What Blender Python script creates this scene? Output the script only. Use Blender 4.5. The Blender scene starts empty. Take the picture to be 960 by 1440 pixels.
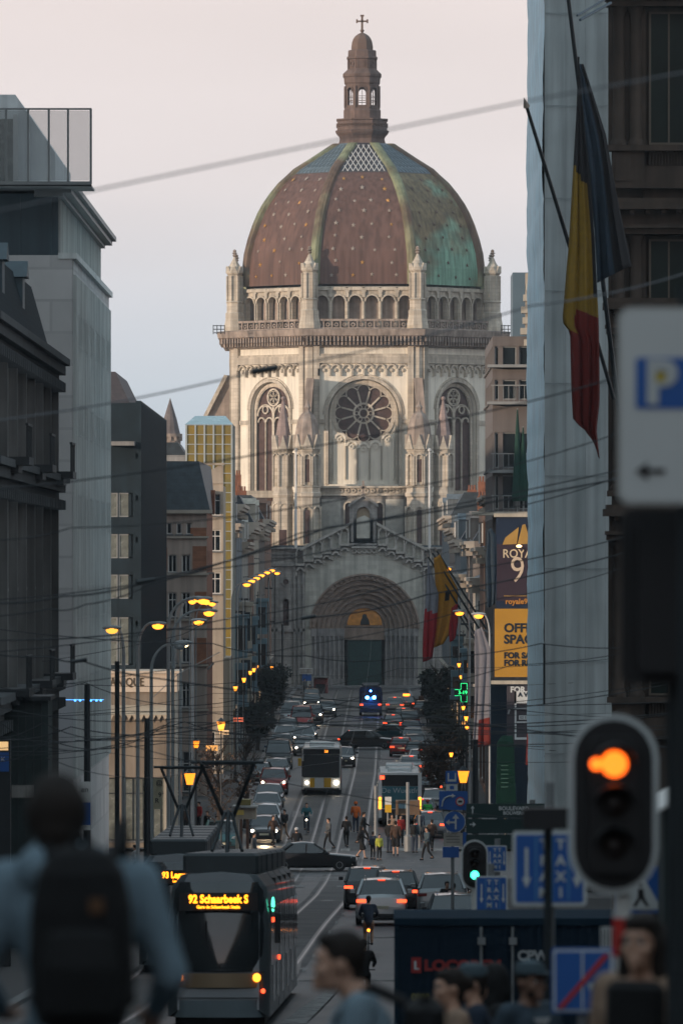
import bpy, bmesh, math, random
from math import pi, sin, cos, radians, atan2, sqrt
from mathutils import Vector, Matrix
random.seed(7)
S = bpy.context.scene
COL = S.collection
# ------------------------------------------------------------------ camera
F, VX, HY = 9760.0, 510.0, 800.0          # focal length and street vanishing point in photograph pixels (960 x 1440)
cam = bpy.data.cameras.new("camera"); camo = bpy.data.objects.new("camera", cam); COL.objects.link(camo)
cam.lens = F / 1440 * 36; cam.sensor_width = 36; cam.sensor_fit = 'AUTO'
cam.shift_x = (480 - VX) / 1440; cam.shift_y = (HY - 720) / 1440
camo.location = (0, 0, 0); camo.rotation_euler = (pi / 2, 0, 0)
cam.clip_start = 1; cam.clip_end = 20000
cam.dof.use_dof = True; cam.dof.focus_distance = 520; cam.dof.aperture_fstop = cam.lens / 1000 / 0.046; cam.dof.aperture_blades = 0
S.camera = camo
# ------------------------------------------------------------------ world, sun, exposure
SUN_AZ, SUN_EL = radians(52), radians(5.0)      # azimuth measured from straight behind the camera towards the left
wd = bpy.data.worlds.new("World"); S.world = wd; wd.use_nodes = True
nt = wd.node_tree; nt.nodes.clear()
out = nt.nodes.new('ShaderNodeOutputWorld'); bg = nt.nodes.new('ShaderNodeBackground')
sky = nt.nodes.new('ShaderNodeTexSky'); sky.sky_type = 'NISHITA'; sky.sun_disc = False
sky.sun_elevation = SUN_EL; sky.sun_rotation = pi + SUN_AZ; sky.air_density = 1.3; sky.dust_density = 2.5; sky.ozone_density = 2
tc = nt.nodes.new('ShaderNodeTexCoord'); sep = nt.nodes.new('ShaderNodeSeparateXYZ')
nt.links.new(tc.outputs['Generated'], sep.inputs[0])
rp = nt.nodes.new('ShaderNodeValToRGB'); nt.links.new(sep.outputs[2], rp.inputs[0])
el = rp.color_ramp.elements
stops = [(0.0, (0.60, 0.67, 0.74)), (0.022, (0.62, 0.69, 0.76)), (0.037, (0.73, 0.75, 0.80)), (0.056, (0.88, 0.81, 0.81)), (0.085, (0.94, 0.83, 0.81)),
         (0.20, (0.78, 0.74, 0.78)), (0.5, (0.58, 0.70, 0.78)), (1.0, (0.46, 0.61, 0.71))]
el[0].position, el[0].color = stops[0][0], (*stops[0][1], 1)
el[1].position, el[1].color = stops[1][0], (*stops[1][1], 1)
for p, c in stops[2:]:
    e = el.new(p); e.color = (*c, 1)
veil = nt.nodes.new('ShaderNodeMixRGB'); veil.blend_type = 'MIX'; veil.inputs[0].default_value = 0.88
sc_ = nt.nodes.new('ShaderNodeMixRGB'); sc_.blend_type = 'MULTIPLY'; sc_.inputs[0].default_value = 1; sc_.inputs[2].default_value = (10.7, 10.7, 10.7, 1)
# faint drifting cloud bands in the veil
no = nt.nodes.new('ShaderNodeTexNoise'); no.inputs['Scale'].default_value = 9; no.inputs['Detail'].default_value = 2
mp = nt.nodes.new('ShaderNodeMapping'); mp.inputs['Scale'].default_value = (1, 1, 5)
nt.links.new(tc.outputs['Generated'], mp.inputs[0]); nt.links.new(mp.outputs[0], no.inputs['Vector'])
mr = nt.nodes.new('ShaderNodeMapRange'); mr.inputs[1].default_value = .3; mr.inputs[2].default_value = .7; mr.inputs[3].default_value = .96; mr.inputs[4].default_value = 1.04
nt.links.new(no.outputs[0], mr.inputs[0])
mu = nt.nodes.new('ShaderNodeMixRGB'); mu.blend_type = 'MULTIPLY'; mu.inputs[0].default_value = 1
nt.links.new(rp.outputs[0], mu.inputs[1]); nt.links.new(mr.outputs[0], mu.inputs[2])
nt.links.new(mu.outputs[0], sc_.inputs[1])
nt.links.new(sky.outputs[0], veil.inputs[1]); nt.links.new(sc_.outputs[0], veil.inputs[2])
nt.links.new(veil.outputs[0], bg.inputs[0]); bg.inputs[1].default_value = 0.1; nt.links.new(bg.outputs[0], out.inputs[0])
sl = bpy.data.lights.new("sun", 'SUN'); slo = bpy.data.objects.new("sun", sl); COL.objects.link(slo)
sl.energy = 3.4; sl.angle = radians(1.5); sl.color = (1.0, 0.77, 0.58)
tosun = Vector((-sin(SUN_AZ) * cos(SUN_EL), -cos(SUN_AZ) * cos(SUN_EL), sin(SUN_EL)))
slo.rotation_euler = tosun.to_track_quat('Z', 'Y').to_euler(); slo.location = (-100, -100, 100)
vs = S.view_settings; vs.view_transform = 'Standard'; vs.look = 'None'; vs.gamma = 1; vs.use_curve_mapping = False; vs.exposure = 0.0
S.cycles.use_denoising = True; S.cycles.max_bounces = 5; S.cycles.diffuse_bounces = 2; S.cycles.glossy_bounces = 2
S.cycles.transmission_bounces = 3; S.cycles.transparent_max_bounces = 6; S.cycles.sample_clamp_indirect = 4
S.cycles.caustics_reflective = False; S.cycles.caustics_refractive = False
# ------------------------------------------------------------------ road profile (street runs along +Y; it drops, levels out, climbs a little)
PROF = [(-400, 6), (-60, 1.2), (0, -1.62), (22, -2.5), (32, -3.2), (45, -4.25), (100, -7.35), (155, -10.25), (200, -11.75), (250, -12.85), (300, -14.1), (345, -15.05),
        (380, -15.15), (415, -14.95), (450, -14.66), (560, -14.15), (640, -13.6), (720, -13.3), (800, -13.55), (1500, -14), (9000, -14)]
def gz(d):
    d = max(-399, min(8999, d))
    for i in range(len(PROF) - 1):
        if PROF[i][0] <= d <= PROF[i + 1][0]:
            x0, y0 = PROF[i]; x1, y1 = PROF[i + 1]; h = x1 - x0
            def m(k):
                if k <= 0 or k >= len(PROF) - 1: return 0 if k else -0.03
                a = (PROF[k][1] - PROF[k - 1][1]) / (PROF[k][0] - PROF[k - 1][0]); b = (PROF[k + 1][1] - PROF[k][1]) / (PROF[k + 1][0] - PROF[k][0])
                return 0 if a * b <= 0 else 2 * a * b / (a + b)
            t = (d - x0) / h
            return (2*t**3 - 3*t*t + 1) * y0 + (t**3 - 2*t*t + t) * h * m(i) + (-2*t**3 + 3*t*t) * y1 + (t**3 - t*t) * h * m(i + 1)
def slope(d): return atan2(gz(d + 2) - gz(d - 2), 4)
def X(px, d): return (px - VX) * d / F
def Z(py, d): return (HY - py) * d / F
def W(px, py, d): return Vector((X(px, d), d, Z(py, d)))
# ------------------------------------------------------------------ mesh builder
class MB:
    def __init__(s, T=None): s.v = []; s.f = []; s.m = []; s.T = T; s.mi = 0
    def add(s, pts, faces):
        b = len(s.v); T = s.T
        s.v += [tuple(T(p)) if T else tuple(p) for p in pts]
        s.f += [tuple(b + i for i in f) for f in faces]; s.m += [s.mi] * len(faces); return s
    def box(s, x0, x1, y0, y1, z0, z1):
        return s.add([(x0,y0,z0),(x1,y0,z0),(x1,y1,z0),(x0,y1,z0),(x0,y0,z1),(x1,y0,z1),(x1,y1,z1),(x0,y1,z1)],
                     [(0,3,2,1),(4,5,6,7),(0,1,5,4),(1,2,6,5),(2,3,7,6),(3,0,4,7)])
    def bbox(s, x0, x1, y0, y1, z0, z1, b=.02):      # box with chamfered vertical and top edges
        pts = []
        for (z, k) in ((z0, 0), (z1 - b, 0), (z1, b)):
            a0, a1, c0, c1 = x0 + k, x1 - k, y0 + k, y1 - k
            pts += [(a0+b,c0,z),(a1-b,c0,z),(a1,c0+b,z),(a1,c1-b,z),(a1-b,c1,z),(a0+b,c1,z),(a0,c1-b,z),(a0,c0+b,z)]
        fs = [tuple(range(7,-1,-1)), tuple(range(16,24))]
        for r in (0, 8):
            for i in range(8): fs.append((r+i, r+(i+1)%8, r+8+(i+1)%8, r+8+i))
        return s.add(pts, fs)
    def tube(s, p0, p1, r0, r1=None, n=8, cap=True):
        if r1 is None: r1 = r0
        p0 = Vector(p0); p1 = Vector(p1); d = (p1 - p0)
        if d.length < 1e-6: return s
        q = d.normalized(); a = q.orthogonal().normalized(); b = q.cross(a)
        pts = [p0 + (a*cos(2*pi*i/n) + b*sin(2*pi*i/n)) * r0 for i in range(n)] + [p1 + (a*cos(2*pi*i/n) + b*sin(2*pi*i/n)) * r1 for i in range(n)]
        fs = [(i, (i+1)%n, n+(i+1)%n, n+i) for i in range(n)]
        if cap: fs += [tuple(range(n-1,-1,-1)), tuple(range(n, 2*n))]
        return s.add(pts, fs)
    def path(s, pts, r, n=6):
        for i in range(len(pts)-1): s.tube(pts[i], pts[i+1], r if not isinstance(r, (list,tuple)) else r[i], r if not isinstance(r,(list,tuple)) else r[i+1], n)
        return s
    def sphere(s, c, r, n=12, m=8):
        if not isinstance(r, (tuple, list)): r = (r, r, r)
        pts = [(c[0], c[1], c[2]-r[2])]
        for j in range(1, m):
            t = pi*j/m
            pts += [(c[0]+r[0]*sin(t)*cos(2*pi*i/n), c[1]+r[1]*sin(t)*sin(2*pi*i/n), c[2]-r[2]*cos(t)) for i in range(n)]
        pts.append((c[0], c[1], c[2]+r[2])); e = len(pts)-1
        fs = [(0, 1+(i+1)%n, 1+i) for i in range(n)]
        for j in range(m-2):
            for i in range(n): fs.append((1+j*n+i, 1+j*n+(i+1)%n, 1+(j+1)*n+(i+1)%n, 1+(j+1)*n+i))
        fs += [(1+(m-2)*n+i, 1+(m-2)*n+(i+1)%n, e) for i in range(n)]
        return s.add(pts, fs)
    def cap(s, p0, p1, r0, r1=None, n=10):        # capsule
        if r1 is None: r1 = r0
        s.tube(p0, p1, r0, r1, n); s.sphere(p0, r0, n, 6); s.sphere(p1, r1, n, 6); return s
    def lathe(s, prof, c=(0,0), n=8, rot=0.0, sx=1, sy=1, cap=True):    # prof: (r, z) bottom to top
        pts = []; 
        for r, z in prof: pts += [(c[0]+sx*r*cos(rot+2*pi*i/n), c[1]+sy*r*sin(rot+2*pi*i/n), z) for i in range(n)]
        fs = []
        for j in range(len(prof)-1):
            for i in range(n): fs.append((j*n+i, j*n+(i+1)%n, (j+1)*n+(i+1)%n, (j+1)*n+i))
        if cap: fs += [tuple(range(n-1,-1,-1)), tuple(range((len(prof)-1)*n, len(prof)*n))]
        return s.add(pts, fs)
    def prism(s, poly, o0, o1):                    # polygon in (x, z), extruded along y from o0 to o1
        n = len(poly)
        return s.add([(x, o0, z) for x, z in poly] + [(x, o1, z) for x, z in poly],
                     [tuple(range(n-1,-1,-1)), tuple(range(n, 2*n))] + [(i, (i+1)%n, n+(i+1)%n, n+i) for i in range(n)])
    def loft(s, rings, closed=True, cap=True):
        n = len(rings[0]); pts = [p for r in rings for p in r]; fs = []
        for j in range(len(rings)-1):
            for i in range(n if closed else n-1): fs.append((j*n+i, j*n+(i+1)%n, (j+1)*n+(i+1)%n, (j+1)*n+i))
        if cap: fs += [tuple(range(n-1,-1,-1)), tuple(range((len(rings)-1)*n, len(rings)*n))]
        return s.add(pts, fs)
    def ring(s, ca, zs, r0, r1, o0, o1, a0=0, a1=pi, n=16):   # solid arched ring in the (x, z) plane
        for i in range(n):
            t, u = a0+(a1-a0)*i/n, a0+(a1-a0)*(i+1)/n
            s.prism([(ca+r0*cos(t), zs+r0*sin(t)), (ca+r1*cos(t), zs+r1*sin(t)), (ca+r1*cos(u), zs+r1*sin(u)), (ca+r0*cos(u), zs+r0*sin(u))], o0, o1)
        return s
    def hole(s, a0, a1, z0, top, ca, w, zb, zs, dep, n=12, arch=True):
        """wall cell a0..a1, z0..top(a) with an opening of half width w from zb to the springing zs, arched above; reveals to -dep"""
        T = top if callable(top) else (lambda a: top)
        q = lambda p: s.add(p, [(0,1,2,3)])
        if ca-w > a0+1e-5: q([(a0,0,z0),(ca-w,0,z0),(ca-w,0,T(ca-w)),(a0,0,T(a0))])
        if a1 > ca+w+1e-5: q([(ca+w,0,z0),(a1,0,z0),(a1,0,T(a1)),(ca+w,0,T(ca+w))])
        if zb > z0+1e-5: q([(ca-w,0,z0),(ca+w,0,z0),(ca+w,0,zb),(ca-w,0,zb)])
        arc = [(ca+w*cos(pi*i/n), zs+(w*sin(pi*i/n) if arch else 0)) for i in range(n+1)] if arch else [(ca+w, zs), (ca-w, zs)]
        for (xa, za), (xb, zc) in zip(arc, arc[1:]):
            q([(xa,0,za),(xb,0,zc),(xb,0,T(xb)),(xa,0,T(xa))]); q([(xa,0,za),(xb,0,zc),(xb,-dep,zc),(xa,-dep,za)])
        q([(ca-w,0,zb),(ca-w,0,zs),(ca-w,-dep,zs),(ca-w,-dep,zb)]); q([(ca+w,0,zb),(ca+w,0,zs),(ca+w,-dep,zs),(ca+w,-dep,zb)])
        q([(ca-w,0,zb),(ca+w,0,zb),(ca+w,-dep,zb),(ca-w,-dep,zb)]); return s
    def archfill(s, ca, w, zb, zs, o, th=.04, n=12):
        s.prism([(ca-w,zb),(ca+w,zb)] + [(ca+w*cos(pi*i/n), zs+w*sin(pi*i/n)) for i in range(n+1)], o-th, o); return s
    def build(s, name, mats, parent=None, smooth=False, loc=None, ang=35, fix=True):
        off = Vector(OFF.get(parent.name, (0,0,0))) if parent is not None and loc is None else Vector((0,0,0))
        me = bpy.data.meshes.new(name)
        me.from_pydata([tuple(Vector(p) - off) for p in s.v], [], s.f)
        if not isinstance(mats, (list, tuple)): mats = [mats]
        for m in mats: me.materials.append(m)
        if len(mats) > 1: me.polygons.foreach_set('material_index', s.m)
        if fix:
            bm = bmesh.new(); bm.from_mesh(me); bmesh.ops.recalc_face_normals(bm, faces=bm.faces[:]); bm.to_mesh(me); bm.free()
        if smooth:
            me.polygons.foreach_set('use_smooth', [True]*len(me.polygons))
            try: me.set_sharp_from_angle(angle=radians(ang))
            except Exception: pass
        o = bpy.data.objects.new(name, me); COL.objects.link(o)
        if parent is not None:
            o.parent = parent
            if parent.name in OFF: OFF[o.name] = OFF[parent.name]
        if loc is not None: o.location = loc
        return o
OFF = {}
def tag(o, label=None, cat=None, group=None, kind=None):
    if label: o['label'] = label
    if cat: o['category'] = cat
    if group: o['group'] = group
    if kind: o['kind'] = kind
    return o
def thing(name, label, cat, loc=(0,0,0), rz=0, group=None, world=True):
    """Empty at the base of a thing. world=True: its meshes are given in world coordinates."""
    o = bpy.data.objects.new(name, None); COL.objects.link(o); o.location = loc; o.rotation_euler = (0,0,rz); o.empty_display_size = .3
    if world: OFF[o.name] = tuple(loc)
    return tag(o, label, cat, group)
def dup(root, loc, rz=0, label=None, group=None, rx=0):
    def rec(o, par):
        c = o.copy(); COL.objects.link(c); c.parent = par
        for k in KIDS.get(o.name, None) or [x for x in o.children]: rec(k, c)
        return c
    r = rec(root, None); r.location = loc; r.rotation_euler = (rx, 0, rz)
    if label: r['label'] = label
    if group: r['group'] = group
    return r
KIDS = {}
def FR(p0, u):               # frame: (a along u, outward, z up); outward is to the right of u
    o = Vector((p0[0], p0[1], 0)); u = Vector((u[0], u[1], 0)).normalized(); n = Vector((u.y, -u.x, 0)); z = Vector((0,0,1))
    f = lambda p: o + u*p[0] + n*p[1] + z*p[2]
    f.o, f.u, f.n, f.rot = o, u, n, atan2(u.y, u.x)
    return f
def text(s, size, mat, parent, loc, rot=(pi/2,0,0), ext=.004, align='CENTER', bold=0.0, sx=1.0, name='lettering'):
    c = bpy.data.curves.new(name, 'FONT'); c.body = s; c.size = size; c.extrude = ext; c.align_x = align; c.align_y = 'CENTER'; c.offset = bold
    c.resolution_u = 3; c.materials.append(mat)
    tmp = bpy.data.objects.new(name, c); me = bpy.data.meshes.new_from_object(tmp); bpy.data.objects.remove(tmp)
    if not me.materials: me.materials.append(mat)
    o = bpy.data.objects.new(name, me); COL.objects.link(o); o.parent = parent
    off = Vector(OFF.get(parent.name, (0,0,0))); o.location = Vector(loc) - off; o.rotation_euler = rot; o.scale = (sx, 1, 1); return o
# ------------------------------------------------------------------ materials
def mat(name, col, rough=.7, var=.25, sc=.8, bump=.15, metal=0., brick=None, streak=0., second=None, coat=0., detail=6, spec=.4, alpha=1, zgrad=None):
    m = bpy.data.materials.new(name); m.use_nodes = True; t = m.node_tree; N = t.nodes; Lk = t.links; p = N['Principled BSDF']
    p.inputs['Roughness'].default_value = rough; p.inputs['Metallic'].default_value = metal
    p.inputs['Specular IOR Level'].default_value = spec; p.inputs['Coat Weight'].default_value = coat
    g = N.new('ShaderNodeTexCoord')
    co = g.outputs['Object']
    n1 = N.new('ShaderNodeTexNoise'); n1.inputs['Scale'].default_value = sc; n1.inputs['Detail'].default_value = detail; Lk.new(co, n1.inputs['Vector'])
    rm = N.new('ShaderNodeMapRange'); rm.inputs[1].default_value = .3; rm.inputs[2].default_value = .7; rm.inputs[3].default_value = 1-var; rm.inputs[4].default_value = 1+var
    Lk.new(n1.outputs[0], rm.inputs[0])
    base = N.new('ShaderNodeRGB'); base.outputs[0].default_value = (*col, 1); cur = base.outputs[0]
    hgt = n1.outputs[0]
    if second:       # (colour, scale, threshold low, high) big patches of another colour
        n2 = N.new('ShaderNodeTexNoise'); n2.inputs['Scale'].default_value = second[1]; n2.inputs['Detail'].default_value = 4
        Lk.new(co, n2.inputs['Vector']); r2 = N.new('ShaderNodeMapRange'); r2.inputs[1].default_value = second[2]; r2.inputs[2].default_value = second[3]
        src2 = n2.outputs[0]
        if zgrad:
            s2 = N.new('ShaderNodeSeparateXYZ'); Lk.new(co, s2.inputs[0]); zr_ = N.new('ShaderNodeMapRange'); zr_.inputs[1].default_value = zgrad[0]; zr_.inputs[2].default_value = zgrad[1]; zr_.inputs[3].default_value = -.16; zr_.inputs[4].default_value = .16
            Lk.new(s2.outputs[2], zr_.inputs[0]); ad2 = N.new('ShaderNodeMath'); Lk.new(zr_.outputs[0], ad2.inputs[0]); Lk.new(src2, ad2.inputs[1]); src2 = ad2.outputs[0]
        Lk.new(src2, r2.inputs[0]); mx = N.new('ShaderNodeMixRGB'); Lk.new(r2.outputs[0], mx.inputs[0]); Lk.new(cur, mx.inputs[1]); mx.inputs[2].default_value = (*second[0], 1); cur = mx.outputs[0]
    if brick:        # (width, height, mortar colour, plane 'x' or 'y')
        bt = N.new('ShaderNodeTexBrick'); bt.inputs['Scale'].default_value = 1; bt.inputs['Brick Width'].default_value = brick[0]; bt.inputs['Row Height'].default_value = brick[1]
        bt.inputs['Mortar Size'].default_value = brick[1]*.045; bt.inputs['Color1'].default_value = (1,1,1,1); bt.inputs['Color2'].default_value = (.80,.80,.80,1); bt.inputs['Mortar'].default_value = (*brick[2],1)
        sp = N.new('ShaderNodeSeparateXYZ'); Lk.new(co, sp.inputs[0]); cb = N.new('ShaderNodeCombineXYZ')
        ad = N.new('ShaderNodeMath'); Lk.new(sp.outputs[0], ad.inputs[0]); Lk.new(sp.outputs[1], ad.inputs[1]); Lk.new(ad.outputs[0], cb.inputs[0]); Lk.new(sp.outputs[2], cb.inputs[1])
        Lk.new(cb.outputs[0], bt.inputs['Vector']); mx = N.new('ShaderNodeMixRGB'); mx.blend_type = 'MULTIPLY'; mx.inputs[0].default_value = 1; Lk.new(cur, mx.inputs[1]); Lk.new(bt.outputs[0], mx.inputs[2]); cur = mx.outputs[0]
    mm = N.new('ShaderNodeMixRGB'); mm.blend_type = 'MULTIPLY'; mm.inputs[0].default_value = 1; Lk.new(cur, mm.inputs[1]); Lk.new(rm.outputs[0], mm.inputs[2]); cur = mm.outputs[0]
    if streak:
        mpn = N.new('ShaderNodeMapping'); mpn.inputs['Scale'].default_value = (1.6, 1.6, .07); Lk.new(co, mpn.inputs[0])
        n3 = N.new('ShaderNodeTexNoise'); n3.inputs['Scale'].default_value = 1.5; n3.inputs['Detail'].default_value = 5; Lk.new(mpn.outputs[0], n3.inputs['Vector'])
        r3 = N.new('ShaderNodeMapRange'); r3.inputs[1].default_value = .35; r3.inputs[2].default_value = .62; r3.inputs[3].default_value = 1-streak; r3.inputs[4].default_value = 1.05
        Lk.new(n3.outputs[0], r3.inputs[0]); ms = N.new('ShaderNodeMixRGB'); ms.blend_type = 'MULTIPLY'; ms.inputs[0].default_value = 1; Lk.new(cur, ms.inputs[1]); Lk.new(r3.outputs[0], ms.inputs[2]); cur = ms.outputs[0]
    Lk.new(cur, p.inputs['Base Color'])
    if bump:
        b = N.new('ShaderNodeBump'); b.inputs['Strength'].default_value = bump; b.inputs['Distance'].default_value = .05; Lk.new(hgt, b.inputs['Height']); Lk.new(b.outputs[0], p.inputs['Normal'])
    rr = N.new('ShaderNodeMapRange'); rr.inputs[3].default_value = max(.02, rough-.08); rr.inputs[4].default_value = min(1, rough+.1); Lk.new(n1.outputs[0], rr.inputs[0]); Lk.new(rr.outputs[0], p.inputs['Roughness'])
    if alpha < 1: p.inputs['Alpha'].default_value = alpha
    return m
def emit(name, col, st, base=(.05,.05,.05)):
    m = bpy.data.materials.new(name); m.use_nodes = True; p = m.node_tree.nodes['Principled BSDF']
    p.inputs['Base Color'].default_value = (*base, 1); p.inputs['Emission Color'].default_value = (*col, 1); p.inputs['Emission Strength'].default_value = st
    return m
EM = {}
def mt(key, *a, **k):
    if key not in EM: EM[key] = mat(key, *a, **k)
    return EM[key]
stone = mat('church limestone', (.60,.54,.45), .85, .16, .5, .2, streak=.28, brick=(1.1,.42,(.72,.70,.66)))
stone_w = mat('pale plaster stone', (.80,.755,.65), .85, .08, .4, .1, streak=.15)
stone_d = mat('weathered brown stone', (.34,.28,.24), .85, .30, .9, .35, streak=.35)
stone_g = mat('grey portal stone', (.34,.33,.31), .85, .22, .9, .3, streak=.35, brick=(.9,.38,(.7,.7,.7)))
portal_st = mat('brown portal stone', (.27,.21,.17), .85, .22, 1.2, .3, streak=.2)
lant = mat('lantern brown stone', (.15,.105,.09), .8, .25, .8, .3, streak=.3)
copper_b = mat('brown oxidised copper', (.14,.078,.062), .55, .16, .18, .08, streak=.35)
copper_g = mat('green copper patina', (.22,.42,.31), .6, .2, .5, .1, streak=.45, second=((.20,.155,.085), .22, .36, .58), zgrad=(46.5,58))
rib_g = mat('pale green copper rib', (.23,.25,.15), .6, .3, .5, .1, streak=.3, second=((.14,.09,.06), .12, .38, .52))
rib_b = mat('dark brown copper rib', (.13,.085,.065), .6, .2, .5, .1)
gold = mat('gilded star', (.50,.26,.07), .35, .1, 3, 0, metal=.3)
silver = mat('pale worn star', (.34,.29,.25), .5, .1, 3, 0)
slate = mat('dark slate', (.032,.045,.055), .55, .35, 2, .1, brick=(.35,.22,(.6,.6,.6)))
zinc = mat('standing seam zinc', (.05,.085,.105), .45, .15, .6, .05, streak=.2)
asphalt = mat('asphalt', (.029,.032,.036), .55, .35, .35, .25, second=((.042,.043,.045), .08, .45, .6), spec=.5)
paving = mat('pavement slabs', (.062,.060,.060), .8, .2, 2, .1)
granite = mat('granite kerb', (.17,.17,.17), .75, .2, 4, .1)
paint_w = mat('worn road paint', (.27,.27,.26), .7, .45, 2.5, 0, second=((.06,.06,.062), 3, .45, .6))
rail_m = mat('tram rail steel', (.16,.16,.165), .36, .15, 2, 0, metal=.9)
glass_d = mat('dark window glass', (.012,.018,.022), .08, .2, .3, 0, spec=.9)
glass_c = mat('curtained window glass', (.16,.17,.15), .25, .35, 2.5, 0, spec=.8)
steel_d = mat('dark painted steel', (.02,.026,.03), .45, .15, 3, 0)
steel_g = mat('grey galvanised steel', (.20,.21,.215), .5, .15, 3, 0)
white_p = mat('white paint', (.62,.62,.60), .5, .08, 1.5, 0)
black_p = mat('black plastic', (.012,.012,.014), .5, .2, 2, 0)
sign_blue = mat('blue sign sheeting', (.015,.10,.36), .4, .06, 2, 0)
sign_white = mat('white sign sheeting', (.55,.58,.58), .45, .06, 2, 0)
red_p = mat('red sign sheeting', (.50,.03,.025), .45, .06, 2, 0)
rubber = mat('tyre rubber', (.015,.015,.016), .8, .2, 4, 0)
L_am = emit('amber sodium lamp', (1.0,.30,.025), 3.6)
L_am2 = emit('warm orange lantern', (1.0,.26,.015), 2.4)
L_warm = emit('warm white lamp', (1.0,.72,.38), 7.0)
L_red = emit('red tail lamp', (1.0,.07,.02), 4.0)
L_org = emit('orange turn lamp', (1.0,.28,.02), 5.0)
L_head = emit('headlamp', (1.0,.86,.66), 14.0)
L_blue = emit('blue beacon', (.06,.25,1.0), 30.0)
L_green = emit('green lamp', (.05,1.0,.45), 5.0)
wire_m = mat('overhead cable', (.03,.035,.04), .5, .1, 1, 0)
# ------------------------------------------------------------------ ground, roads, pavements, rails
YS = [-400,-200,-60,-20] + list(range(0, 60, 4)) + list(range(60, 480, 6)) + list(range(480, 860, 12)) + [860,900,1000,1300,2000,4000,8900]
def strip(name, fx0, fx1, dz, m, ys=YS, kind='structure', n=1, parent=None):
    b = MB()
    for k, (ya, yb) in enumerate(zip(ys, ys[1:])):
        b.add([(fx0(ya),ya,gz(ya)+dz),(fx1(ya),ya,gz(ya)+dz),(fx1(yb),yb,gz(yb)+dz),(fx0(yb),yb,gz(yb)+dz)], [(0,1,2,3)])
    o = b.build(name, m, parent, fix=False); 
    if kind: o['kind'] = kind
    return o
C = lambda v: (lambda y: v)
strip('ground', C(-3000), C(3000), -.02, paving)
KL = lambda y: -8.6 if y < 380 else -7.4
KR = lambda y: 5.4 if y < 300 else 4.9
strip('road', KL, KR, 0.0, asphalt)
ysx = [330 + i*4.2 for i in range(11)]
strip('cross_street', C(-90), C(90), .005, asphalt, ysx)
def pavement(side, y0, y1):
    b = MB(); n = max(2, int((y1-y0)/8)); ys = [y0+(y1-y0)*i/n for i in range(n+1)]
    for ya, yb in zip(ys, ys[1:]):
        ka, kb = (KL(ya), KL(yb-.01)) if side < 0 else (KR(ya), KR(yb-.01)); w = side*14
        r = []
        for (y, k) in ((ya,ka),(yb,kb)):
            g = gz(y); r.append([(k, y, g-.05), (k, y, g+.13), (k+side*.3, y, g+.13), (k+w, y, g+.13)])
        for i in range(3):
            b.mi = 1 if i < 2 else 0
            b.add([r[0][i], r[0][i+1], r[1][i+1], r[1][i]], [(0,1,2,3)])
        b.mi = 0
    o = b.build('pavement', [paving, granite], fix=False); o['kind'] = 'structure'
for s_, a_, b_ in ((-1,60,330),(-1,372,770),(1,60,330),(1,372,770)): pavement(s_, a_, b_)
TRK = [(0,-4.4),(100,-3.7),(155,-3.3),(200,-2.9),(250,-2.1),(300,-1.25),(365,-.7),(437,-.25),(490,.15),(640,.7),(780,1.0)]
def trk(y):
    for (a, x0), (b, x1) in zip(TRK, TRK[1:]):
        if y <= b: return x0 + (x1-x0)*(max(y,a)-a)/(b-a)
    return TRK[-1][1]
for off in (0, -2.95):
    b = MB(); g = MB()
    for sd in (-.72, .72):
        ys = list(range(60, 780, 6))
        for ya, yb in zip(ys, ys[1:]):
            for (bb, w0, w1, dz) in ((b, -.035, .035, .012), (g, .045, .085, .009), (g,-.12,-.04,.008)):
                xa, xb = trk(ya)+off+sd, trk(yb)+off+sd
                bb.add([(xa+w0,ya,gz(ya)+dz),(xa+w1,ya,gz(ya)+dz),(xb+w1,yb,gz(yb)+dz),(xb+w0,yb,gz(yb)+dz)], [(0,1,2,3)])
    o = b.build('tram_rails', rail_m, fix=False); o['kind'] = 'structure'
    o = g.build('rail_groove', steel_d, fix=False); o['kind'] = 'structure'
# worn markings: zebra bars, stop lines, lane lines, hatching in the crossing
b = MB()
def mark(pts, dz=.016): b.add([(x, y, gz(y)+dz) for x, y in pts], [(0,1,2,3)])
for y0 in (316, 372, 30):
    x = KL(y0)+.4
    while x < 4.6:
        if not any(abs(x+.25-(trk(y0)+o+sd)) < .22 for o in (0,-2.95) for sd in (-.72,.72)): mark([(x,y0),(x+.5,y0),(x+.5,y0+4),(x,y0+4)])
        x += 1.0
for y0 in (308, 262, 236, 196): mark([(trk(y0)+.95,y0),(4.6,y0),(4.6,y0+.5),(trk(y0)+.95,y0+.5)])
for y0 in range(180, 760, 12):
    if 310 < y0 < 380: continue
    x = trk(y0)+1.05; mark([(x,y0),(x+.1,y0),(x+.1,y0+4),(x,y0+4)])
for k in range(7):      # cross hatching of the junction
    y0 = 328+k*6; mark([(-6,y0),(-5.7,y0),(4.2,y0+5.6),(3.9,y0+5.6)])
    mark([(4.2,y0),(3.9,y0),(-6,y0+5.6),(-5.7,y0+5.6)])
for y0 in (170,): mark([(-1.9,y0-12),(-1.3,y0-12),(-.6,y0+20),(-.9,y0+20)])
o = b.build('road_markings', paint_w, fix=False); o['kind'] = 'structure'
# ------------------------------------------------------------------ the church
CH = thing('domed_church', 'pale stone domed church with octagonal drum and rose window closing the street', 'church', (0, 800, gz(800)))
def part(name, mb, m, parent=None, **k): return mb.build(name, m, parent or CH, **k)
CX = 511.0
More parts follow.
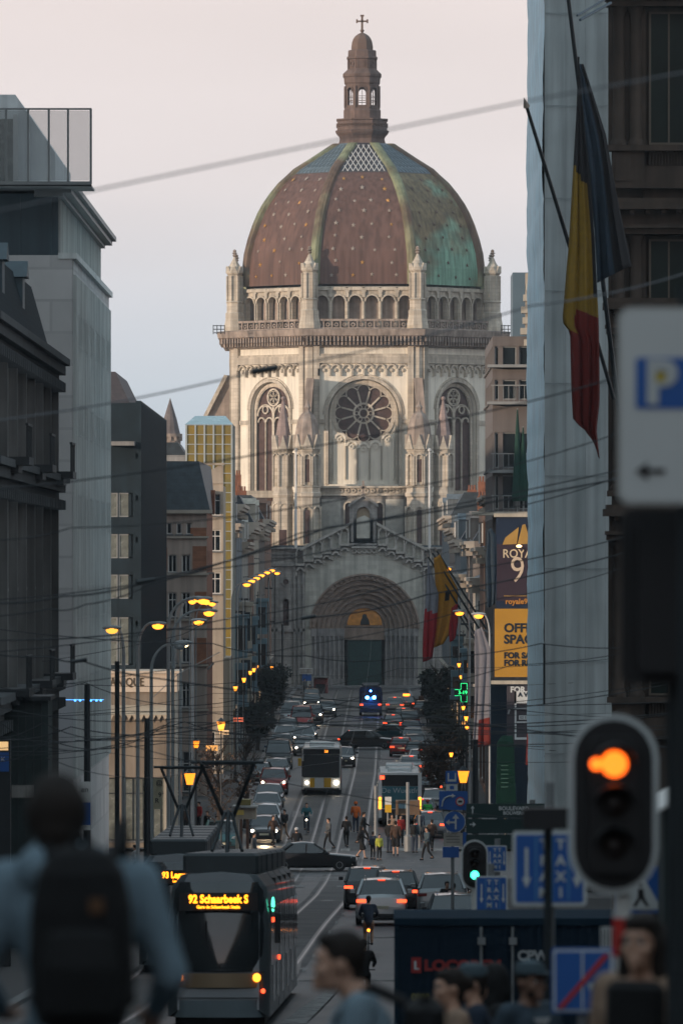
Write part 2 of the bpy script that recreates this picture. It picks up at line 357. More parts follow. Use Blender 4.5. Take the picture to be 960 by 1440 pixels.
# --- octagonal body
D0 = 826.0; OX = X(CX, D0); sO = D0/F
AP = 182*sO                               # apothem
hs = AP*math.tan(pi/8)
def octface(k, ap=AP):                    # k=0 front, -1 front-left, 1 front-right, -2 left, 2 right ...; frame a=0 at face centre
    t = k*pi/4; n = Vector((sin(t), -cos(t), 0)); u = Vector((cos(t), sin(t), 0))
    p = Vector((OX, D0, 0)) + n*ap
    return FR((p.x, p.y), (u.x, u.y))
def zy(py, d=812): return Z(py, d)
zt, zb_ = zy(485), gz(800)
glass_ch = mat('leaded church glass', (.085,.055,.05), .5, .35, 2, .1, spec=.3)
wall = MB(); trim = MB(); dark = MB()
for k in (-3,-2,-1,0,1,2,3,4):
    T = octface(k); wall.T = T; trim.T = T
    if k in (-2,-1,0,1,2):
        w = 49*sO*.99 if k == 0 else 38*sO
        ztop = zy(488); zs = zy(583) if k == 0 else zy(575); zbt = zy(682) if k == 0 else zy(705)
        wall.hole(-hs, hs, zb_, ztop, 0, w, zbt, zs, .75, 20)
        trim.ring(0, zs, w, w+.38, .0, .22, n=20); trim.ring(0, zs, w-.45, w-.12, -.55, -.35, n=20)
        trim.ring(0, zs, w+.5, w+.62, .0, .12, n=20)
        for sd in (-1, 1):
            trim.box(sd*(w+.0), sd*(w+.38), 0, .22, zbt, zs); trim.box(sd*(w-.45), sd*(w-.12), -.55, -.35, zbt, zs)
        # string course at the springing, corner lesenes
        trim.box(-hs, -w-.4, 0, .18, zy(596), zy(590)); trim.box(w+.4, hs, 0, .18, zy(596), zy(590))
    else: wall.add([(-hs,0,zb_),(hs,0,zb_),(hs,0,zt),(-hs,0,zt)], [(0,1,2,3)])
    # corbel arch table
    if k in (-2,-1,0,1,2):
        n = 8; a0 = -hs+1.15; st = (2*hs-2.3)/n
        for i in range(n):
            c = a0+st*(i+.5); trim.ring(c, zy(519), .40, .60, 0, .32, n=6)
            trim.sphere(T((c,.14,zy(522)))-Vector((0,0,0)) if False else (c,.12,zy(521)), (.20,.16,.24), 6, 4)
            trim.box(c-st/2-.1, c-st/2+.1, 0, .42, zy(529), zy(519))
        trim.box(-hs+1, hs-1, 0, .45, zy(511), zy(501)); trim.box(-hs+1, hs-1, 0, .3, zy(501), zy(498))
        for sd in (-1, 1):
            trim.box(sd*(hs-1.25), sd*(hs-.55), 0, .42, zb_, zy(487)); trim.box(sd*(hs-.45), sd*(hs+.1), 0, .22, zb_, zy(487))
part('drum_wall', wall, stone_w)
part('drum_trim', trim, stone)
# big cornice with brackets + balcony
cor = MB(); R8 = lambda a: a/cos(pi/8)
rot8 = pi/8
cor.lathe([(R8(AP+.2), zy(489)), (R8(AP+.7), zy(486)), (R8(AP+.75), zy(478)), (R8(AP+1.75), zy(473)), (R8(AP+1.85), zy(468)), (R8(AP+1.9), zy(464)), (R8(AP+1.3), zy(463))], (OX, D0), 8, rot8)
for k in (-2,-1,0,1,2):
    cor.T = octface(k); n = 30; L = 2*(AP+1.1)*math.tan(pi/8)
    for i in range(n): a = -L/2+L*(i+.5)/n; cor.box(a-.11, a+.11, .7, 1.6, zy(481), zy(473)); cor.box(a-.11, a+.11, .7, 1.15, zy(486), zy(481))
cor.T = None
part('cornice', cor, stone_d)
# balustrade above cornice
bal = MB()
for k in (-2,-1,0,1,2):
    T = octface(k, AP-.1); bal.T = T; L = (AP)*math.tan(pi/8); n = 26
    bal.box(-L, L, 0, .35, zy(452), zy(449)); bal.box(-L, L, 0, .4, zy(465), zy(461))
    for i in range(n):
        a = -L+2*L*(i+.5)/n
        if i % 2: bal.box(a-.09, a+.09, .05, .28, zy(461), zy(452))
        else: bal.ring(a, zy(457), .14, .26, .08, .24, 0, 2*pi, 8)
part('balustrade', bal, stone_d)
rl = MB()
for px0, px1 in ((300,316),(704,719)):
    for py in (458,463,468): rl.tube((X(px0,812),812,zy(py)), (X(px1,812),812,zy(py)), .05, n=5)
    for i in range(4): px = px0+(px1-px0)*i/3; rl.tube((X(px,812),812,zy(470)), (X(px,812),812,zy(457)), .05, n=5)
part('terrace_railing', rl, steel_d)
# arcade gallery
ga = MB(); gw = MB(); AG = 166*sO; hg = AG*math.tan(pi/8)
for k in (-3,-2,-1,0,1,2,3,4):
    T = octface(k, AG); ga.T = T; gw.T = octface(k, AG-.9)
    if abs(k) <= 2:
        n = 6; cw = 2*hg/n
        for i in range(n):
            c = -hg+cw*(i+.5)
            ga.hole(-hg+cw*i, -hg+cw*(i+1), zy(463), zy(407), c, cw*.37, zy(461), zy(424), .7, 8)
            ga.ring(c, zy(424), cw*.37, cw*.47, 0, .18, n=8)
            ga.tube((c-cw/2, .12, zy(458)), (c-cw/2, .12, zy(424)), .13, n=6)
            ga.prism([(c-cw/2-.35, zy(410)), (c-cw/2+.35, zy(410)), (c-cw/2, zy(402))], 0, .25); ga.box(c-cw/2-.2, c-cw/2+.2, 0, .3, zy(418), zy(410))
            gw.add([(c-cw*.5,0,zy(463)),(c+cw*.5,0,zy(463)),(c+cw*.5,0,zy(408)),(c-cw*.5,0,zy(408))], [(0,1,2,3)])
        ga.box(-hg, hg, 0, .28, zy(408), zy(405))
    else: ga.add([(-hg,0,zy(463)),(hg,0,zy(463)),(hg,0,zy(405)),(-hg,0,zy(405))], [(0,1,2,3)])
ga.T = None; ga.lathe([(R8(AG+.05), zy(409)), (R8(AG+.25), zy(406)), (R8(AG+.25), zy(403.5)), (R8(AG-.5), zy(402))], (OX, D0), 8, rot8)
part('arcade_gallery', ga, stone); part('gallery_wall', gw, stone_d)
# corner pinnacles
for k in range(-2, 3):
    for s2 in (-1,) if k > -2 else (-1,):
        pass
vang = [(-1,-pi/8),(1,pi/8),(-2,-3*pi/8),(2,3*pi/8),(-3,-5*pi/8),(3,5*pi/8)]
for k, t in vang:
    R = R8(AP-.2); cx_, cy_ = OX+R*sin(t), D0-R*cos(t); d = cy_; q = lambda py: Z(py, 813)
    p = MB(); p.lathe([(1.35,q(463)),(1.35,q(458)),(1.15,q(446)),(1.15,q(438)),(1.0,q(436)),(1.0,q(424)),(1.12,q(422)),(.86,q(420)),(.86,q(384)),(1.0,q(382)),(1.05,q(378)),(.98,q(376)),(.45,q(366)),(.12,q(358))], (cx_,cy_), 8, rot8)
    for i in range(8):
        a = rot8+2*pi*i/8; p.tube((cx_+.95*cos(a),cy_+.95*sin(a),q(420)), (cx_+.95*cos(a),cy_+.95*sin(a),q(385)), .11, n=5)
        p.prism([],0,0) if False else None
        a2 = a+pi/8; Tq = FR((cx_+.93*cos(a2), cy_+.93*sin(a2)), (-sin(a2), cos(a2))); p.T = Tq; p.prism([(-.36,q(381)),(.36,q(381)),(0,q(371))], -.15, .1); p.T = None
    o = part('corner_pinnacle', p, stone)
    f = MB(); f.lathe([(.1,q(358)),(.28,q(356)),(.14,q(354)),(.34,q(352.5)),(.16,q(351)),(.22,q(349)),(.05,q(347))], (cx_,cy_), 6); part('finial', f, stone_d, o)
# --- dome
DP = [(406,164.5),(382,164),(360,161.5),(340,156.5),(320,150),(303,143),(290,136),(275,126),(260,114),(248,101),(240,93),(225,70),(212,51),(203,38)]
def domring(i): return DP[i][1]*sO, Z(DP[i][0], D0)
def star(mb, T, a, z, r, o, slope_):
    pts = []
    for i in range(10):
        rr = r if i % 2 == 0 else r*.42; t = pi/2+pi*i/5
        da, dz = rr*cos(t), rr*sin(t); pts.append((a+da, o - dz*slope_, z+dz))
    c = (a, o+.07, z)
    mb.add(pts+[c], [(i,(i+1)%10,10) for i in range(10)])
for k in (-3,-2,-1,0,1,2,3,4):
    t = k*pi/4; n = Vector((sin(t), -cos(t), 0)); u = Vector((cos(t), sin(t), 0)); T = FR((OX, D0), (u.x, u.y))
    b = MB(T); up = MB(T)
    for i in range(len(DP)-1):
        (r0, z0), (r1, z1) = domring(i), domring(i+1); tgt = b if DP[i+1][0] >= 248 else up
        h0, h1 = r0*math.tan(pi/8), r1*math.tan(pi/8)
        sub = 1
        tgt.add([(-h0,r0,z0),(h0,r0,z0),(h1,r1,z1),(-h1,r1,z1)], [(0,1,2,3)])
        if tgt is b and False:     # thin raised seam between the copper sheets
            tgt.add([(-h0,r0+.015,z0),(h0,r0+.015,z0),(h0,r0+.03,z0+.06),(-h0,r0+.03,z0+.06)], [(0,1,2,3)])
    mats = [copper_g if k in (1,2,3) else copper_b, gold, silver, rib_b]
    if abs(k) <= 2:
        rows = [(394,4),(375,3),(357,4),(340,3),(322,4),(305,3),(288,4),(272,3),(257,3)]
        for j, (py, cnt) in enumerate(rows):
            for i in range(len(DP)-1):
                if DP[i][0] >= py >= DP[i+1][0]: break
            f = (DP[i][0]-py)/(DP[i][0]-DP[i+1][0]); r = (DP[i][1]+(DP[i+1][1]-DP[i][1])*f)*sO; sl_ = (DP[i][1]-DP[i+1][1])/(DP[i][0]-DP[i+1][0])
            h = r*math.tan(pi/8)*.86
            for c in range(cnt):
                a = -h+2*h*(c+.5)/cnt + random.uniform(-.45,.45)*h*.12; b.mi = (3 if k in (1,2) else (1 if random.random() < .35 else 2))
                star(b, T, a, Z(py+random.uniform(-2,2), D0), random.uniform(.24,.33), r+.08, sl_)
        b.mi = 0
        up.mi = 1
        # lattice on the upper band
        r0, z0 = domring(9); r1, z1 = domring(13)
        for sgn in (-1, 1):
            for i in range(-8, 9):
                def pt(v, off_):
                    py = 246-v*(246-206)
                    for j in range(len(DP)-1):
                        if DP[j][0] >= py >= DP[j+1][0]: break
                    f = (DP[j][0]-py)/(DP[j][0]-DP[j+1][0]); r = (DP[j][1]+(DP[j+1][1]-DP[j][1])*f)*sO
                    h = r*math.tan(pi/8); a = (off_+sgn*v*3.2)*.62
                    return (a, r+.05, Z(py, D0)), abs(a) < h*.88
                prev = None
                for v in (0,.2,.4,.6,.8,1):
                    q_, ok = pt(v, i)
                    if prev and ok and pok: up.tube(prev, q_, .05, n=4)
                    prev, pok = q_, ok
    part('dome_panel', b, mats, fix=False)
    part('skylight_panel', up, [mt('dome lead glazing' if k != 0 else 'dome dark glazing', (.10,.14,.17) if k != 0 else (.05,.05,.06), .3, .3, .6, .1), white_p if k == 0 else mt('lead lattice', (.16,.20,.22), .5, .1, 2, 0)])
for i8 in range(8):
    t = pi/8+i8*pi/4; b = MB(); pr = None
    for i in range(len(DP)):
        r, z = domring(i); R = R8(r); 
        ring = [Vector((OX+ (R+o_)*sin(t)+w_*cos(t), D0-(R+o_)*cos(t)+w_*sin(t), z)) for w_, o_ in ((-.62,-.3),(-.5,.22),(-.2,.42),(.2,.42),(.5,.22),(.62,-.3))]
        if pr: b.loft([pr, ring], cap=True)
        pr = ring
    part('dome_rib', b, rib_g)
b = MB(); b.lathe([(R8(98*sO), Z(248.5,D0)), (R8(101*sO), Z(247.5,D0)), (R8(98*sO), Z(246,D0))], (OX, D0), 8, rot8, cap=False); part('dome_band', b, rib_b)
# --- lantern
LX = X(509, D0); q = lambda py: Z(py, D0)
lp = [(34,206),(32,200),(31,196),(32.5,192),(36,188),(37.5,185),(35,184),(34.5,171),(36,170),(36,168),(27,167.9)]
b = MB(); b.lathe([(R8(r*sO), q(y)) for r, y in lp], (LX,D0), 8, rot8); part('lantern_base', b, lant)
b = MB()
for k in range(8):
    T = FR((LX+34.8*sO*sin(k*pi/4), D0-34.8*sO*cos(k*pi/4)), (cos(k*pi/4), sin(k*pi/4))); b.T = T
    for i in range(5): b.ring((i-2)*.5, q(177), .13, .22, .0, .12, 0, 2*pi, 8)
b.T = None; part('lantern_balustrade', b, rib_b)
b = MB(); b.lathe([(R8(r*sO), q(y)) for r, y in ((26,168),(26,156),(24.5,154),(24.5,152))], (LX,D0), 8, rot8)
ra = 23.5*sO
for k in range(8):
    t = k*pi/4; T = FR((LX+ra*sin(t), D0-ra*cos(t)), (cos(t), sin(t))); b.T = T; h = ra*math.tan(pi/8)
    b.hole(-h, h, q(152.1), q(119), 0, h*.52, q(149), q(129), .35, 8); b.ring(0, q(129), h*.52, h*.7, 0, .1, n=8)
    for i in (-1,0,1): b.sphere((i*.35, .05, q(113.6)), .09, 6, 4)
    b.tube((-h, .05, q(152)), (-h, .05, q(122)), .13, n=6)
    b.box(-h*.5, h*.5, -.2, -.12, q(136.6), q(135.9)); b.box(-.03, .03, -.2, -.12, q(149), q(124)); b.box(-h*.5, h*.5, -.2, -.12, q(143), q(142))
b.T = None
b.lathe([(R8(r*sO), q(y)) for r, y in ((24,119),(25,117),(25.5,110),(27,108),(27,105),(24,102),(21,99),(19.5,97),(19.5,86),(19.5,84),(21.5,83),(21.5,81),(19.8,80),(19.5,72),(17.5,71)) ], (LX,D0), 8, rot8)
for k in range(8):
    t = k*pi/4; b.T = FR((LX+19.5*sO*sin(t), D0-19.5*sO*cos(t)), (cos(t), sin(t))); b.ring(0, q(90.5), .22, .36, 0, .1, 0, 2*pi, 10); b.box(-.62, -.5, 0, .1, q(97), q(84)); b.box(.5, .62, 0, .1, q(97), q(84))
b.T = None; part('lantern_tower', b, lant)
b = MB(); b.lathe([(r*sO, q(y)) for r, y in ((16.5,71.5),(16.3,66),(15.4,60),(13.4,55),(10.4,51),(6.5,48.2),(3,46.5))], (LX,D0), 8, rot8); part('lantern_cap', b, rib_b)
b = MB(); b.lathe([(r*sO, q(y)) for r, y in ((2.4,47),(1.4,45.5),(3.0,43.5),(2.6,42),(1.0,41))], (LX,D0), 8)
b.box(LX-.13, LX+.13, D0-.12, D0+.12, q(42), q(22)); b.box(LX-7.3*sO, LX+7.3*sO, D0-.12, D0+.12, q(31), q(28.8))
for px, py in ((509,22),(501.6,29.9),(516.4,29.9)): b.box(X(px,D0)-(.22 if py<25 else .1), X(px,D0)+(.22 if py<25 else .1), D0-.14, D0+.14, q(py)-(.1 if py<25 else .22), q(py)+(.1 if py<25 else .22))
part('lantern_cross', b, rib_b)
# --- rose window on the front face
T = octface(0); b = MB(T); g = MB(T); dF = D0-AP; sF = dF/F; zc = Z(581,dF); R = 41*sF
g.ring(0, zc, 0.01, R, -.72, -.66, 0, 2*pi, 32)
b.ring(0, zc, R-.12, R+.32, -.66, -.40, 0, 2*pi, 36); b.ring(0, zc, R*.30, R*.37, -.66, -.42, 0, 2*pi, 24); b.ring(0, zc, R*.13, R*.18, -.66, -.42, 0, 2*pi, 16)
for i in range(12):
    t = 2*pi*(i+.5)/12; c, s_ = cos(t), sin(t)
    b.T = lambda p, c=c, s_=s_: T((p[0]*c-p[2]*s_, p[1], zc+p[0]*s_+p[2]*c))
    b.box(R*.35, R*.78, -.64, -.44, -.1, .1)
    t2 = 2*pi*i/12; c2, s2 = cos(t2), sin(t2)
    b.T = lambda p, c=c2, s_=s2: T((p[0]*c-p[2]*s_, p[1], zc+p[0]*s_+p[2]*c))
    rp_ = R*.78*math.tan(pi/12)
    b.ring(R*.78, 0, rp_-.07, rp_+.06, -.64, -.44, -pi/2, pi/2, 8)
    if i % 2 == 0: b.ring(R*.24, 0, .18, .27, -.64, -.46, 0, 2*pi, 8)
b.T = T; part('rose_window', b, stone); part('stained_glass', g, glass_ch, bpy.data.objects['rose_window'])
# infill wall behind rose + blind arches
b = MB(T); w = 49*sF
b.mi = 0
zlow = Z(682,dF)
# spandrels below the rose: plate with circular cut approximated by quads down to the sill
n = 24
for i in range(n):
    a0 = -w+2*w*i/n; a1 = -w+2*w*(i+1)/n
    f = lambda a: zc - sqrt(max(0,(R+.1)**2-a*a)) if abs(a) < R+.1 else zc
    b.add([(a0,-.6,zlow),(a1,-.6,zlow),(a1,-.6,f(a1)),(a0,-.6,f(a0))], [(0,1,2,3)])
    f2 = lambda a: zc + sqrt(max(0,(R+.1)**2-a*a)) if abs(a) < R+.1 else zc
    zt2 = lambda a: Z(583,dF)+sqrt(max(0,w*w-a*a)) 
    b.add([(a0,-.6,f2(a0)),(a1,-.6,f2(a1)),(a1,-.6,zt2(a1)),(a0,-.6,zt2(a0))], [(0,1,2,3)])
for i, top in enumerate((617,627,630,627,617)):
    c = (i-2)*16.8*sF; hw = 7.0*sF
    b.ring(c, Z(top,dF), hw*.75, hw+.12, -.6, -.38, n=8)
    for sd in (-1,1): b.tube((c+sd*8.4*sF, -.48, Z(674,dF)), (c+sd*8.4*sF, -.48, Z(top,dF)), .11, n=6)
    b.ring(c, Z(top+1,dF), .15, .32, -.6, -.45, 0, 2*pi, 10)
b.box(-w, w, -.6, .25, Z(684,dF), Z(681,dF)); b.box(-w-1.5, w+1.5, 0, .12, Z(691,dF), Z(688,dF))
part('rose_bay_tracery', b, stone_w)
# diagonal windows with tracery
for k in (-2,-1,1,2):
    T = octface(k); w = 38*sO-.5; zs = zy(575); b = MB(T); g = MB(T)
    g.archfill(0, w+.1, zy(706), zs, -.72); 
    b.ring(0, zs, w-.05, w+.3, -.66, -.42, n=20)
    rc = w*.36; b.ring(0, zs+w*.52, rc-.1, rc+.1, -.66, -.42, 0, 2*pi, 20)
    for i in range(6): b.ring(rc*.5*cos(i*pi/3), zs+w*.52+rc*.5*sin(i*pi/3), rc*.30, rc*.38, -.66, -.46, 0, 2*pi, 8)
    for c in (-w*.5, w*.5):
        b.ring(c, zs-w*.28, w*.44, w*.52, -.66, -.42, n=12); b.ring(c, zs+w*.0, w*.13, w*.2, -.66, -.42, 0, 2*pi, 10)
        for c2 in (c-w*.24, c+w*.24): b.ring(c2, zs-w*.55, w*.17, w*.235, -.66, -.44, n=8)
        b.box(c-.08, c+.08, -.64, -.46, zy(706), zs-w*.4)
    b.box(-.18, .18, -.66, -.4, zy(706), zs+w*.1)
    o = part('arched_window', b, stone); part('stained_glass', g, glass_ch, o)
# side wall block, nave roof slope at the left, low chapels
b = MB(); 
b.prism([(X(283,828),Z(601,828)),(X(318,828),Z(529,828)),(X(325,828),Z(529,828)),(X(325,828),Z(760,828)),(X(283,828),Z(760,828))], 824, 832)
part('flying_buttress', b, stone_d)
b = MB(); b.tube((X(281,824),823.6,Z(601,824)), (X(318,824),823.6,Z(528,824)), .3, n=4); part('buttress_coping', b, stone)
chb = mt('chapel brown brick', (.16,.10,.08), .85, .25, 1, .2, brick=(.6,.2,(.7,.7,.7)))
b = MB(); b.box(X(300,815), X(384,815), 806, 846, gz(800), Z(700,815)); part('side_chapel', b, chb); b = MB(); b.box(X(636,815), X(715,815), 806, 846, gz(800), Z(700,815)); part('side_chapel', b, chb)
for (pa, pb_) in ((302,384),(636,712)):
    b = MB()
    n = 5; T = FR((0,806),(1,0)); b.T = T; x0, x1 = X(pa,806), X(pb_,806)
    for i in range(n):
        c = x0+(x1-x0)*(i+.5)/n; b.ring(c, Z(722,806), .75, 1.0, 0, .3, n=10); b.box(c-1.0-.12, c-.75, 0, .3, Z(765,806), Z(722,806)); b.box(c+.75, c+1.0+.12, 0, .3, Z(765,806), Z(722,806))
    b.box(x0, x1, 0, .5, Z(700,806), Z(690,806)); part('side_arcade', b, stone)
# --- second stage behind the gable
dB = 803.5; b = MB(FR((0,dB),(1,0))); t2 = MB(FR((0,dB),(1,0))); q = lambda py: Z(py, dB); x = lambda px: X(px, dB)
b.hole(x(448), x(511), gz(800), q(697), x(490), 5*sF, q(745), q(712), .5, 8); b.hole(x(511), x(574), gz(800), q(697), x(533), 5*sF, q(745), q(712), .5, 8)
part('upper_wall', b, stone_g)
for c in (490, 533):
    t2.ring(x(c), q(712), 5*sF, 7.2*sF, 0, .2, n=10); t2.box(x(c)-7.2*sF, x(c)-5*sF, 0, .2, q(745), q(712)); t2.box(x(c)+5*sF, x(c)+7.2*sF, 0, .2, q(745), q(712))
t2.box(x(448), x(574), 0, .7, q(686), q(683.5)); t2.box(x(448), x(574), 0, .45, q(697), q(694)); t2.box(x(448), x(574), 0, .2, q(694), q(686))
for i in range(14): c = 452+i*9; t2.ring(x(c), q(690), .14, .28, .2, .36, 0, 2*pi, 8)
part('frieze', t2, stone)
for c in (490,533): b = MB(FR((0,dB),(1,0))); b.archfill(x(c), 5*sF, q(745), q(712), -.4); part('stained_glass', b, glass_ch)
for (pa, pb_) in ((452,479),(542,567)):       # louvred panels beside the niche
    b = MB(FR((0,dB),(1,0))); b.box(x(pa), x(pb_), .02, .12, q(765), q(702))
    for i in range(19): py = 704+i*3.2; b.box(x(pa)+.1, x(pb_)-.1, .12, .2, q(py+1.5), q(py))
    part('louvre_panel', b, mt('pale louvre boards', (.46,.46,.42), .8, .2, 1.4, .1))
# roof terrace between
b = MB(); b.box(X(384,800), X(640,800), 797.5, 812, Z(769,800), Z(767,800)); part('porch_roof', b, zinc)
# --- portal front
dP = 796.0; T = FR((0,dP),(1,0)); sP = dP/F; q = lambda py: Z(py, dP); x = lambda px: X(px, dP)
gab = lambda a: q(771) + max(0, (1-abs(a-x(511))/(x(596)-x(511))))*(q(724)-q(771))
b = MB(T); b.hole(x(428), x(594), gz(800), gab, x(512.5), 75*sP, gz(800)+.05, q(884), .5, 32); part('portal_wall', b, mt('greenish grey portal wall',(.52,.52,.46),.85,.12,.5,.1,streak=.3,brick=(1.2,.5,(.85,.85,.85))))
o = MB(T)
for i in range(7):
    r = (75-i*6.6)*sP; o.ring(x(512.5), q(884), r-6.6*sP, r, -.3-.42*i-.5, -.1-.42*i, n=36)
    o.ring(x(512.5), q(884), r-2.2*sP, r-1.1*sP, -.1-.42*i, .03-.42*i, n=36)
o.ring(x(512.5), q(884), 75*sP, 77.5*sP, 0, .25, n=40)
for i in range(30):      # carved voussoirs of the outer order
    t = pi*(i+.5)/30; o.T = lambda p, t=t: T((x(512.5)+(72*sP+p[2])*cos(t)-p[0]*sin(t), p[1], q(884)+(72*sP+p[2])*sin(t)+p[0]*cos(t))); o.box(-.13,.13,-.1,.08,-.16,.16)
o.T = T; part('portal_archivolts', o, portal_st)
for sd in (-1,1):
    j = MB(T)
    for i in range(7):
        r = (75-i*6.6)*sP; xa, xb = x(512.5)+sd*(r-6.6*sP), x(512.5)+sd*r
        j.box(min(xa,xb), max(xa,xb), -.8-.42*i, -.1-.42*i, gz(800), q(884)); j.tube((xa+sd*.12, -.02-.42*i, q(955)), (xa+sd*.12, -.02-.42*i, q(894)), .13, n=8)
        j.box(min(xa,xb)-.05, max(xa,xb)+.05, -.6-.42*i, .06-.42*i, q(895), q(884)); j.box(min(xa,xb)-.05, max(xa,xb)+.05, -.6-.42*i, .1-.42*i, gz(800), q(955))
    part('portal_jamb', j, mt('grey jamb stone', (.27,.265,.26), .85, .25, 1.2, .3, streak=.3))
ty = MB(T); ty.archfill(x(512.5), 27.5*sP, q(882), q(880), -2.9, .3, 20); ty.box(x(484), x(541), -3.2, -2.75, q(900), q(883)); part('lintel', ty, portal_st)
ty = MB(T); ty.archfill(x(512.5), 24.5*sP, q(879.5), q(878.5), -2.84, .1, 20); tm = part('tympanum_painting', ty, mt('golden painted tympanum', (.62,.27,.05), .5, .25, 2, .05))
ty = MB(T); ty.prism([(x(506),q(879)),(x(520),q(879)),(x(518.5),q(872)),(x(516),q(868)),(x(515),q(864.5)),(x(512),q(863.5)),(x(509.6),q(865)),(x(509),q(869)),(x(507),q(873))], -2.86, -2.80); part('seated_figure', ty, steel_d, tm)
dr = MB(T); dr.box(x(489), x(536), -3.05, -2.95, gz(800)+.1, q(901)); 
for i in range(4):
    for jx in range(9): dr.box(x(490.5+i*11.7), x(499.5+i*11.7), -2.95, -2.90, q(964-jx*7), q(959-jx*7))
part('church_door', dr, mt('dark green door', (.010,.045,.042), .5, .3, 3, .1))
# gable arcading: stepped arches and raking cornice, niche at the apex
g = MB(T)
for sd in (-1,1):
    for i in range(6):
        c = 511+sd*(26.5+i*12.5); tp = 748+i*5.7 if True else 0; top = 746+i*5.6+ (0)
        g.ring(x(c), q(top+1.5), 3.6*sP, 5.8*sP, .0, .6, n=8); g.box(x(c)-6.2*sP, x(c)-4.4*sP, 0, .55, q(top+19), q(top+1.5)); g.box(x(c)+4.4*sP, x(c)+6.2*sP, 0, .55, q(top+19), q(top+1.5))
        g.box(x(c)-6.2*sP, x(c)+6.2*sP, 0, .75, q(top+21.5), q(top+18.5))
        g.ring(x(c), q(top+29), 3.0*sP, 5.6*sP, .0, .6, n=8); g.box(x(c)+sd*5.4*sP-.12, x(c)+sd*5.4*sP+.12, 0, .34, q(top+36), q(top+28))
    x0, x1 = x(511+sd*18), x(511+sd*89)
    g.prism([(x0,q(738)),(x1,q(775)),(x1,q(771)),(x0,q(734))] , 0, .7)
g.box(x(494), x(530), 0, .5, q(771), q(767))
for i in range(5): g.ring(x(498+i*7), q(775), .16, .3, 0, .28, 0, 2*pi, 8)
part('gable_arcading', g, mt('gable limestone',(.40,.385,.35),.85,.2,.9,.2,streak=.2))
n_ = MB(T); q8 = q
n_.hole(x(491), x(530), q(766), lambda a: q(711)+(1-abs(a-x(510.5))/(19.5*sP))*(q(697)-q(711)), x(510.5), 9.5*sP, q(757), q(722), .6, 12)
for sd in (-1,1):
    n_.tube((x(510.5+sd*16), .12, q(762)), (x(510.5+sd*16), .12, q(728)), .2, n=8); n_.box(x(510.5+sd*16)-.3, x(510.5+sd*16)+.3, 0, .35, q(728), q(724))
    n_.prism([(x(510.5+sd*21),q(713)),(x(510.5),q(698)),(x(510.5),q(694)),(x(510.5+sd*21),q(709))], -.4, .4)
n_.box(x(491), x(530), -1.5, -.55, q(766), q(712)); n_.ring(x(510.5), q(722), 9.5*sP, 11.5*sP, 0, .15, n=12); n_.box(x(490), x(531), 0, .5, q(768), q(764))
ni = part('gable_niche', n_, stone_g)
b = MB(T); b.archfill(x(510.5), 9.2*sP, q(756.6), q(722), -.25, .25); part('niche_relief', b, mt('warm relief stone', (.30,.24,.16), .85, .2, 2, .2), ni)
b = MB(T); b.box(x(509), x(512), -.12, .12, q(696), q(676)); b.box(x(506), x(515), -.12, .12, q(687), q(684)); b.lathe([], (0,0)) if False else None; part('gable_cross', b, stone_d)
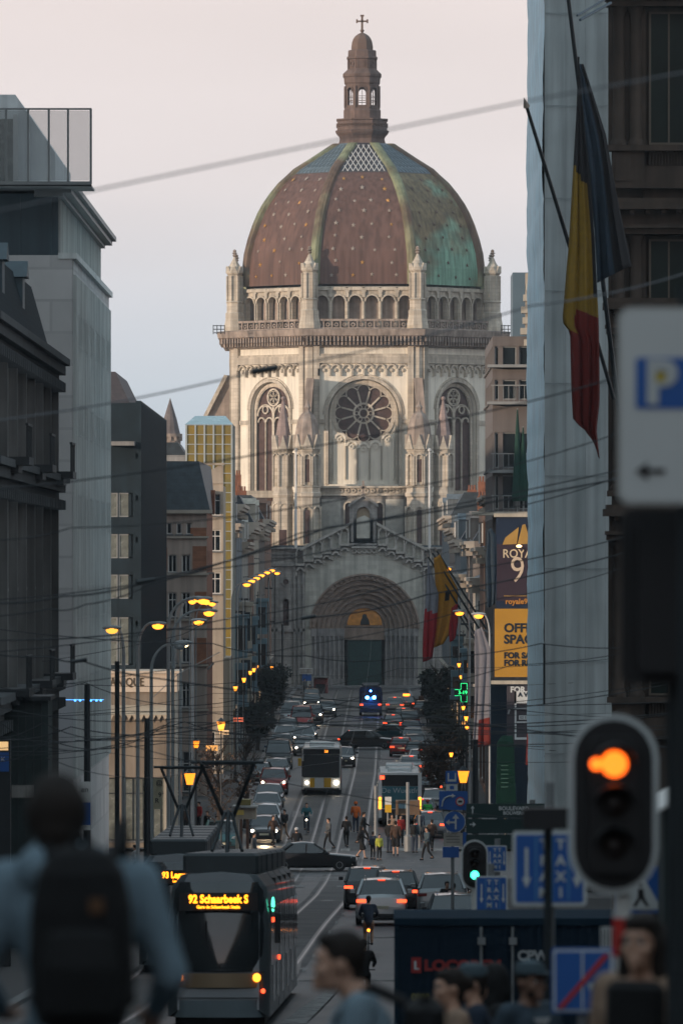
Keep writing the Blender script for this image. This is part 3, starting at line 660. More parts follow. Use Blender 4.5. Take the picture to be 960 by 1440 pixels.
# flanking pier blocks with turrets
for sd, (ctr, tur, spi) in ((-1, (406, 432, 398)), (1, (617, 589, 623))):
    b = MB(T); xa, xb = (x(381), x(429)) if sd < 0 else (x(594), x(642))
    cc = (xa+xb)/2; far = x(402) if sd < 0 else x(620)
    b.hole(xa, xb, gz(800), q(770), far, 4.2*sP, q(880), q(846), .5, 8); b.box(xa-.1, xb+.1, 0, .5, q(772), q(769)); b.box(xa-.1, xb+.1, 0, .4, q(796), q(792)); b.box(xa-.05, xb+.05, 0, .3, q(888), q(884))
    b.ring(far, q(846), 4.2*sP, 6.2*sP, 0, .18, n=8); b.ring(far, q(818), 4*sP, 6.2*sP, 0, .2, 0, 2*pi, 14)
    for i in range(3):
        e = (x(422) if sd < 0 else x(601)) + (i-1)*.0; 
    for px in ((383,389,414,420,427) if sd < 0 else (596,602,609,634,640)): b.box(x(px)-.12, x(px)+.12, 0, .3, gz(800), q(797))
    for px in ((417,425) if sd < 0 else (598,606)): b.ring(x(px), q(806), 2.2*sP, 3.6*sP, 0, .28, n=8)
    for i in range(8): px = (384 if sd < 0 else 597)+i*5.8; b.ring(x(px), q(781), .15, .3, 0, .2, 0, 2*pi, 8)
    part('portal_pier', b, stone_g)
    b = MB(T); b.archfill(far, 4.2*sP, q(880), q(846), -.4); part('stained_glass', b, glass_ch); b = MB(T); b.ring(far, q(818), .01, 4*sP, .0, .04, 0, 2*pi, 14); part('round_window', b, glass_ch)
    b = MB(); b.box(xa+.05, xb-.05, dP+.55, dP+16, gz(800), q(771)); part('pier_core', b, stone_g)
    # inner turret
    dT = 802.; z = lambda py: Z(py, dT); tx = X(tur, dT); sT = dT/F
    R1 = 19.5*sT
    b = MB(); b.lathe([(R1*1.04, z(770)), (R1*1.04, z(766)), (R1*.96, z(765)), (R1*.96, z(700)), (R1*1.08, z(698)), (R1*1.1, z(694)), (R1*1.0, z(692)), (R1*.98, z(686)), (R1*1.06, z(685)), (R1*.9, z(683)), (R1*.9, z(637)), (R1*1.0, z(634)), (R1*1.0, z(626))], (tx, dT), 8, rot8)
    for i in range(8):
        t = i*pi/4; n = (sin(t), -cos(t)); f = R1*cos(pi/8); Tq = FR((tx+n[0]*f*.9, dT+n[1]*f*.9), (cos(t), sin(t))); b.T = Tq; h = f*math.tan(pi/8)
        b.ring(0, z(643), h*.45, h*.68, 0, .25, n=8); b.box(-h*.68, -h*.45, 0, .25, z(682), z(643)); b.box(h*.45, h*.68, 0, .25, z(682), z(643))
        b.tube((-h, .1, z(683)), (-h, .1, z(642)), .16, n=6)
        b.prism([(-h*.95, z(632)), (h*.95, z(632)), (0, z(611))], -.1, .35)
        b.ring(0, z(718), h*.6, h*.8, .02, .35, n=8); b.box(-h*1.05, -h*.75, .0, .35, z(766), z(716)); b.box(h*.75, h*1.05, 0, .35, z(766), z(716))
    b.T = None
    o = part('turret', b, stone)
    b = MB(); b.lathe([(R1*.98, z(626)), (R1*.96, z(615)), (R1*.88, z(602)), (R1*.72, z(590)), (R1*.5, z(583)), (R1*.26, z(579)), (R1*.2, z(576)), (R1*.28, z(573)), (R1*.12, z(568)), (.05, z(562))], (tx, dT), 8, rot8); part('turret_roof', b, stone_d, o)
    b = MB()
    for t in (0,) : b.T = FR((tx, dT-R1*cos(pi/8)*.9-.03), (1,0)); b.box(-R1*.2, R1*.2, -.02, .06, z(678), z(646)); part('turret_slit', b, glass_ch, o); b = MB()
    b.T = FR((tx, dT-R1*cos(pi/8)*.96-.03), (1,0)); b.archfill(0, R1*.17, z(764), z(720), .05); part('turret_slit', b, glass_ch, o)
    # outer spired turret
    sx_ = X(spi, dT); R2 = 15.5*sT
    b = MB(); b.lathe([(R2, z(770)), (R2, z(700)), (R2*1.08, z(696)), (R2*.9, z(686)), (R2*.88, z(637)), (R2*1.0, z(632)), (R2*1.0, z(628))], (sx_, dT+1), 8, rot8)
    for i in range(8):
        t = i*pi/4; f = R2*cos(pi/8); b.T = FR((sx_+sin(t)*f*.88, dT+1-cos(t)*f*.88), (cos(t), sin(t))); h = f*math.tan(pi/8)
        b.ring(0, z(641), h*.45, h*.7, 0, .22, n=8); b.tube((-h, .1, z(684)), (-h, .1, z(640)), .15, n=6); b.prism([(-h*.95, z(632)), (h*.95, z(632)), (0, z(612))], -.1, .3)
        b.box(-h*1.05,-h*.7,0,.25,z(768),z(705)); b.box(h*.7,h*1.05,0,.25,z(768),z(705)); b.ring(0, z(712), h*.5, h*.8, .02, .28, n=8)
    b.T = None; o = part('turret', b, stone)
    b = MB(); b.lathe([(R2*.95, z(630)), (R2*.55, z(597)), (.1, z(561))], (sx_, dT+1), 8, rot8); b.sphere((sx_, dT+1, z(560)), .25, 8, 6); part('spire', b, mt('pinkish spire stone', (.34,.26,.24), .8, .2, 1, .2, brick=(.5,.5,(.7,.7,.7))), o)
    b = MB(FR((sx_, dT+1-R2*cos(pi/8)-.03),(1,0))); b.box(-R2*.35, R2*.35, -.02, .08, z(768), z(745)); part('turret_opening', b, glass_ch, o)
    # sloping buttress slab between turret and drum
    b = MB(); pa = (430, 441) if sd < 0 else (582, 594); 
    b.prism([(X(pa[0]-sd*(-6),dT),Z(600,dT)), (X(pa[1]-sd*(-6),dT),Z(600,dT)), (X(pa[1],dT),Z(530,dT)), (X(pa[0],dT),Z(530,dT))], dT+4, dT+9); part('buttress_slab', b, stone_d)
    b = MB(); fx = x(416) if sd < 0 else x(603.5); b.tube((fx, dP-.4, q(771)), (fx, dP-.4, q(634)), .16, .11, n=8); b.sphere((fx, dP-.4, q(633)), .22, 8, 6); part('flagpole', b, white_p)
# church steps
b = MB()
for i in range(5): b.box(x(420)-.5*(5-i), x(604)+.5*(5-i), 793.0-1.2*(5-i)+.2, 796.1, gz(796)-.8, gz(796)-.5+.17*i)
part('church_steps', b, granite)
# ------------------------------------------------------------------ building kit
WC = {}
def window_at(root, T, a, z, w, h, fm, gm, arched=False, mull=1, trans=.3, rec=.16, sill=True, sillm=None):
    key = (round(w,2), round(h,2), fm.name, gm.name, arched, mull, round(trans,2), sill)
    org = T((a, -rec, z)); off = Vector(OFF[root.name])
    if key not in WC:
        f = MB(); t = .07; hh = h-(w/2 if arched else 0)
        f.box(-w/2, -w/2+t, -.05, .03, 0, hh); f.box(w/2-t, w/2, -.05, .03, 0, hh); f.box(-w/2+t, w/2-t, -.05, .03, 0, t)
        if arched: f.T = lambda p: (p[0], -p[1], p[2]); f.ring(0, hh, w/2-t, w/2, -.03, .05, n=8); f.T = None
        else: f.box(-w/2+t, w/2-t, -.05, .03, h-t, h)
        for i in range(mull): c = -w/2+w*(i+1)/(mull+1); f.box(c-.03, c+.03, -.04, .02, t, h-t)
        if trans: f.box(-w/2+t, w/2-t, -.045, .02, hh*(1-trans)-.03, hh*(1-trans)+.03)
        fo = f.build('window', fm, root)
        g = MB(); g.T = lambda p: (p[0], -p[1], p[2])
        if arched: g.archfill(0, w/2-t*.5, t*.5, hh, -.0, .02, 8)
        else: g.box(-w/2+t*.5, w/2-t*.5, -.02, 0, t*.5, h-t*.5)
        # vertices above were offset by the root's world position; undo for this locally built pair
        go = g.build('pane', gm, fo)
        for o_ in (fo, go): o_.data.transform(Matrix.Translation(off))
        if sill:
            s_ = MB(); s_.box(-w/2-.1, w/2+.1, -rec-.12, .0, -.1, 0); so = s_.build('sill', sillm or granite, fo); so.data.transform(Matrix.Translation(off))
        WC[key] = fo; fo.location = org-off; fo.rotation_euler = (0,0,T.rot); return fo
    src = WC[key]; c = src.copy(); COL.objects.link(c); c.parent = root; c.location = org-off; c.rotation_euler = (0,0,T.rot)
    for ch in WCK.setdefault(src.name, list(src.children)): d = ch.copy(); COL.objects.link(d); d.parent = c
    return c
WCK = {}
def facade(root, p0, p1, z0, z1, rows, wm, fm=None, gms=None, pname='wall', sillm=None, rnd=random, back=True):
    """rows: dicts z (bottom), h, w, n or cs (centres), arched, mull, trans ; makes a wall with recessed windows"""
    p0 = Vector(p0); p1 = Vector(p1); L = (p1-p0).length; T = FR(p0, p1-p0); b = MB(T); fm = fm or white_p; gms = gms or [glass_d]
    rows = sorted(rows, key=lambda r: r['z']); zc = z0
    for r in rows:
        n = r.get('n', 0); cs = r.get('cs') or [L*(i+.5)/n for i in range(n)]; w = r['w']; h = r['h']; zb = r['z']; ar = r.get('arched', False)
        cs = [c for c in cs if c-w/2 > .02 and c+w/2 < L-.02]
        if zb > zc+.001: b.add([(0,0,zc),(L,0,zc),(L,0,zb),(0,0,zb)], [(0,1,2,3)])
        ed = [0]+[(a+c)/2 for a, c in zip(cs, cs[1:])]+[L]; ztp = zb+h+(.01 if not ar else .05)
        for i, c in enumerate(cs):
            b.hole(ed[i], ed[i+1], zb, ztp, c, w/2, zb, zb+h-(w/2 if ar else 0), r.get('dep', .25), 8, ar)
            window_at(root, T, c, zb, w, h, r.get('fm', fm), rnd.choice(r.get('gms', gms)), ar, r.get('mull',1), r.get('trans',.3), r.get('dep',.25)-.07, r.get('sill', True), sillm)
        if not cs: b.add([(0,0,zb),(L,0,zb),(L,0,ztp),(0,0,ztp)], [(0,1,2,3)])
        zc = ztp
    if z1 > zc: b.add([(0,0,zc),(L,0,zc),(L,0,z1),(0,0,z1)], [(0,1,2,3)])
    if back: b.box(0.05, L-.05, -.6, -.32, z0, z1-.02)
    b.build(pname, wm, root, fix=False); return T, L
def rowsof(zs, h, w, n, **k): return [dict(z=z, h=h, w=w, n=n, **k) for z in zs]
def dormer(root, T, a, z, w, h, wm, rm):
    b = MB(T); b.box(a-w/2, a+w/2, -1.8, .05, z, z+h); b.prism([(a-w/2-.15,z+h),(a+w/2+.15,z+h),(a,z+h+w*.4)], -1.8, .15)
    o = b.build('dormer', [wm], root); window_at(root, T, a, z+.2, w*.6, h*.8, white_p, glass_d, False, 1, 0, -.12, False)
def quadroof(root, pts, m, name='roof'):
    b = MB(); n = len(pts)//2; b.add(pts, [tuple(range(n)), tuple(range(n, 2*n))] + [(i, (i+1)%n, n+(i+1)%n, n+i) for i in range(n)]); return b.build(name, m, root)
def corbox(T, root, L, z, spec, m, name='cornice', brackets=0):
    b = MB(T)
    for (o1, za, zb) in spec: b.box(-.02, L+.02, -.1, o1, z+za, z+zb)
    if brackets:
        n = int(L/brackets)
        for i in range(n): a = L*(i+.5)/n; b.box(a-.12, a+.12, 0, spec[-1][0]*.8, z+spec[0][1]-.35, z+spec[0][1])
    return b.build(name, m, root)
beige = mat('beige render facade', (.42,.36,.29), .85, .15, .5, .1, streak=.25)
cream = mat('cream plaster facade', (.46,.42,.35), .85, .12, .5, .1, streak=.2)
greyst = mat('grey stone facade', (.30,.295,.285), .85, .2, .7, .2, streak=.3, brick=(.9,.4,(.75,.75,.75)))
brown_b = mat('red brown brick', (.25,.10,.055), .85, .3, 1.2, .2, brick=(.45,.16,(.75,.75,.75)))
dark_c = mat('dark bronze cladding', (.010,.022,.031), .5, .25, .7, .05, streak=.15)
ribbed = mat('pale ribbed metal cladding', (.82,.85,.82), .6, .1, .5, .05, streak=.25)
panel_g = mat('pale grey stone panels', (.78,.76,.74), .7, .08, .5, .05, brick=(2.2,1.35,(.8,.8,.8)))
win_metal = mat('aluminium window frame', (.25,.26,.26), .45, .1, 2, 0)
bluepaint = mat('pale blue painted wood', (.13,.22,.27), .6, .15, 1, .05)
def core(root, poly, z0, z1, m, name='building_core'):
    b = MB(); n = len(poly)
    b.add([(x,y,z0) for x,y in poly]+[(x,y,z1) for x,y in poly], [tuple(range(n-1,-1,-1)), tuple(range(n,2*n))]+[(i,(i+1)%n,n+(i+1)%n,n+i) for i in range(n)])
    return b.build(name, m, root)
# ================= LEFT SIDE
# L1: mansard-roofed stone house, nearest on the left
g = gz(240); x0 = -11.75
R_ = thing('mansard_house', 'dark stone house with slate mansard roof and bracketed balconies at the left edge', 'building', (x0-6, 236, g))
zt = 8.0
rows = [dict(z=g+4.2+i*3.9, h=2.5, w=1.3, n=8, arched=(i==1)) for i in range(4)]
T, L = facade(R_, (x0,212), (x0,262), g-1, zt, rows, mt('dark grey house stone',(.17,.17,.165),.85,.2,.7,.2,streak=.35), steel_d, [glass_d,glass_d,glass_c], sillm=greyst)  # even dark grey stone with darker streaks
facade(R_, (x0-14,212), (x0,212), g-1, zt, rowsof([g+4+i*3.9 for i in range(4)], 2.3, 1.3, 4), beige, steel_d)
core(R_, [(x0-14,212.4),(x0-.4,212.4),(x0-.4,261.9),(x0-14,261.9)], g-1, zt, greyst)
for zc in (g+8.1, g+15.5, zt-.7): corbox(T, R_, L, zc, [(.3,-.3,0),(.55,0,.35),(.72,.35,.6)], mt('dark cornice stone',(.09,.10,.105),.85,.2,.7,.2), brackets=1.3)
b = MB(T)
for i in range(9): a = L*i/8; b.box(a-.22, a+.22, 0, .28, g+.2, zt-.9)
b.build('pilaster', mt('dark grey house stone',(.1,.1,.1)), R_)
for (za, n) in ((g+8.8, 3), (g+16.2, 3)):
    for i in range(n):
        a = L*(i+.5)/n+2; b = MB(T); b.box(a-1.5, a+1.5, 0, 1.15, za-.25, za); b.box(a-1.3,a+1.3,0,.8,za-.5,za-.25)
        for k in range(13): b.box(a-1.45+k*.24, a-1.41+k*.24, 1.05, 1.1, za, za+1.0)
        b.box(a-1.5, a+1.5, 1.03, 1.12, za+1.0, za+1.07); b.build('balcony', steel_d, R_)
quadroof(R_, [(x0,212,zt),(x0,262,zt),(x0-14,262,zt),(x0-14,212,zt),(x0-.7,213,zt+2.6),(x0-.7,261,zt+2.6),(x0-14,261,zt+4.0),(x0-14,213,zt+4.0)], mat('blue black slate', (.022,.036,.046), .8,.3,2,.1,brick=(.35,.22,(.6,.6,.6)),spec=.12))
for i in range(3):
    b = MB(T); a = 8+i*14; b.box(a-.8, a+.8, -1.9, -.35, zt+.9, zt+2.4); b.prism([(a-1,zt+2.4),(a+1,zt+2.4),(a,zt+3)], -1.9, -.2); b.build('dormer', zinc, R_)
# L2: modern office building with roof terrace
x1 = -12.2; g = gz(310)
R_ = thing('office_building', 'pale ribbed metal and stone panel office block with glass-railed roof terrace', 'building', (x1-6, 318, g))
zA, zB = 13.2, 16.45
facade(R_, (x1-12,292), (x1,292), g-1, zA, [dict(z=g+5+i*3.4, h=2.0, w=1.8, n=3, mull=0, trans=0) for i in range(6)], panel_g, win_metal)
b = MB(FR((x1,292.0),(0,1))); Lf = 42
b.box(.7,Lf,-.5,0,g-1,zA); b.build('panel_wall', panel_g, R_)
T = FR((x1,292.0),(0,1))
b = MB(T)
for i in range(54): a = .5+i*.77; b.box(a, a+.10, 0, .12, g+5.5, zA-.8)
b.box(-.05,Lf+.05,-.6,.18,zA-.15,zA+.1); b.build('ribs', ribbed, R_)
for kk, zz in enumerate((g+8.4,g+12.3,g+16.2,g+20.1,g+23.9)):      # window bands between ribs
    for i in range(6):
        b = MB(T); b.box(3+i*6.6, 7.6+i*6.6, .0, .03, zz, zz+1.2); o = b.build('window', glass_c, R_)
        b = MB(T)
        for k in range(9): b.box(3+i*6.6+k*.56, 3.06+i*6.6+k*.56, .03, .09, zz, zz+1.2)
        b.box(3+i*6.6, 7.6+i*6.6, .03, .1, zz+1.2, zz+1.3); b.box(3+i*6.6, 7.6+i*6.6, .03, .1, zz-.1, zz); b.build('mullions', win_metal, o)
core(R_, [(x1-12,292.7),(x1-.55,292.7),(x1-.55,333.8),(x1-12,333.8)], g-1, zA-.05, panel_g)
# upper set-back storeys
x2 = -13.1
b = MB(); b.box(x2-10, x2, 299, 346, zA-.3, zB-.4); b.build('upper_storey', mt('pale cladding', (.50,.53,.50), .6, .1, .5, .05, streak=.3), R_)
b = MB(FR((x2,299),(0,1)))
for i in range(46): b.box(i*1.02, i*1.02+.12, 0, .1, zA, zB-.5)
b.build('upper_ribs', ribbed, R_)
b = MB(FR((x2-10,299),(1,0)))
b.box(0,10,0,.25,zA-.4,zB-.3)
for i in range(8): b.box(i*1.35+.2, i*1.35+.28, .25, .36, zA-.4, zB-.3)
b.build('slate_gable', zinc, R_)
b = MB(FR((x2,298.6),(0,1))); b.box(-.6,48,-1,.25,zB-.45,zB-.3); b.box(-.6,48.2,-1,.6,zB-.3,zB-.1); b.box(-.6,48.3,-1,.8,zB-.1,zB+.12); b.build('cornice', win_metal, R_)
b = MB(); b.box(x2-10, x2-.2, 299, 346, zB-.1, zB+.02); b.build('roof', zinc, R_)
# penthouse and terrace railing
b = MB(); b.add([(X(-60,304),304,zB),(X(78,304),304,zB),(X(78,304),304,Z(215,304)),(X(22,304),304,Z(133,304)),(X(-60,304),304,Z(133,304)),
                 (X(-60,320),320,zB),(X(78,304),320,zB),(X(78,304),320,Z(215,304)),(X(22,304),320,Z(133,304)),(X(-60,320),320,Z(133,304))],
               [(0,1,2,3,4),(5,6,7,8,9),(0,1,6,5),(1,2,7,6),(2,3,8,7),(3,4,9,8),(4,0,5,9)])
ph = b.build('penthouse', mt('light penthouse cladding', (.82,.85,.85), .6, .1, .8, .05, streak=.2), R_)
b = MB(); b.box(X(-60,303),X(18,303),303.6,303.95,zB+.2,Z(166,303)); b.build('window', glass_c, ph)
b = MB(); b.box(X(18,303),X(24,303),303.5,304.0,zB,Z(160,303)); b.build('post', white_p, ph)
yr = 296.
b = MB()
for px in (-60,-8,9,40,69,96,128): b.box(X(px,yr)-.05,X(px,yr)+.05,yr-.05,yr+.05,Z(259,yr),Z(153,yr))
b.box(X(-60,yr),X(129,yr),yr-.06,yr+.06,Z(154.5,yr),Z(152,yr)); b.box(X(-60,yr),X(129,yr),yr-.08,yr+.1,Z(262,yr),Z(255,yr)); b.box(X(-60,yr),X(129,yr),yr-.08,yr+3.4,Z(263,yr),Z(260,yr)); 
rw = b.build('terrace_railing', win_metal, R_)
mesh_m = mat('fine railing mesh', (.30,.31,.32), .6, .05, 5, 0, alpha=.28)
b = MB()
for p0_, p1_ in ((-60,-8),(-8,9),(9,40),(40,69),(69,96),(96,128)): b.box(X(p0_,yr)+.06,X(p1_,yr)-.06,yr-.01,yr+.01,Z(254,yr),Z(155.5,yr))
b.build('railing_panel', mesh_m, rw)
# L4: black glass block with the cream ground floor
x3 = X(191,381); g = gz(400)
R_ = thing('black_office_block', 'narrow black clad block with pale curtained windows and finned side', 'building', (x3-4, 400, g))
zt = Z(566,381); T = FR((x3-7.0,381),(1,0))
rz = [Z(y,381) for y in (946,903,862+10,842,785,727,668)]
rows = [dict(z=Z(y,381), h=34*381/F, w=.78, cs=[7-.45-.1-.82*i for i in (0,1,3,4,6)][::-1], mull=0, trans=0, sill=False, dep=.15) for y in (902+35-2, 902, 842, 785, 727)]
facade(R_, (x3-7,381), (x3,381), g-1, zt-1.2, [r for r in rows if r['z'] > Z(945,381)], dark_c, win_metal, [glass_c])
b = MB(FR((x3,381),(0,1))); b.box(.03,50,-.4,0,g-1,zt); b.mi = 0
for i in range(34): b.box(i*1.5, i*1.5+.25, 0, .3, g+5, zt+.1)
for i in range(8): b.box(0,50,0,.12,g+5+i*2.3,g+5.3+i*2.3)
b.build('finned_wall', dark_c, R_)
core(R_, [(x3-7,381.7),(x3-.45,381.7),(x3-.45,430),(x3-7,430)], g-1, zt-1.3, dark_c)
b = MB(); b.box(x3-1.6,x3-.2,381.2,430,zt-1.4,zt-.02); b.box(x3-7,x3-1.6,384,430,zt-1.4,zt-.7); b.build('plant_room', dark_c, R_)
b = MB(); b.box(X(152,378),X(188,378),379,381.9,Z(626,378),Z(620,378)); b.build('roof_edge', greyst, R_)
R_ = thing('old_roof_house', 'brown old house with slanting roof behind the tall pale office block', 'building', (-17, 445, gz(445)))
b = MB(); b.box(-24,-14.3,436,462,gz(445)-1,Z(585,440)); b.build('wall', mt('taupe wall', (.15,.12,.115), .85,.15,.6,.1,streak=.2), R_)
b = MB(); b.add([(-24,436,Z(585,440)),(-14.3,436,Z(585,440)),(-14.3,462,Z(585,440)),(-24,462,Z(585,440)),(-24,438,Z(520,440)),(-15.6,438,Z(524,440)),(-15.6,460,Z(524,440)),(-24,460,Z(520,440))],[(0,1,5,4),(1,2,6,5),(2,3,7,6),(3,0,4,7),(4,5,6,7)]); b.build('roof', mt('grey brown slate', (.075,.065,.07), .7,.2,1,.1,brick=(.5,.25,(.7,.7,.7))), R_)
# cream corner pavilion with fascia lettering
R_ = thing('corner_hotel', 'cream ground floor building with dark serif lettering on its fascia', 'building', (-12, 378, gz(378)))
xa, xb, yd = X(128,374), X(246,374), 374.; g = gz(374)
fas_z0, fas_z1 = Z(973,yd), Z(947,yd)
facade(R_, (xa,yd), (xb,yd), g-.5, fas_z0, [dict(z=g+.5, h=3.4, w=1.2, n=3, mull=1, trans=.25, gms=[glass_d, glass_c])], mt('cream limestone', (.27,.225,.18), .8,.15,.8,.1,streak=.3), steel_d)
facade(R_, (xb,yd), (xb,yd+6.6), g-.5, fas_z0, [dict(z=g+.5, h=3.4, w=1.1, n=3)], cream, steel_d)
b = MB(); b.box(xa,xb+.12,yd-.14,yd+6.6,fas_z0,fas_z1); b.box(xa-.02,xb+.3,yd-.35,yd+6.6,fas_z1,fas_z1+.14); b.build('fascia', mt('pale cream fascia', (.62,.52,.42), .7,.1,.8,.05), R_)  # fascia in one even pale cream
b = MB(); b.box(xa+.1,xb-.1,yd+.4,yd+6.5,g-.5,fas_z1); b.build('building_core', cream, R_)
text("BOTANIQUE", .62, mt('bronze letters', (.10,.07,.04), .5,.1,2,0), R_, (X(166,yd), yd-.17, (fas_z0+fas_z1)/2+.02), align='CENTER', bold=.01, sx=.80)
b = MB(); n = 14
for i in range(n):
    a0, a1 = xa+(xb-xa)*i/n, xa+(xb-xa)*(i+1)/n
    b.add([(a0,yd-.15,fas_z0-.7),(a1,yd-.15,fas_z0-.7),(a1,yd-1.3,fas_z0-1.2),(a0,yd-1.3,fas_z0-1.2),((a0+a1)/2,yd-1.3,fas_z0-1.5)], [(0,1,2,3),(3,2,4)])
b.build('awning', mt('cream striped awning', (.45,.38,.29), .8,.1,2,0), R_)
# L5: stone and brick corner building with mansard
yd = 445.; xa, xb = X(229,yd), X(291,yd); g = gz(yd); z = lambda py: Z(py,yd)
R_ = thing('brick_corner_building', 'beige stone and red brick corner building with slate mansard roof', 'building', (-11, 455, g))
st5 = mt('warm beige ashlar', (.50,.41,.35), .85,.12,.6,.1,streak=.25)
rows = [dict(z=z(751), h=.72, cs=[.42,1.05,1.68], w=.34, mull=0, trans=0), dict(z=z(805), h=1.15, cs=[.62,1.5], w=.56, mull=1, trans=0), dict(z=z(868), h=1.6, cs=[.62,1.5], w=.56), dict(z=z(932), h=1.6, cs=[.62,1.5], w=.56), dict(z=z(995), h=1.6, cs=[.62,1.5], w=.56), dict(z=g+.4, h=2.6, w=1.2, cs=[1.3])]
facade(R_, (xa,yd), (xb,yd), g-.5, z(720), rows, st5, white_p, [glass_d])
T, L = facade(R_, (xb,yd), (X(299,yd+28),yd+28), g-.5, z(720), [dict(z=z(yy), h=1.4, w=.9, n=8) for yy in (940,868,805)]+[dict(z=g+.4,h=2.8,w=2,n=4)], brown_b, white_p, [glass_d])
b = MB(FR((xa,yd),(1,0))); w5 = xb-xa
for yy in (757,809,873,937,1000): b.box(-.1,w5+.12,0,.16,z(yy),z(yy-3))
b.box(-.2,w5+.35,-.3,.4,z(722),z(717)); b.build('string_course', mt('pale moulding', (.42,.37,.31), .8,.1,1,.05), R_)
for (pa,pb_,ya,yb) in ((268,291,754,742),(271,291,802,768),(274,291,870,832),(274,291,934,897),(230,236,802,770)): b = MB(FR((xa,yd),(1,0))); b.box(X(pa,yd)-xa,X(pb_,yd)-xa-.02,.0,.035,z(ya),z(yb)); b.build('brick_infill', mt('orange brick infill',(.34,.15,.085),.85,.25,1.2,.2,brick=(.45,.16,(.75,.75,.75))), R_)
quadroof(R_, [(xa-.1,yd,z(717)),(xb+.2,yd,z(717)),(X(299,yd+28)+.2,yd+28,z(717)),(xa-.1,yd+30,z(717)),(xa-.1,yd+1.5,z(648)),(xb-.55,yd+1.5,z(648)),(xb-.3,yd+26,z(648)),(xa-.1,yd+26,z(648))], slate)
core(R_, [(xa,yd+.7),(xb-.5,yd+.9),(X(299,yd+28)-.6,yd+27.5),(xa,yd+27.5)], g-.5, z(718), brown_b)
b = MB(); b.box(X(285,yd),X(296,yd),yd+12,yd+14,z(720),z(690)); b.lathe([(.3,z(690)),(.3,z(686))],(X(290,yd),yd+13),8); b.build('chimney', brown_b, R_)
# L6: beige gabled house + yellow glass tower
yd = 486.; g = gz(yd); z = lambda py: Z(py,yd)
R_ = thing('beige_gable_house', 'beige rendered house with scalloped parapet below the yellow glass tower', 'building', (-10.5, 492, g))
xa, xb = X(268,yd), X(314,yd)
facade(R_, (xa,yd), (xb,yd), g-.5, z(680), [dict(z=z(y_), h=1.5, w=.8, n=2) for y_ in (705+20,775,835)]+[dict(z=g+.5,h=2.6,w=1.2,n=1)], beige, white_p)
b = MB(FR((xa,yd),(1,0))); w6 = xb-xa
b.prism([(0,z(680)),(w6,z(680)),(w6,z(655)),(w6*.86,z(654)),(w6*.7,z(660)),(w6*.5,z(660)),(w6*.3,z(656)),(0,z(655))], -.4, .1); b.box(-.1,w6+.1,-.4,.3,z(654),z(651)); b.build('parapet', beige, R_)
core(R_, [(xa,yd+.7),(xb-.1,yd+.7),(xb-.1,yd+14),(xa,yd+14)], g-.5, z(682), beige)
b = MB(); b.box(xa+.8,xa+1.6,yd-1.3,yd,z(720),z(690)); b.build('bay_window', brown_b, R_)
yd = 506.; z = lambda py: Z(py,yd); g = gz(yd)
R_ = thing('yellow_glass_tower', 'tower of yellow glass squares with sloping pale blue roof', 'building', (-11, 510, g))
yg = mat('yellow tinted glass', (.27,.185,.035), .18, .15, .9, 0, spec=.8, second=((.20,.17,.06), .5, .4, .6))
xa, xm, xb = X(262,yd), X(313,yd), X(326,yd)
b = MB(); b.box(xa,xb,yd,yd+9,g,z(597)); b.build('glass_wall', yg, R_)
b = MB()
for i in range(6): x_ = xa+(xb-xa)*i/5; b.box(x_-.06,x_+.06,yd-.09,yd+.0,z(1000),z(597))
k = 0; yy = 597
while yy < 1000: b.box(xa,xb,yd-.07,yd-.002,z(yy+1.1),z(yy)); yy += 13.6
for i in range(6): b.box(xb,xb+.08,yd+i*1.8-.05,yd+i*1.8+.05,z(1000),z(597))
b.build('glazing_bars', mt('silver glazing bars', (.38,.42,.42), .4,.1,2,0), R_)
quadroof(R_, [(xa-.1,yd-.1,z(597)),(xb+.1,yd-.1,z(597)),(xb+.1,yd+9,z(597)),(xa-.1,yd+9,z(597)),(xa+.6,yd+2,z(584)),(xb-.5,yd+2,z(584)),(xb-.5,yd+7,z(584)),(xa+.6,yd+7,z(584))], mt('pale blue glass roof', (.28,.42,.47), .25,.1,1,0))
b = MB(); b.box(xm-2.6,xb+.1,yd-14,yd,g,z(922)); b.build('podium', beige, R_)
# distant conical turret and neighbours' roofs
yd = 640.; z = lambda py: Z(py,yd)
R_ = thing('conical_turret', 'grey conical stone turret rising behind the slate mansard roof', 'turret', (X(238,yd), yd, gz(yd)))
b = MB(); c_ = (X(239.5,yd),yd); b.lathe([(.98,gz(yd)),(.98,z(617)),(1.12,z(614)),(1.12,z(610))], c_, 12)
for i in range(12): b.box(c_[0]+1.0*cos(i*pi/6)-.12,c_[0]+1.0*cos(i*pi/6)+.12,yd+1.0*sin(i*pi/6)-.12,yd+1.0*sin(i*pi/6)+.12,z(620),z(614))
b.build('tower_shaft', stone_d, R_)
b = MB(); b.lathe([(.95,z(612)),(.62,z(590)),(.02,z(560))], c_, 12); b.build('roof', mt('grey cone roof', (.17,.15,.15), .8,.2,1,.1,brick=(.4,.3,(.7,.7,.7))), R_)
R_ = thing('rear_roof_block', 'dark roofed block with pipe between the conical turret and the yellow tower', 'building', (-17,560,gz(560)))
yd = 560.; z = lambda py: Z(py,yd); b = MB(); b.box(X(226,yd),X(262,yd),yd,yd+12,gz(yd),z(640)); b.build('wall', greyst, R_)
b = MB(); b.prism([(X(226,yd),z(640)),(X(262,yd),z(640)),(X(250,yd),z(622)),(X(232,yd),z(622))], yd, yd+12); b.build('roof', slate, R_)
L_shop = emit('dim lit shop window',(1.0,.55,.22),.55)
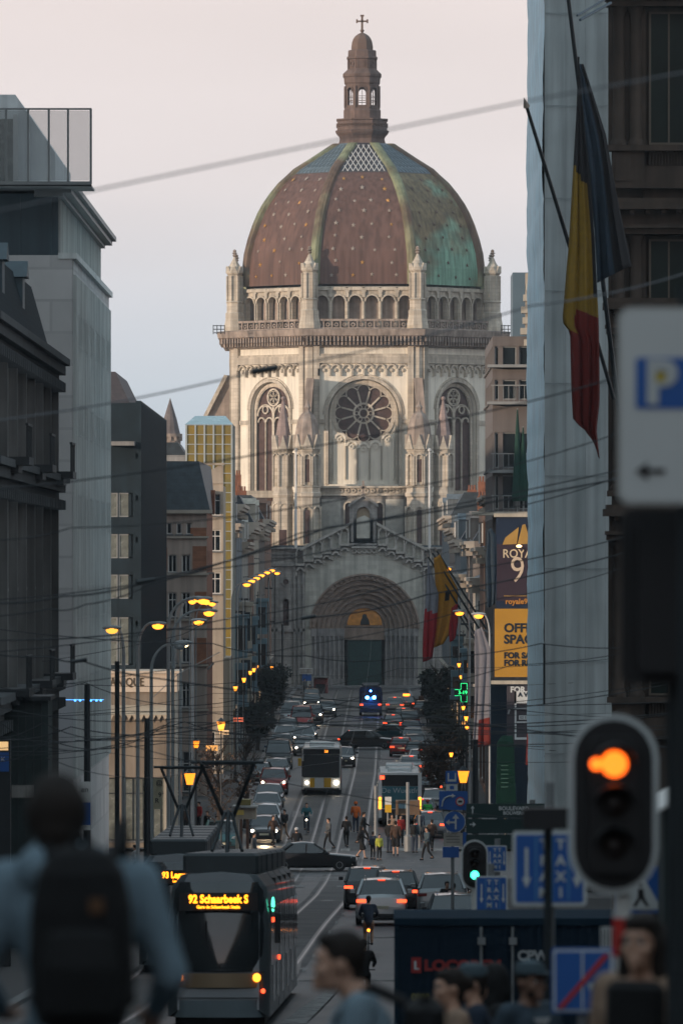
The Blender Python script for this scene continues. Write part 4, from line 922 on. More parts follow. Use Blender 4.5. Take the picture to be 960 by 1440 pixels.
# generic row houses
def rowhouse(side, y0, y1, xf, zt, wm, label, roofm, floors=4, rh=2.6, nw=3, fm=white_p, bay=False, gm=None, cornice=True, seed=0, xo=11, roof='mansard', ground='shop'):
    rnd = random.Random(seed); g = gz((y0+y1)/2); R_ = thing('row_house', label, 'building', (xf+side*4, (y0+y1)/2, g))
    fh = (zt-g-4.2)/floors
    rows = [dict(z=g+4.4+i*fh, h=min(2.3,fh*.66), w=1.15, n=nw, arched=(i==0 and seed%3==0)) for i in range(floors)]
    rows.append(dict(z=g+.5, h=2.9, w=(y1-y0)/2-1.0, n=2, mull=1, trans=.22, sill=False, gms=[glass_d, glass_d, L_shop]))
    p0, p1 = ((xf,y0),(xf,y1)) if side < 0 else ((xf,y1),(xf,y0))
    T, L = facade(R_, p0, p1, g-.6, zt, rows, wm, fm, gm or [glass_d,glass_d,glass_c], rnd=rnd)
    corbox(T, R_, L, zt-.5, [(.25,-.2,0),(.5,0,.25),(.65,.25,.5)], mt('pale moulding', (.42,.37,.31), .8,.1,1,.05), brackets=.9)
    corbox(T, R_, L, g+3.9, [(.2,-.15,.0),(.35,0,.2)], mt('pale moulding', (.42,.37,.31), .8,.1,1,.05), name='shop_cornice')
    # front gable wall facing down the street
    q0, q1 = ((xf-xo,y0),(xf,y0)) if side < 0 else ((xf,y0),(xf+xo,y0))
    b = MB(FR(q0,(1,0))); b.box(0,xo,-.3,0,g-.6,zt); b.build('party_wall', wm, R_)
    core(R_, [(xf+side*xo,y0+.35),(xf+side*.65,y0+.35),(xf+side*.65,y1),(xf+side*xo,y1)], g-.6, zt-.02, wm)
    a, c = xf, xf+side*xo
    if roof == 'mansard':
        quadroof(R_, [(a,y0,zt),(a,y1,zt),(c,y1,zt),(c,y0,zt),(a+side*1.3,y0+.2,zt+rh),(a+side*1.3,y1-.2,zt+rh),(c,y1-.2,zt+rh),(c,y0+.2,zt+rh)], roofm)
        for i in range(2): dormer(R_, T, L*(i+.5)/2, zt+.1, 1.3, 1.6, wm, roofm)
    else:
        quadroof(R_, [(a,y0,zt),(a,y1,zt),(c,y1,zt),(c,y0,zt),(a+side*xo*.5,y0+.1,zt+rh),(a+side*xo*.5,y1-.1,zt+rh),(a+side*xo*.5+.1,y1-.1,zt+rh),(a+side*xo*.5+.1,y0+.1,zt+rh)], roofm)
    for i in range(2):
        b = MB(); cy = y0+.6+i*(y1-y0-1.6); b.box(xf+side*2.6,xf+side*3.6,cy,cy+.7,zt,zt+rh+1.0)
        for k in range(3): b.lathe([(.11,zt+rh+1.0),(.09,zt+rh+1.5)],(xf+side*(2.8+k*.28),cy+.35),6)
        b.build('chimney', brown_b, R_)
    if bay:
        b = MB(T); c_ = L/2
        for i in range(min(2,floors)):
            za = g+4.2+i*fh; b.box(c_-1.2,c_+1.2,.02,1.0,za,za+fh-.4); 
        b.box(c_-1.35,c_+1.35,.02,1.15,g+4.2+2*fh-.4,g+4.2+2*fh-.1); b.box(c_-1.3,c_+1.3,.02,1.1,g+3.9,g+4.2)
        o = b.build('bay_window', bluepaint if seed%2 else cream, R_)
        g2 = MB(T)
        for i in range(min(2,floors)):
            za = g+4.2+i*fh+.6
            for k in range(3): g2.box(c_-1.05+k*.74,c_-.45+k*.74,1.0,1.02,za,za+fh-1.5)
            g2.box(c_-1.22,c_-1.2,.2,.9,za,za+fh-1.5) if side<0 else g2.box(c_+1.2,c_+1.22,.2,.9,za,za+fh-1.5)
        g2.build('bay_glass', glass_d, o)
    for i in range(1, min(3,floors)):
        if rnd.random() < .7:
            za = g+4.2+i*fh; b = MB(T); c_ = L*(rnd.randrange(nw)+.5)/nw; b.box(c_-1.0,c_+1.0,.02,.8,za,za+.15)
            for k in range(9): b.box(c_-.96+k*.24,c_-.93+k*.24,.74,.77,za+.15,za+1.0)
            b.box(c_-1,c_+1,.72,.79,za+1.0,za+1.06); b.build('balcony', steel_d, R_)
    return R_, T, L
brick2 = mat('dull orange brick', (.22,.125,.085), .85,.25,1.1,.2,brick=(.45,.16,(.75,.75,.75)))
white_st = mat('off white stucco', (.40,.385,.35), .8,.12,.6,.05,streak=.3)
tp = mat('taupe stucco', (.22,.19,.17), .8,.12,.6,.05,streak=.3)
bl_gr = mat('blue grey stucco', (.16,.19,.21), .8,.12,.6,.05,streak=.3)
LH = [ (518,534,-9.75,3.4,tp,'taupe row house just beyond the yellow glass tower','tp',slate,True),
       (535,560,-9.75,5.0,bl_gr,'blue grey row house with dark pointed roof, second beyond the yellow tower','x',slate,True),
       (561,590,-9.75,2.2,white_st,'off white row house with balconies on the left beyond the blue grey one','x',slate,True),
       (591,622,-9.75,3.6,brick2,'dull orange brick row house on the left beyond the off white one','x',slate,False),
       (623,655,-9.8,4.2,cream,'cream row house on the left beyond the brick one','x',slate,True),
       (656,694,-9.8,3.8,tp,'dark taupe row house on the left, second from the church','x',slate,False),
       (695,748,-9.9,5.0,brick2,'tall orange brick row house on the left, last but one before the church','x',slate,False),
       (750,789,-11.2,7.3,mat('chestnut brown brick', (.13,.075,.055), .85,.25,1,.2,brick=(.5,.2,(.7,.7,.7))),'chestnut brown house on the left touching the side of the church','x',slate,False)]
for i, (y0,y1,xf,zt,wm,lab,_,rm,bay) in enumerate(LH): rowhouse(-1,y0,y1,xf,zt,wm,lab,rm,4,2.4,3,bay=bay,seed=i+1,xo=10,roof='mansard' if i%2==0 else 'gable')
# ================= RIGHT SIDE
# R1 ornate dark building; the part turned towards the camera
R_ = thing('ornate_mansion', 'dark ornate stone mansion with stacked columns at the right edge', 'building', (12, 240, gz(240)))
yd = 232.; T = FR((X(858,yd),yd),(1,0)); A = lambda px: X(px,yd)-X(858,yd); z = lambda py: Z(py,yd); g = gz(yd)
om = mt('soot dark mansion stone', (.065,.048,.037), .85,.25,1.2,.3,streak=.35); Lr = 7.5  # very dark brown stone with streaks
b = MB(T); b.box(A(905),Lr,-.6,-.3,g-1,Z(-700,yd)); b.box(.1,A(905),-.5,0,g-1,z(710)); b.build('wall', om, R_)
for (yt,yb,tp_) in ((-640,-330,-720),(-260,60,-330),(60,270,10),(330,600,300),(650,900,620),(930,1200,905)):
    pass
levels = [(-560,-330),(-270,-60),(10,205),(330,430),(470,690),(760,980)]
for (ya, yb) in levels:
    b = MB(T)
    for px in (869,893,985,1010,1100,1124):
        x_ = A(px); r = 9*yd/F
        b.lathe([], (0,0)) if False else None
        o_ = T((x_, .1, 0))
        b.T = None; b.lathe([(r*1.35,z(yb)),(r*1.35,z(yb-4)),(r*1.1,z(yb-8)),(r,z(yb-10)),(r*.88,z(ya+14)),(r*1.0,z(ya+12)),(r*1.3,z(ya+4)),(r*1.4,z(ya))], (o_.x,o_.y), 10); b.T = T
    b.build('columns', om, R_, smooth=True)
    b = MB(T); b.box(A(855),A(907),-.4,-.05,z(yb),z(ya)); b.box(A(972),A(1024),-.4,-.05,z(yb),z(ya)); b.build('pilaster_wall', om, R_)
    w_ = (A(968)-A(912)); window_at(R_, T, A(940), z(yb-2), w_, (yb-ya-8)*yd/F, mt('brown window frame', (.10,.08,.06), .6,.1,2,0), mt('murky green window', (.010,.018,.015), .45,.4,.6,0,spec=.15), False, 1, .0, .2, False)
    window_at(R_, T, A(1060), z(yb-2), w_, (yb-ya-8)*yd/F, mt('brown window frame', (.10,.08,.06), .6,.1,2,0), mt('murky green window', (.010,.018,.015), .45,.4,.6,0,spec=.15), False, 1, .0, .2, False)
    b = MB(T)
    b.box(A(852),Lr,-.3,.55,z(ya),z(ya-8)); b.box(A(850),Lr,-.3,.75,z(ya-8),z(ya-13)); b.box(A(856),Lr,-.3,.35,z(ya-13),z(ya-34)); b.box(A(847),Lr,-.3,.95,z(ya-34),z(ya-44)); b.box(A(851),Lr,-.3,.7,z(ya-44),z(ya-50))
    b.box(A(853),Lr,-.3,.5,z(yb+8),z(yb)); 
    for i in range(8): px = 862+i*22; b.box(A(px),A(px+6),.35,.8,z(ya-28),z(ya-34))
    b.build('entablature', om, R_)
    b = MB(T)
    for i in range(14): px = 912+i*4.3; b.box(A(px),A(px+2),.1,.25,z(yb+28),z(yb+8))
    b.box(A(860),A(905),-.1,.3,z(yb+60),z(yb+8)); b.box(A(864),A(886),.3,.36,z(yb+50),z(yb+16)); b.box(A(905),A(972),-.1,.2,z(yb+60),z(yb+28)); b.box(A(972),Lr,-.1,.3,z(yb+60),z(yb+8)); b.build('balustrade', om, R_)
core(R_, [(X(905,yd),yd+.7),(16,yd+.7),(16,290),(X(868,288),290),], g-1, Z(-700,yd), om)
core(R_, [(X(858,yd)+.05,yd+.55),(X(905,yd),yd+.55),(X(890,262),262),(X(862,262),262)], g-1, Z(-700,yd), om, 'corner_bay')
# R2 scaffold wrapped in sheeting
R_ = thing('sheeted_scaffold', 'building wrapped in pale blue grey scaffold sheeting', 'scaffolding', (10, 315, gz(315)))
yd = 300.; g = gz(yd); xa, xb = X(765,yd), X(880,yd); zt = Z(-120,yd)
sheet = mat('blue grey scaffold sheeting', (.52,.58,.585), .55, .14, .35, .25, streak=.22, spec=.35)
sheet_skylit = mat('skylit scaffold sheeting', (.46,.68,.78), .5, .12, .5, .2, streak=.18)  # street side coloured bluer and lighter, painting in the skylight it gets
def drape(p0, p1, z0, z1, nx, nz, amp, seed, folds=9):
    rnd = random.Random(seed); T = FR(p0, (p1[0]-p0[0], p1[1]-p0[1])); L = (Vector(p1)-Vector(p0)).length; pts = []
    ph = [rnd.uniform(0,6.28) for _ in range(8)]
    for j in range(nz+1):
        for i in range(nx+1):
            a = L*i/nx; t = j/nz; z_ = z0+(z1-z0)*t
            o = amp*(.5*sin(a/L*folds*6.28/2+ph[0]+sin(z_*.35+ph[1])*1.3)+.35*sin(a/L*folds*2.7+ph[2]+z_*.12)+.25*sin(z_*1.55+ph[3])*sin(a*1.3+ph[4])) + amp*.5*(abs(sin(z_*pi/2.0))**.5)
            o += amp*.5*rnd.uniform(-.25,.25)
            pts.append(T((a, o, z_)))
    fs = [(j*(nx+1)+i, j*(nx+1)+i+1, (j+1)*(nx+1)+i+1, (j+1)*(nx+1)+i) for j in range(nz) for i in range(nx)]
    return pts, fs
b = MB(); b.add(*drape((xa,yd),(xb,yd),g+.5,zt,46,150,.045,3)); b.build('sheeting', sheet, R_, smooth=True, ang=80, fix=False)
b = MB(); b.add(*drape((X(742,331),331),(xa,yd),g+.5,zt,40,150,.09,5,12)); b.build('sheeting', sheet_skylit, R_, smooth=True, ang=80, fix=False)
b = MB()
for i in range(6):
    x_ = xa+.15+(xb-xa-.3)*i/5
    b.tube((x_,yd+.35,g),(x_,yd+.35,zt+.8),.045,n=6)
for i in range(20): zz = g+2*i; b.tube((xa,yd+.3,zz),(xb,yd+.3,zz),.04,n=6) if zz < zt else None
b.build('scaffold_pole', steel_g, R_)
core(R_, [(xa+.35,yd+1.2),(13,yd+1.2),(13,331),(X(745,331)+.5,330.5)], g-1, zt-.3, greyst)
b = MB(); b.box(X(763,yd),X(766,yd),yd-.02-.1,yd-.02,Z(990,yd),Z(905,yd)); b.build('sheet_seam', steel_d, R_)
b = MB()
for zz in range(int(g)+2, int(zt), 4):       # horizontal ties and creases pressing the net against the ledgers
    b.box(xa+.02,xb-.02,yd-.10,yd-.085,zz,zz+.035)
for x_ in (xa+.9,xa+1.75,xa+2.6): b.box(x_,x_+.02,yd-.11,yd-.095,g+1,zt)
b.build('net_seams', mt('net seam tape',(.36,.40,.41),.6,.2,2,0), R_)
# R3 modern block with balconies
yd = 400.; g = gz(yd); z = lambda py: Z(py,yd); xa = X(692,yd)
R_ = thing('balcony_apartments', 'brown panelled apartment block with dark glazing and green closed parasols', 'building', (10, 410, g))
pan = mt('taupe facade panels', (.14,.125,.12), .7,.12,.6,.05,streak=.15)
rows = [dict(z=z(yy+h_), h=h_*yd/F, w=1.25, cs=[.75,2.15,3.6,5.0,6.4], mull=0, trans=0, sill=False) for yy,h_ in ((487,27),(534,28),(608,50),(668,48))]
facade(R_, (xa,yd), (xa+8,yd), g-1, z(473), rows, pan, win_metal, [glass_d])
facade(R_, (xa,yd+24), (xa,yd), g-1, z(473), [dict(z=z(yy+h_), h=h_*yd/F, w=2.2, n=7, mull=1, trans=0) for yy,h_ in ((487,27),(534,28),(608,50),(668,48),(730,40),(790,40),(850,40))], pan, win_metal, [glass_d])
core(R_, [(xa+.7,yd+.7),(xa+8,yd+.7),(xa+8,yd+24),(xa+.7,yd+24)], g-1, z(474), pan)
b = MB(FR((xa,yd),(1,0)))
for yy in (513,565,661): b.box(-.3,8,-.1,.75,z(yy+4),z(yy)); 
b.build('balcony_slab', win_metal, R_)
for yy in (565,661,720):
    b = MB(FR((xa,yd),(1,0)))
    for k in range(26): b.box(k*.3,k*.3+.03,.68,.71,z(yy),z(yy-22))
    b.box(-.1,8,.66,.73,z(yy-22),z(yy-23.5)); b.build('balcony_railing', win_metal, R_)
b = MB(); b.box(X(722,yd),X(745,yd)+1,yd+3,yd+9,z(474),z(380)); b.build('roof_block', mt('blue grey zinc', (.10,.15,.19), .5,.1,.6,.05), R_)
b = MB()
for k, (px0,yy0) in enumerate(((738,400),(735,415),(732,432),(734,447),(731,462),(736,478))): b.box(X(px0,yd),X(752,yd),yd-1.0,yd-.1,z(yy0+9),z(yy0))
b.build('stepped_cornice', cream, R_)
b = MB(); b.box(X(738,yd),X(752,yd),yd-.8,yd,z(470),z(385)); b.build('side_gable', beige, R_)
for px in (727, 735):
    R2 = thing('closed_parasol', 'closed dark green parasol, %s of two on the apartment terrace' % ('left' if px == 727 else 'right'), 'parasol', (X(px,yd-1.3), yd-1.3, z(722)), group='closed green parasols')
    b = MB(); c_ = (X(px,yd-1.3),yd-1.3); top = 575 if px == 727 else 600; b.lathe([(.30,z(705)),(.34,z(700)),(.22,z(650)),(.10,z(600 if px==727 else 625)),(.03,z(top))], c_, 9); b.build('canopy', mt('dark green canvas', (.008,.042,.032), .8,.2,2,.1), R2)
    b = MB(); b.tube((c_[0],c_[1],z(724)),(c_[0],c_[1],z(top)),.035); b.build('pole', steel_g, R2)
b = MB(FR((xa,yd),(1,0))); b.box(-1.2,8,-.1,2.4,z(725),z(720)); o = b.build('terrace_slab', cream, R_)
b = MB(); b.box(xa-.3,X(760,yd-1),yd-1.2,yd-.02,g-.5,Z(958,yd)); b.build('navy_panel', mt('dark navy panel',(.008,.02,.035),.7,.2,1,0,spec=.2), R_)  # plain dark navy panel in front of the lower wall
RH = [(425,445,7.9,4.5,cream,'cream row house with warm lit cornice right of the church street',slate,False),
      (446,470,7.9,1.4,brick2,'brick row house on the right beyond the cream corner one',slate,True),
      (471,498,7.9,-.6,white_st,'off white row house with shop on the right side',slate,True),
      (499,530,7.9,2.0,tp,'taupe row house with mansard on the right, mid street',slate,False),
      (531,566,7.95,-.4,cream,'pale cream row house on the right behind the pharmacy cross',slate,True),
      (567,604,8.0,2.4,bl_gr,'blue grey row house on the right past the cream ones',slate,False),
      (605,650,8.1,3.6,tp,'dark taupe row house on the right, second from the church',slate,False),
      (651,720,8.2,5.0,bl_gr,'dark blue grey row house on the right closest to the church',slate,False)]
for i, (y0,y1,xf,zt,wm,lab,rm,bay) in enumerate(RH): rowhouse(1,y0,y1,xf,zt,wm,lab,rm,4,2.2,3,bay=bay,seed=i+21,xo=10,roof='mansard' if i%2 else 'gable')
# unseen slab added left of the street, outside the frame; it shades the near right side of the street
R_ = thing('shading_slab', 'tall unseen slab added beyond the left edge to shade the street', 'building', (-48, 215, gz(215)))
facade(R_, (-24,150),(-24,292), gz(215)-2, 46, [dict(z=gz(215)+5+i*3.6, h=2.0, w=6, n=12, mull=3, trans=0, sill=False) for i in range(14)], panel_g, win_metal, [glass_d])
core(R_, [(-75,150),(-24.6,150),(-24.6,292),(-75,292)], gz(215)-2, 46, panel_g)

# unseen blocks added beside and behind the viewpoint to cut skylight on the foreground
for lab,sd,xf,y0,y1,h_ in (('long plain grey block added unseen left of the viewpoint for shade',-1,-13.5,-70,206,8.5),('long plain brown block added unseen right of the viewpoint for shade',1,10.5,-70,205,8.5)):
    R_ = thing('shading_front', lab, 'building', (xf+sd*6,(y0+y1)/2,gz(60)))
    p0,p1 = ((xf,y0),(xf,y1)) if sd < 0 else ((xf,y1),(xf,y0))
    facade(R_, p0, p1, -14, h_, [dict(z=1+i*4.2, h=2.2, w=2.0, n=20, mull=1, trans=.3, sill=False) for i in range(2)], mt('shading block stone',(.16,.15,.14),.85,.2,.6,.1,streak=.3), win_metal, [glass_d])
    core(R_, [(xf+sd*.7,y0+.1),(xf+sd*14,y0+.1),(xf+sd*14,y1-.1),(xf+sd*.7,y1-.1)], -14, h_-.1, greyst)
R_ = thing('shading_block', 'broad unseen block added behind the viewpoint to darken the foreground', 'building', (0,-90,gz(-60)))  # unseen block added to darken the near street
facade(R_, (60,-84), (-60,-84), -2, 11, [dict(z=3+i*3.8, h=2.4, w=1.7, n=24, mull=1, trans=.3, sill=False) for i in range(2)], mt('shading block stone',(.16,.15,.14)), win_metal, [glass_d])
core(R_, [(-60,-100),(60,-100),(60,-84.7),(-60,-84.7)], -2, 10.9, greyst)
# ------------------------------------------------------------------ vehicles
def paint(name, col, metal=.3): return mt('paint '+name, col, .32, .05, 1, 0, metal=metal, coat=.6)
PAINTS = dict(white=(.52,.54,.55), black=(.012,.013,.015), grey=(.12,.13,.14), silver=(.32,.34,.35), red=(.30,.02,.015), blue=(.02,.05,.11), teal=(.02,.07,.08), green=(.02,.05,.035), dark=(.022,.026,.03), orange=(.5,.12,.02))
car_glass = mt('car glass', (.01,.016,.02), .06, .1, 1, 0, spec=1)
red_dull = mt('unlit red lens', (.22,.01,.01), .2, .1, 3, 0); lens_dull = mt('clear lamp lens', (.4,.42,.42), .15, .1, 3, 0)
plate_m = mt('number plate', (.55,.53,.40), .5, .05, 3, 0)
# body profiles (y from front to rear, z): local frame, front towards -Y, length along Y
KINDS_ = {
 'hatch': dict(L=4.1, W=1.75, hood=.88, belt=.95, roof=1.47, wb=(-1.25,1.25), cowl=-1.05, ws=-.45, rs=1.25, rear=1.85),
 'suv': dict(L=4.5, W=1.86, hood=1.02, belt=1.08, roof=1.68, wb=(-1.38,1.35), cowl=-1.1, ws=-.5, rs=1.55, rear=2.1),
 'sedan': dict(L=4.6, W=1.80, hood=.84, belt=.93, roof=1.44, wb=(-1.42,1.32), cowl=-.95, ws=-.2, rs=.95, rear=1.65),
 'estate': dict(L=4.7, W=1.82, hood=.86, belt=.95, roof=1.48, wb=(-1.42,1.32), cowl=-1.0, ws=-.3, rs=1.6, rear=2.2),
 'van': dict(L=5.2, W=1.98, hood=1.15, belt=1.25, roof=2.15, wb=(-1.7,1.5), cowl=-1.9, ws=-1.2, rs=2.5, rear=2.6),
}
PROTO = {}
def make_car(kind, colour, lit='', roofbox=None):
    k = KINDS_[kind]; L2 = k['L']/2; W2 = k['W']/2; pm = paint(colour, PAINTS[colour])
    R_ = thing('parked_car' if not lit else 'car', '', 'car', (0,0,0), world=False)
    # lower body: rings along y
    st = [(-L2, .30, .62, .80), (-L2+.06, .24, .74, .90), (-L2+.35, .20, k['hood']-.06, .97), (k['cowl'], .18, k['hood']+.03, 1.0), (k['ws'], .17, k['belt'], 1.0), (0.6, .17, k['belt']+.01, 1.0), (k['rs'], .18, k['belt']+.03, 1.0), (k['rear'], .22, k['belt']+.02, .97), (L2-.05, .28, k['belt']-.10, .93), (L2, .34, .66, .86)]
    rings = []
    for y, zb, zt, w in st:
        w *= W2; zm = zb+(zt-zb)*.55
        rings.append([(-w*.90,y,zb),(-w*.99,y,zb+.12),(-w,y,zm),(-w*.96,y,zt-.05),(-w*.86,y,zt),(0,y,zt+.03),(w*.86,y,zt),(w*.96,y,zt-.05),(w,y,zm),(w*.99,y,zb+.12),(w*.90,y,zb),(0,y,zb-.02)])
    b = MB(); b.loft(rings)
    # roof and pillars in body colour
    wr = W2*.74; wb_ = W2*.93; zr = k['roof']; zb = k['belt']
    b.loft([[(-wr*.98,y,zr-.08),(-wr*.9,y,zr-.02+o),(0,y,zr+.02+o),(wr*.9,y,zr-.02+o),(wr*.98,y,zr-.08)] for y, o in ((k['ws']+.02,-.05),(k['ws']+.4,0),(k['rs']-.5,0),(k['rs'],-.05))])
    for s_ in (-1,1):
        b.tube((s_*wb_,k['cowl']+.1,zb-.03),(s_*wr*.98,k['ws']+.05,zr-.07),.045,n=5); b.tube((s_*wb_,k['rear']-.12,zb),(s_*wr*.98,k['rs']-.05,zr-.07),.07,n=5)
        b.tube((s_*wb_*1.0,.25,zb-.03),(s_*wr*1.0,.2,zr-.07),.045,n=5)
    body = b.build('body', pm, R_, smooth=True, ang=30)
    # glasshouse
    def quadp(name, pts, m=car_glass, par=R_): g = MB(); g.add(pts, [(0,1,2,3)]); g.T=None; return g.build(name, m, par, fix=False)
    quadp('windscreen', [(-wb_*.93,k['cowl'],zb-.02),(wb_*.93,k['cowl'],zb-.02),(wr*.94,k['ws'],zr-.07),(-wr*.94,k['ws'],zr-.07)])
    quadp('rear_window', [(wb_*.9,k['rear']-.02,zb+.02),(-wb_*.9,k['rear']-.02,zb+.02),(-wr*.92,k['rs']+.02,zr-.08),(wr*.92,k['rs']+.02,zr-.08)])
    for s_ in (-1,1): quadp('side_window', [(s_*wb_*.985,k['cowl']+.12,zb-.02),(s_*wb_*.985,k['rear']-.15,zb),(s_*wr*.99,k['rs']-.05,zr-.08),(s_*wr*.99,k['ws']+.05,zr-.08)])
    # wheels
    rw = .36 if kind in ('suv','van') else .32
    for y in k['wb']:
        for s_ in (-1,1):
            w = MB(); w.T = lambda p, y=y, s_=s_: (s_*(W2-.12)+p[2]*s_, y+p[0], rw+p[1]); w.lathe([(rw*.6,-.10),(rw*.96,-.1),(rw,-.06),(rw,.07),(rw*.96,.11),(rw*.62,.12)], (0,0), 16); wo = w.build('wheel', rubber, R_, smooth=True)
            w = MB(); w.T = lambda p, y=y, s_=s_: (s_*(W2-.12)+p[2]*s_, y+p[0], rw+p[1]); w.lathe([(rw*.6,.10),(rw*.52,.125),(.05,.10)], (0,0), 10); w.build('rim', mt('alloy rim', (.35,.36,.37), .35,.1,4,0,metal=.6), wo)
    hm = L_head if 'h' in lit else lens_dull; tm = L_red if 't' in lit else red_dull
    zl = k['hood']-.22
    for s_ in (-1,1):
        h = MB(); h.lathe([], (0,0)) if False else None
        h.loft([[(s_*W2*a, y, z) for a, y, z in ((.52,-L2+.0,zl-.05),(.80,-L2+.10,zl-.07),(.93,-L2+.30,zl-.02),(.93,-L2+.32,zl+.10),(.78,-L2+.11,zl+.10),(.55,-L2+.02,zl+.06))], [(s_*W2*a, y+.06, z) for a, y, z in ((.52,-L2+.0,zl-.05),(.80,-L2+.10,zl-.07),(.93,-L2+.30,zl-.02),(.93,-L2+.32,zl+.10),(.78,-L2+.11,zl+.10),(.55,-L2+.02,zl+.06))]])
        for v in range(len(h.v)): x_, y_, z_ = h.v[v]; h.v[v] = (x_, y_-.03, z_)
        ho = h.build('headlight', lens_dull, R_)
        if 'h' in lit: e = MB(); e.sphere((s_*W2*.74,-L2+.03,zl+.02),.085,8,6); e.build('bulb', L_head, ho)
        t = MB(); zt_ = k['belt']-.20; wv = .34 if kind != 'van' else .14; hv = .055 if kind not in ('van',) else .22
        t.box(min(s_*W2*.97,s_*(W2*.97-wv)),max(s_*W2*.97,s_*(W2*.97-wv)),L2-.16,L2+.005,zt_-hv,zt_+hv); t.build('taillight', tm if 't' in lit else red_dull, R_)
        m_ = MB(); m_.bbox(min(s_*(W2+.02),s_*(W2+.2)),max(s_*(W2+.02),s_*(W2+.2)),k['cowl']+.25,k['cowl']+.35,zb+.02,zb+.17,.02); m_.build('wing_mirror', pm, R_)
    if 't' in lit: t = MB(); t.box(-.13,.13,k['rs']+.02,k['rs']+.05,zr-.06,zr-.035); t.build('brake_light', L_red, R_)
    g = MB(); g.box(-W2*.5,W2*.5,-L2-.02,-L2+.05,.42,.60); g.box(-W2*.7,W2*.7,-L2-.01,-L2+.05,.26,.38); g.build('grille', black_p, R_)
    g = MB(); g.box(-W2*.8,W2*.8,L2-.05,L2+.03,.28,.42); g.build('rear_bumper', black_p, R_)
    g = MB(); g.box(-.26,.26,-L2-.03,-L2-.01,.44,.55); g.build('number_plate', plate_m, R_)
    g = MB(); g.box(-.26,.26,L2+.01,L2+.04,.60,.71); g.build('number_plate', plate_m, R_)
    if kind in ('suv','estate'):
        g = MB(); [g.tube((s_*wr*.85,k['ws']+.3,zr+.06),(s_*wr*.85,k['rs']-.2,zr+.06),.02,n=5) for s_ in (-1,1)]; g.build('roof_rail', win_metal, R_)
    if roofbox:
        g = MB(); g.bbox(-.32,.32,.1,.35,zr+.02,zr+.17,.03); g.build('roof_sign', roofbox, R_)
    return R_
USED = set()
def glow(name, parent, loc, col, W_, r=.1, spot=None, rot=None):
    l = bpy.data.lights.new(name, 'SPOT' if spot else 'POINT'); l.energy = W_; l.color = col; l.shadow_soft_size = r
    if spot: l.spot_size = spot; l.spot_blend = .6
    o = bpy.data.objects.new(name, l); COL.objects.link(o); o.parent = parent; o.location = loc
    if rot: o.rotation_euler = rot
    return o
def car(kind, colour, px, d, face, label, lit='', rz=0, group=None, roofbox=None, xw=None, cat='car'):
    """face: 'c' drives towards the camera, 'a' away"""
    key = (kind, colour, lit, bool(roofbox)); x_ = X(px, d) if xw is None else xw
    if key not in PROTO: PROTO[key] = make_car(kind, colour, lit, roofbox); r = PROTO[key]
    else: r = dup(PROTO[key], (0,0,0))
    r.location = (x_, d, gz(d)+.01); r.rotation_euler = (slope(d)*(1 if face=='c' else -1) if rz == 0 else 0, 0, (0 if face=='c' else pi)+rz)
    r['label'] = label; r['category'] = cat; r.name = 'car' if lit else 'parked_car'
    if group: r['group'] = group
    return r
# --- junction traffic
car('sedan','black',0,346,'c','black saloon crossing the junction broadside behind the tram','',rz=radians(93),xw=X(436,346))
car('suv','dark',516,276,'a','dark SUV with wide orange tail lights ahead of the white SUV','t')
car('suv','white',536,252,'a','white SUV with lit tail lights waiting directly ahead of the cyclist','t')
car('suv','black',556,268,'a','black SUV with red tail lights partly hidden right of the white SUV','t')
car('suv','silver',620,262,'a','silver SUV in the right lane, rearmost of two by the kerb','')
car('estate','grey',636,238,'a','grey estate car in the right lane behind the walkers','')
# --- left column coming towards the camera
car('hatch','dark',372,385,'c','dark hatchback with bluish headlight, first in the left queue','h')
car('estate','white',373,401,'c','white estate car with headlights, second in the left queue','h')
car('hatch','silver',376,418,'c','silver hatchback, third in the left queue behind the white estate','h')
car('sedan','grey',379,432,'c','grey saloon fourth in the left queue before the red car','')
car('suv','red',385,452,'c','red SUV with bright headlights in the left queue','h')
car('estate','grey',389,478,'c','grey estate with pale bonnet just behind the red SUV','')
car('van','dark',392,500,'c','tall dark van in the left queue behind the grey estate','')
car('hatch','black',362,470,'c','black hatchback with headlight left of the red SUV','h',xw=-7.0)
car('suv','teal',299,372,'c','teal green estate parked beside the pavement left of the ticket kiosk','',xw=-7.55,rz=.04)
car('hatch','blue',0,520,'c','blue hatchback parked at the left kerb near the lanterns','',xw=-6.3,group='cars parked on the left')
car('sedan','silver',0,540,'c','silver saloon parked on the left beneath the dark tree','',xw=-6.3,group='cars parked on the left')
car('estate','white',0,562,'c','white estate parked on the left, third beyond the dark van','',xw=-6.3,group='cars parked on the left')
car('hatch','dark',0,584,'c','dark hatchback parked far up the left kerb','',xw=-6.3,group='cars parked on the left')
car('van','white',0,610,'c','white van parked far up the left kerb before the trees','',xw=-6.3,group='cars parked on the left')
car('sedan','grey',0,634,'c','small grey saloon parked last along the left kerb','',xw=-6.3,group='cars parked on the left')
car('hatch','dark',483,505,'c','dark hatchback with white headlight just right of the oncoming bus','h')
car('van','red',424,596,'c','dull red van with pale number plate up the left lane','')
car('suv','dark',440,618,'c','dark SUV with two bright headlights beyond the dull red van','h')
car('sedan','dark',430,570,'c','dark saloon with headlights in front of the dull red van','h',xw=-4.6)
car('sedan','silver',413,655,'c','silver saloon high up the left lane below the information board','')
car('hatch','black',438,690,'c','tiny black hatchback near the church steps on the left','h')
car('estate','black',0,548,'c','black estate turning across the street below the police van','t',rz=radians(78),xw=X(519,548))
car('sedan','teal',0,566,'a','teal dark saloon close behind the turning black estate','t',rz=radians(60),xw=X(548,566))
car('sedan','grey',0,532,'c','grey saloon with headlights following the city bus in its lane','h',xw=-4.4)
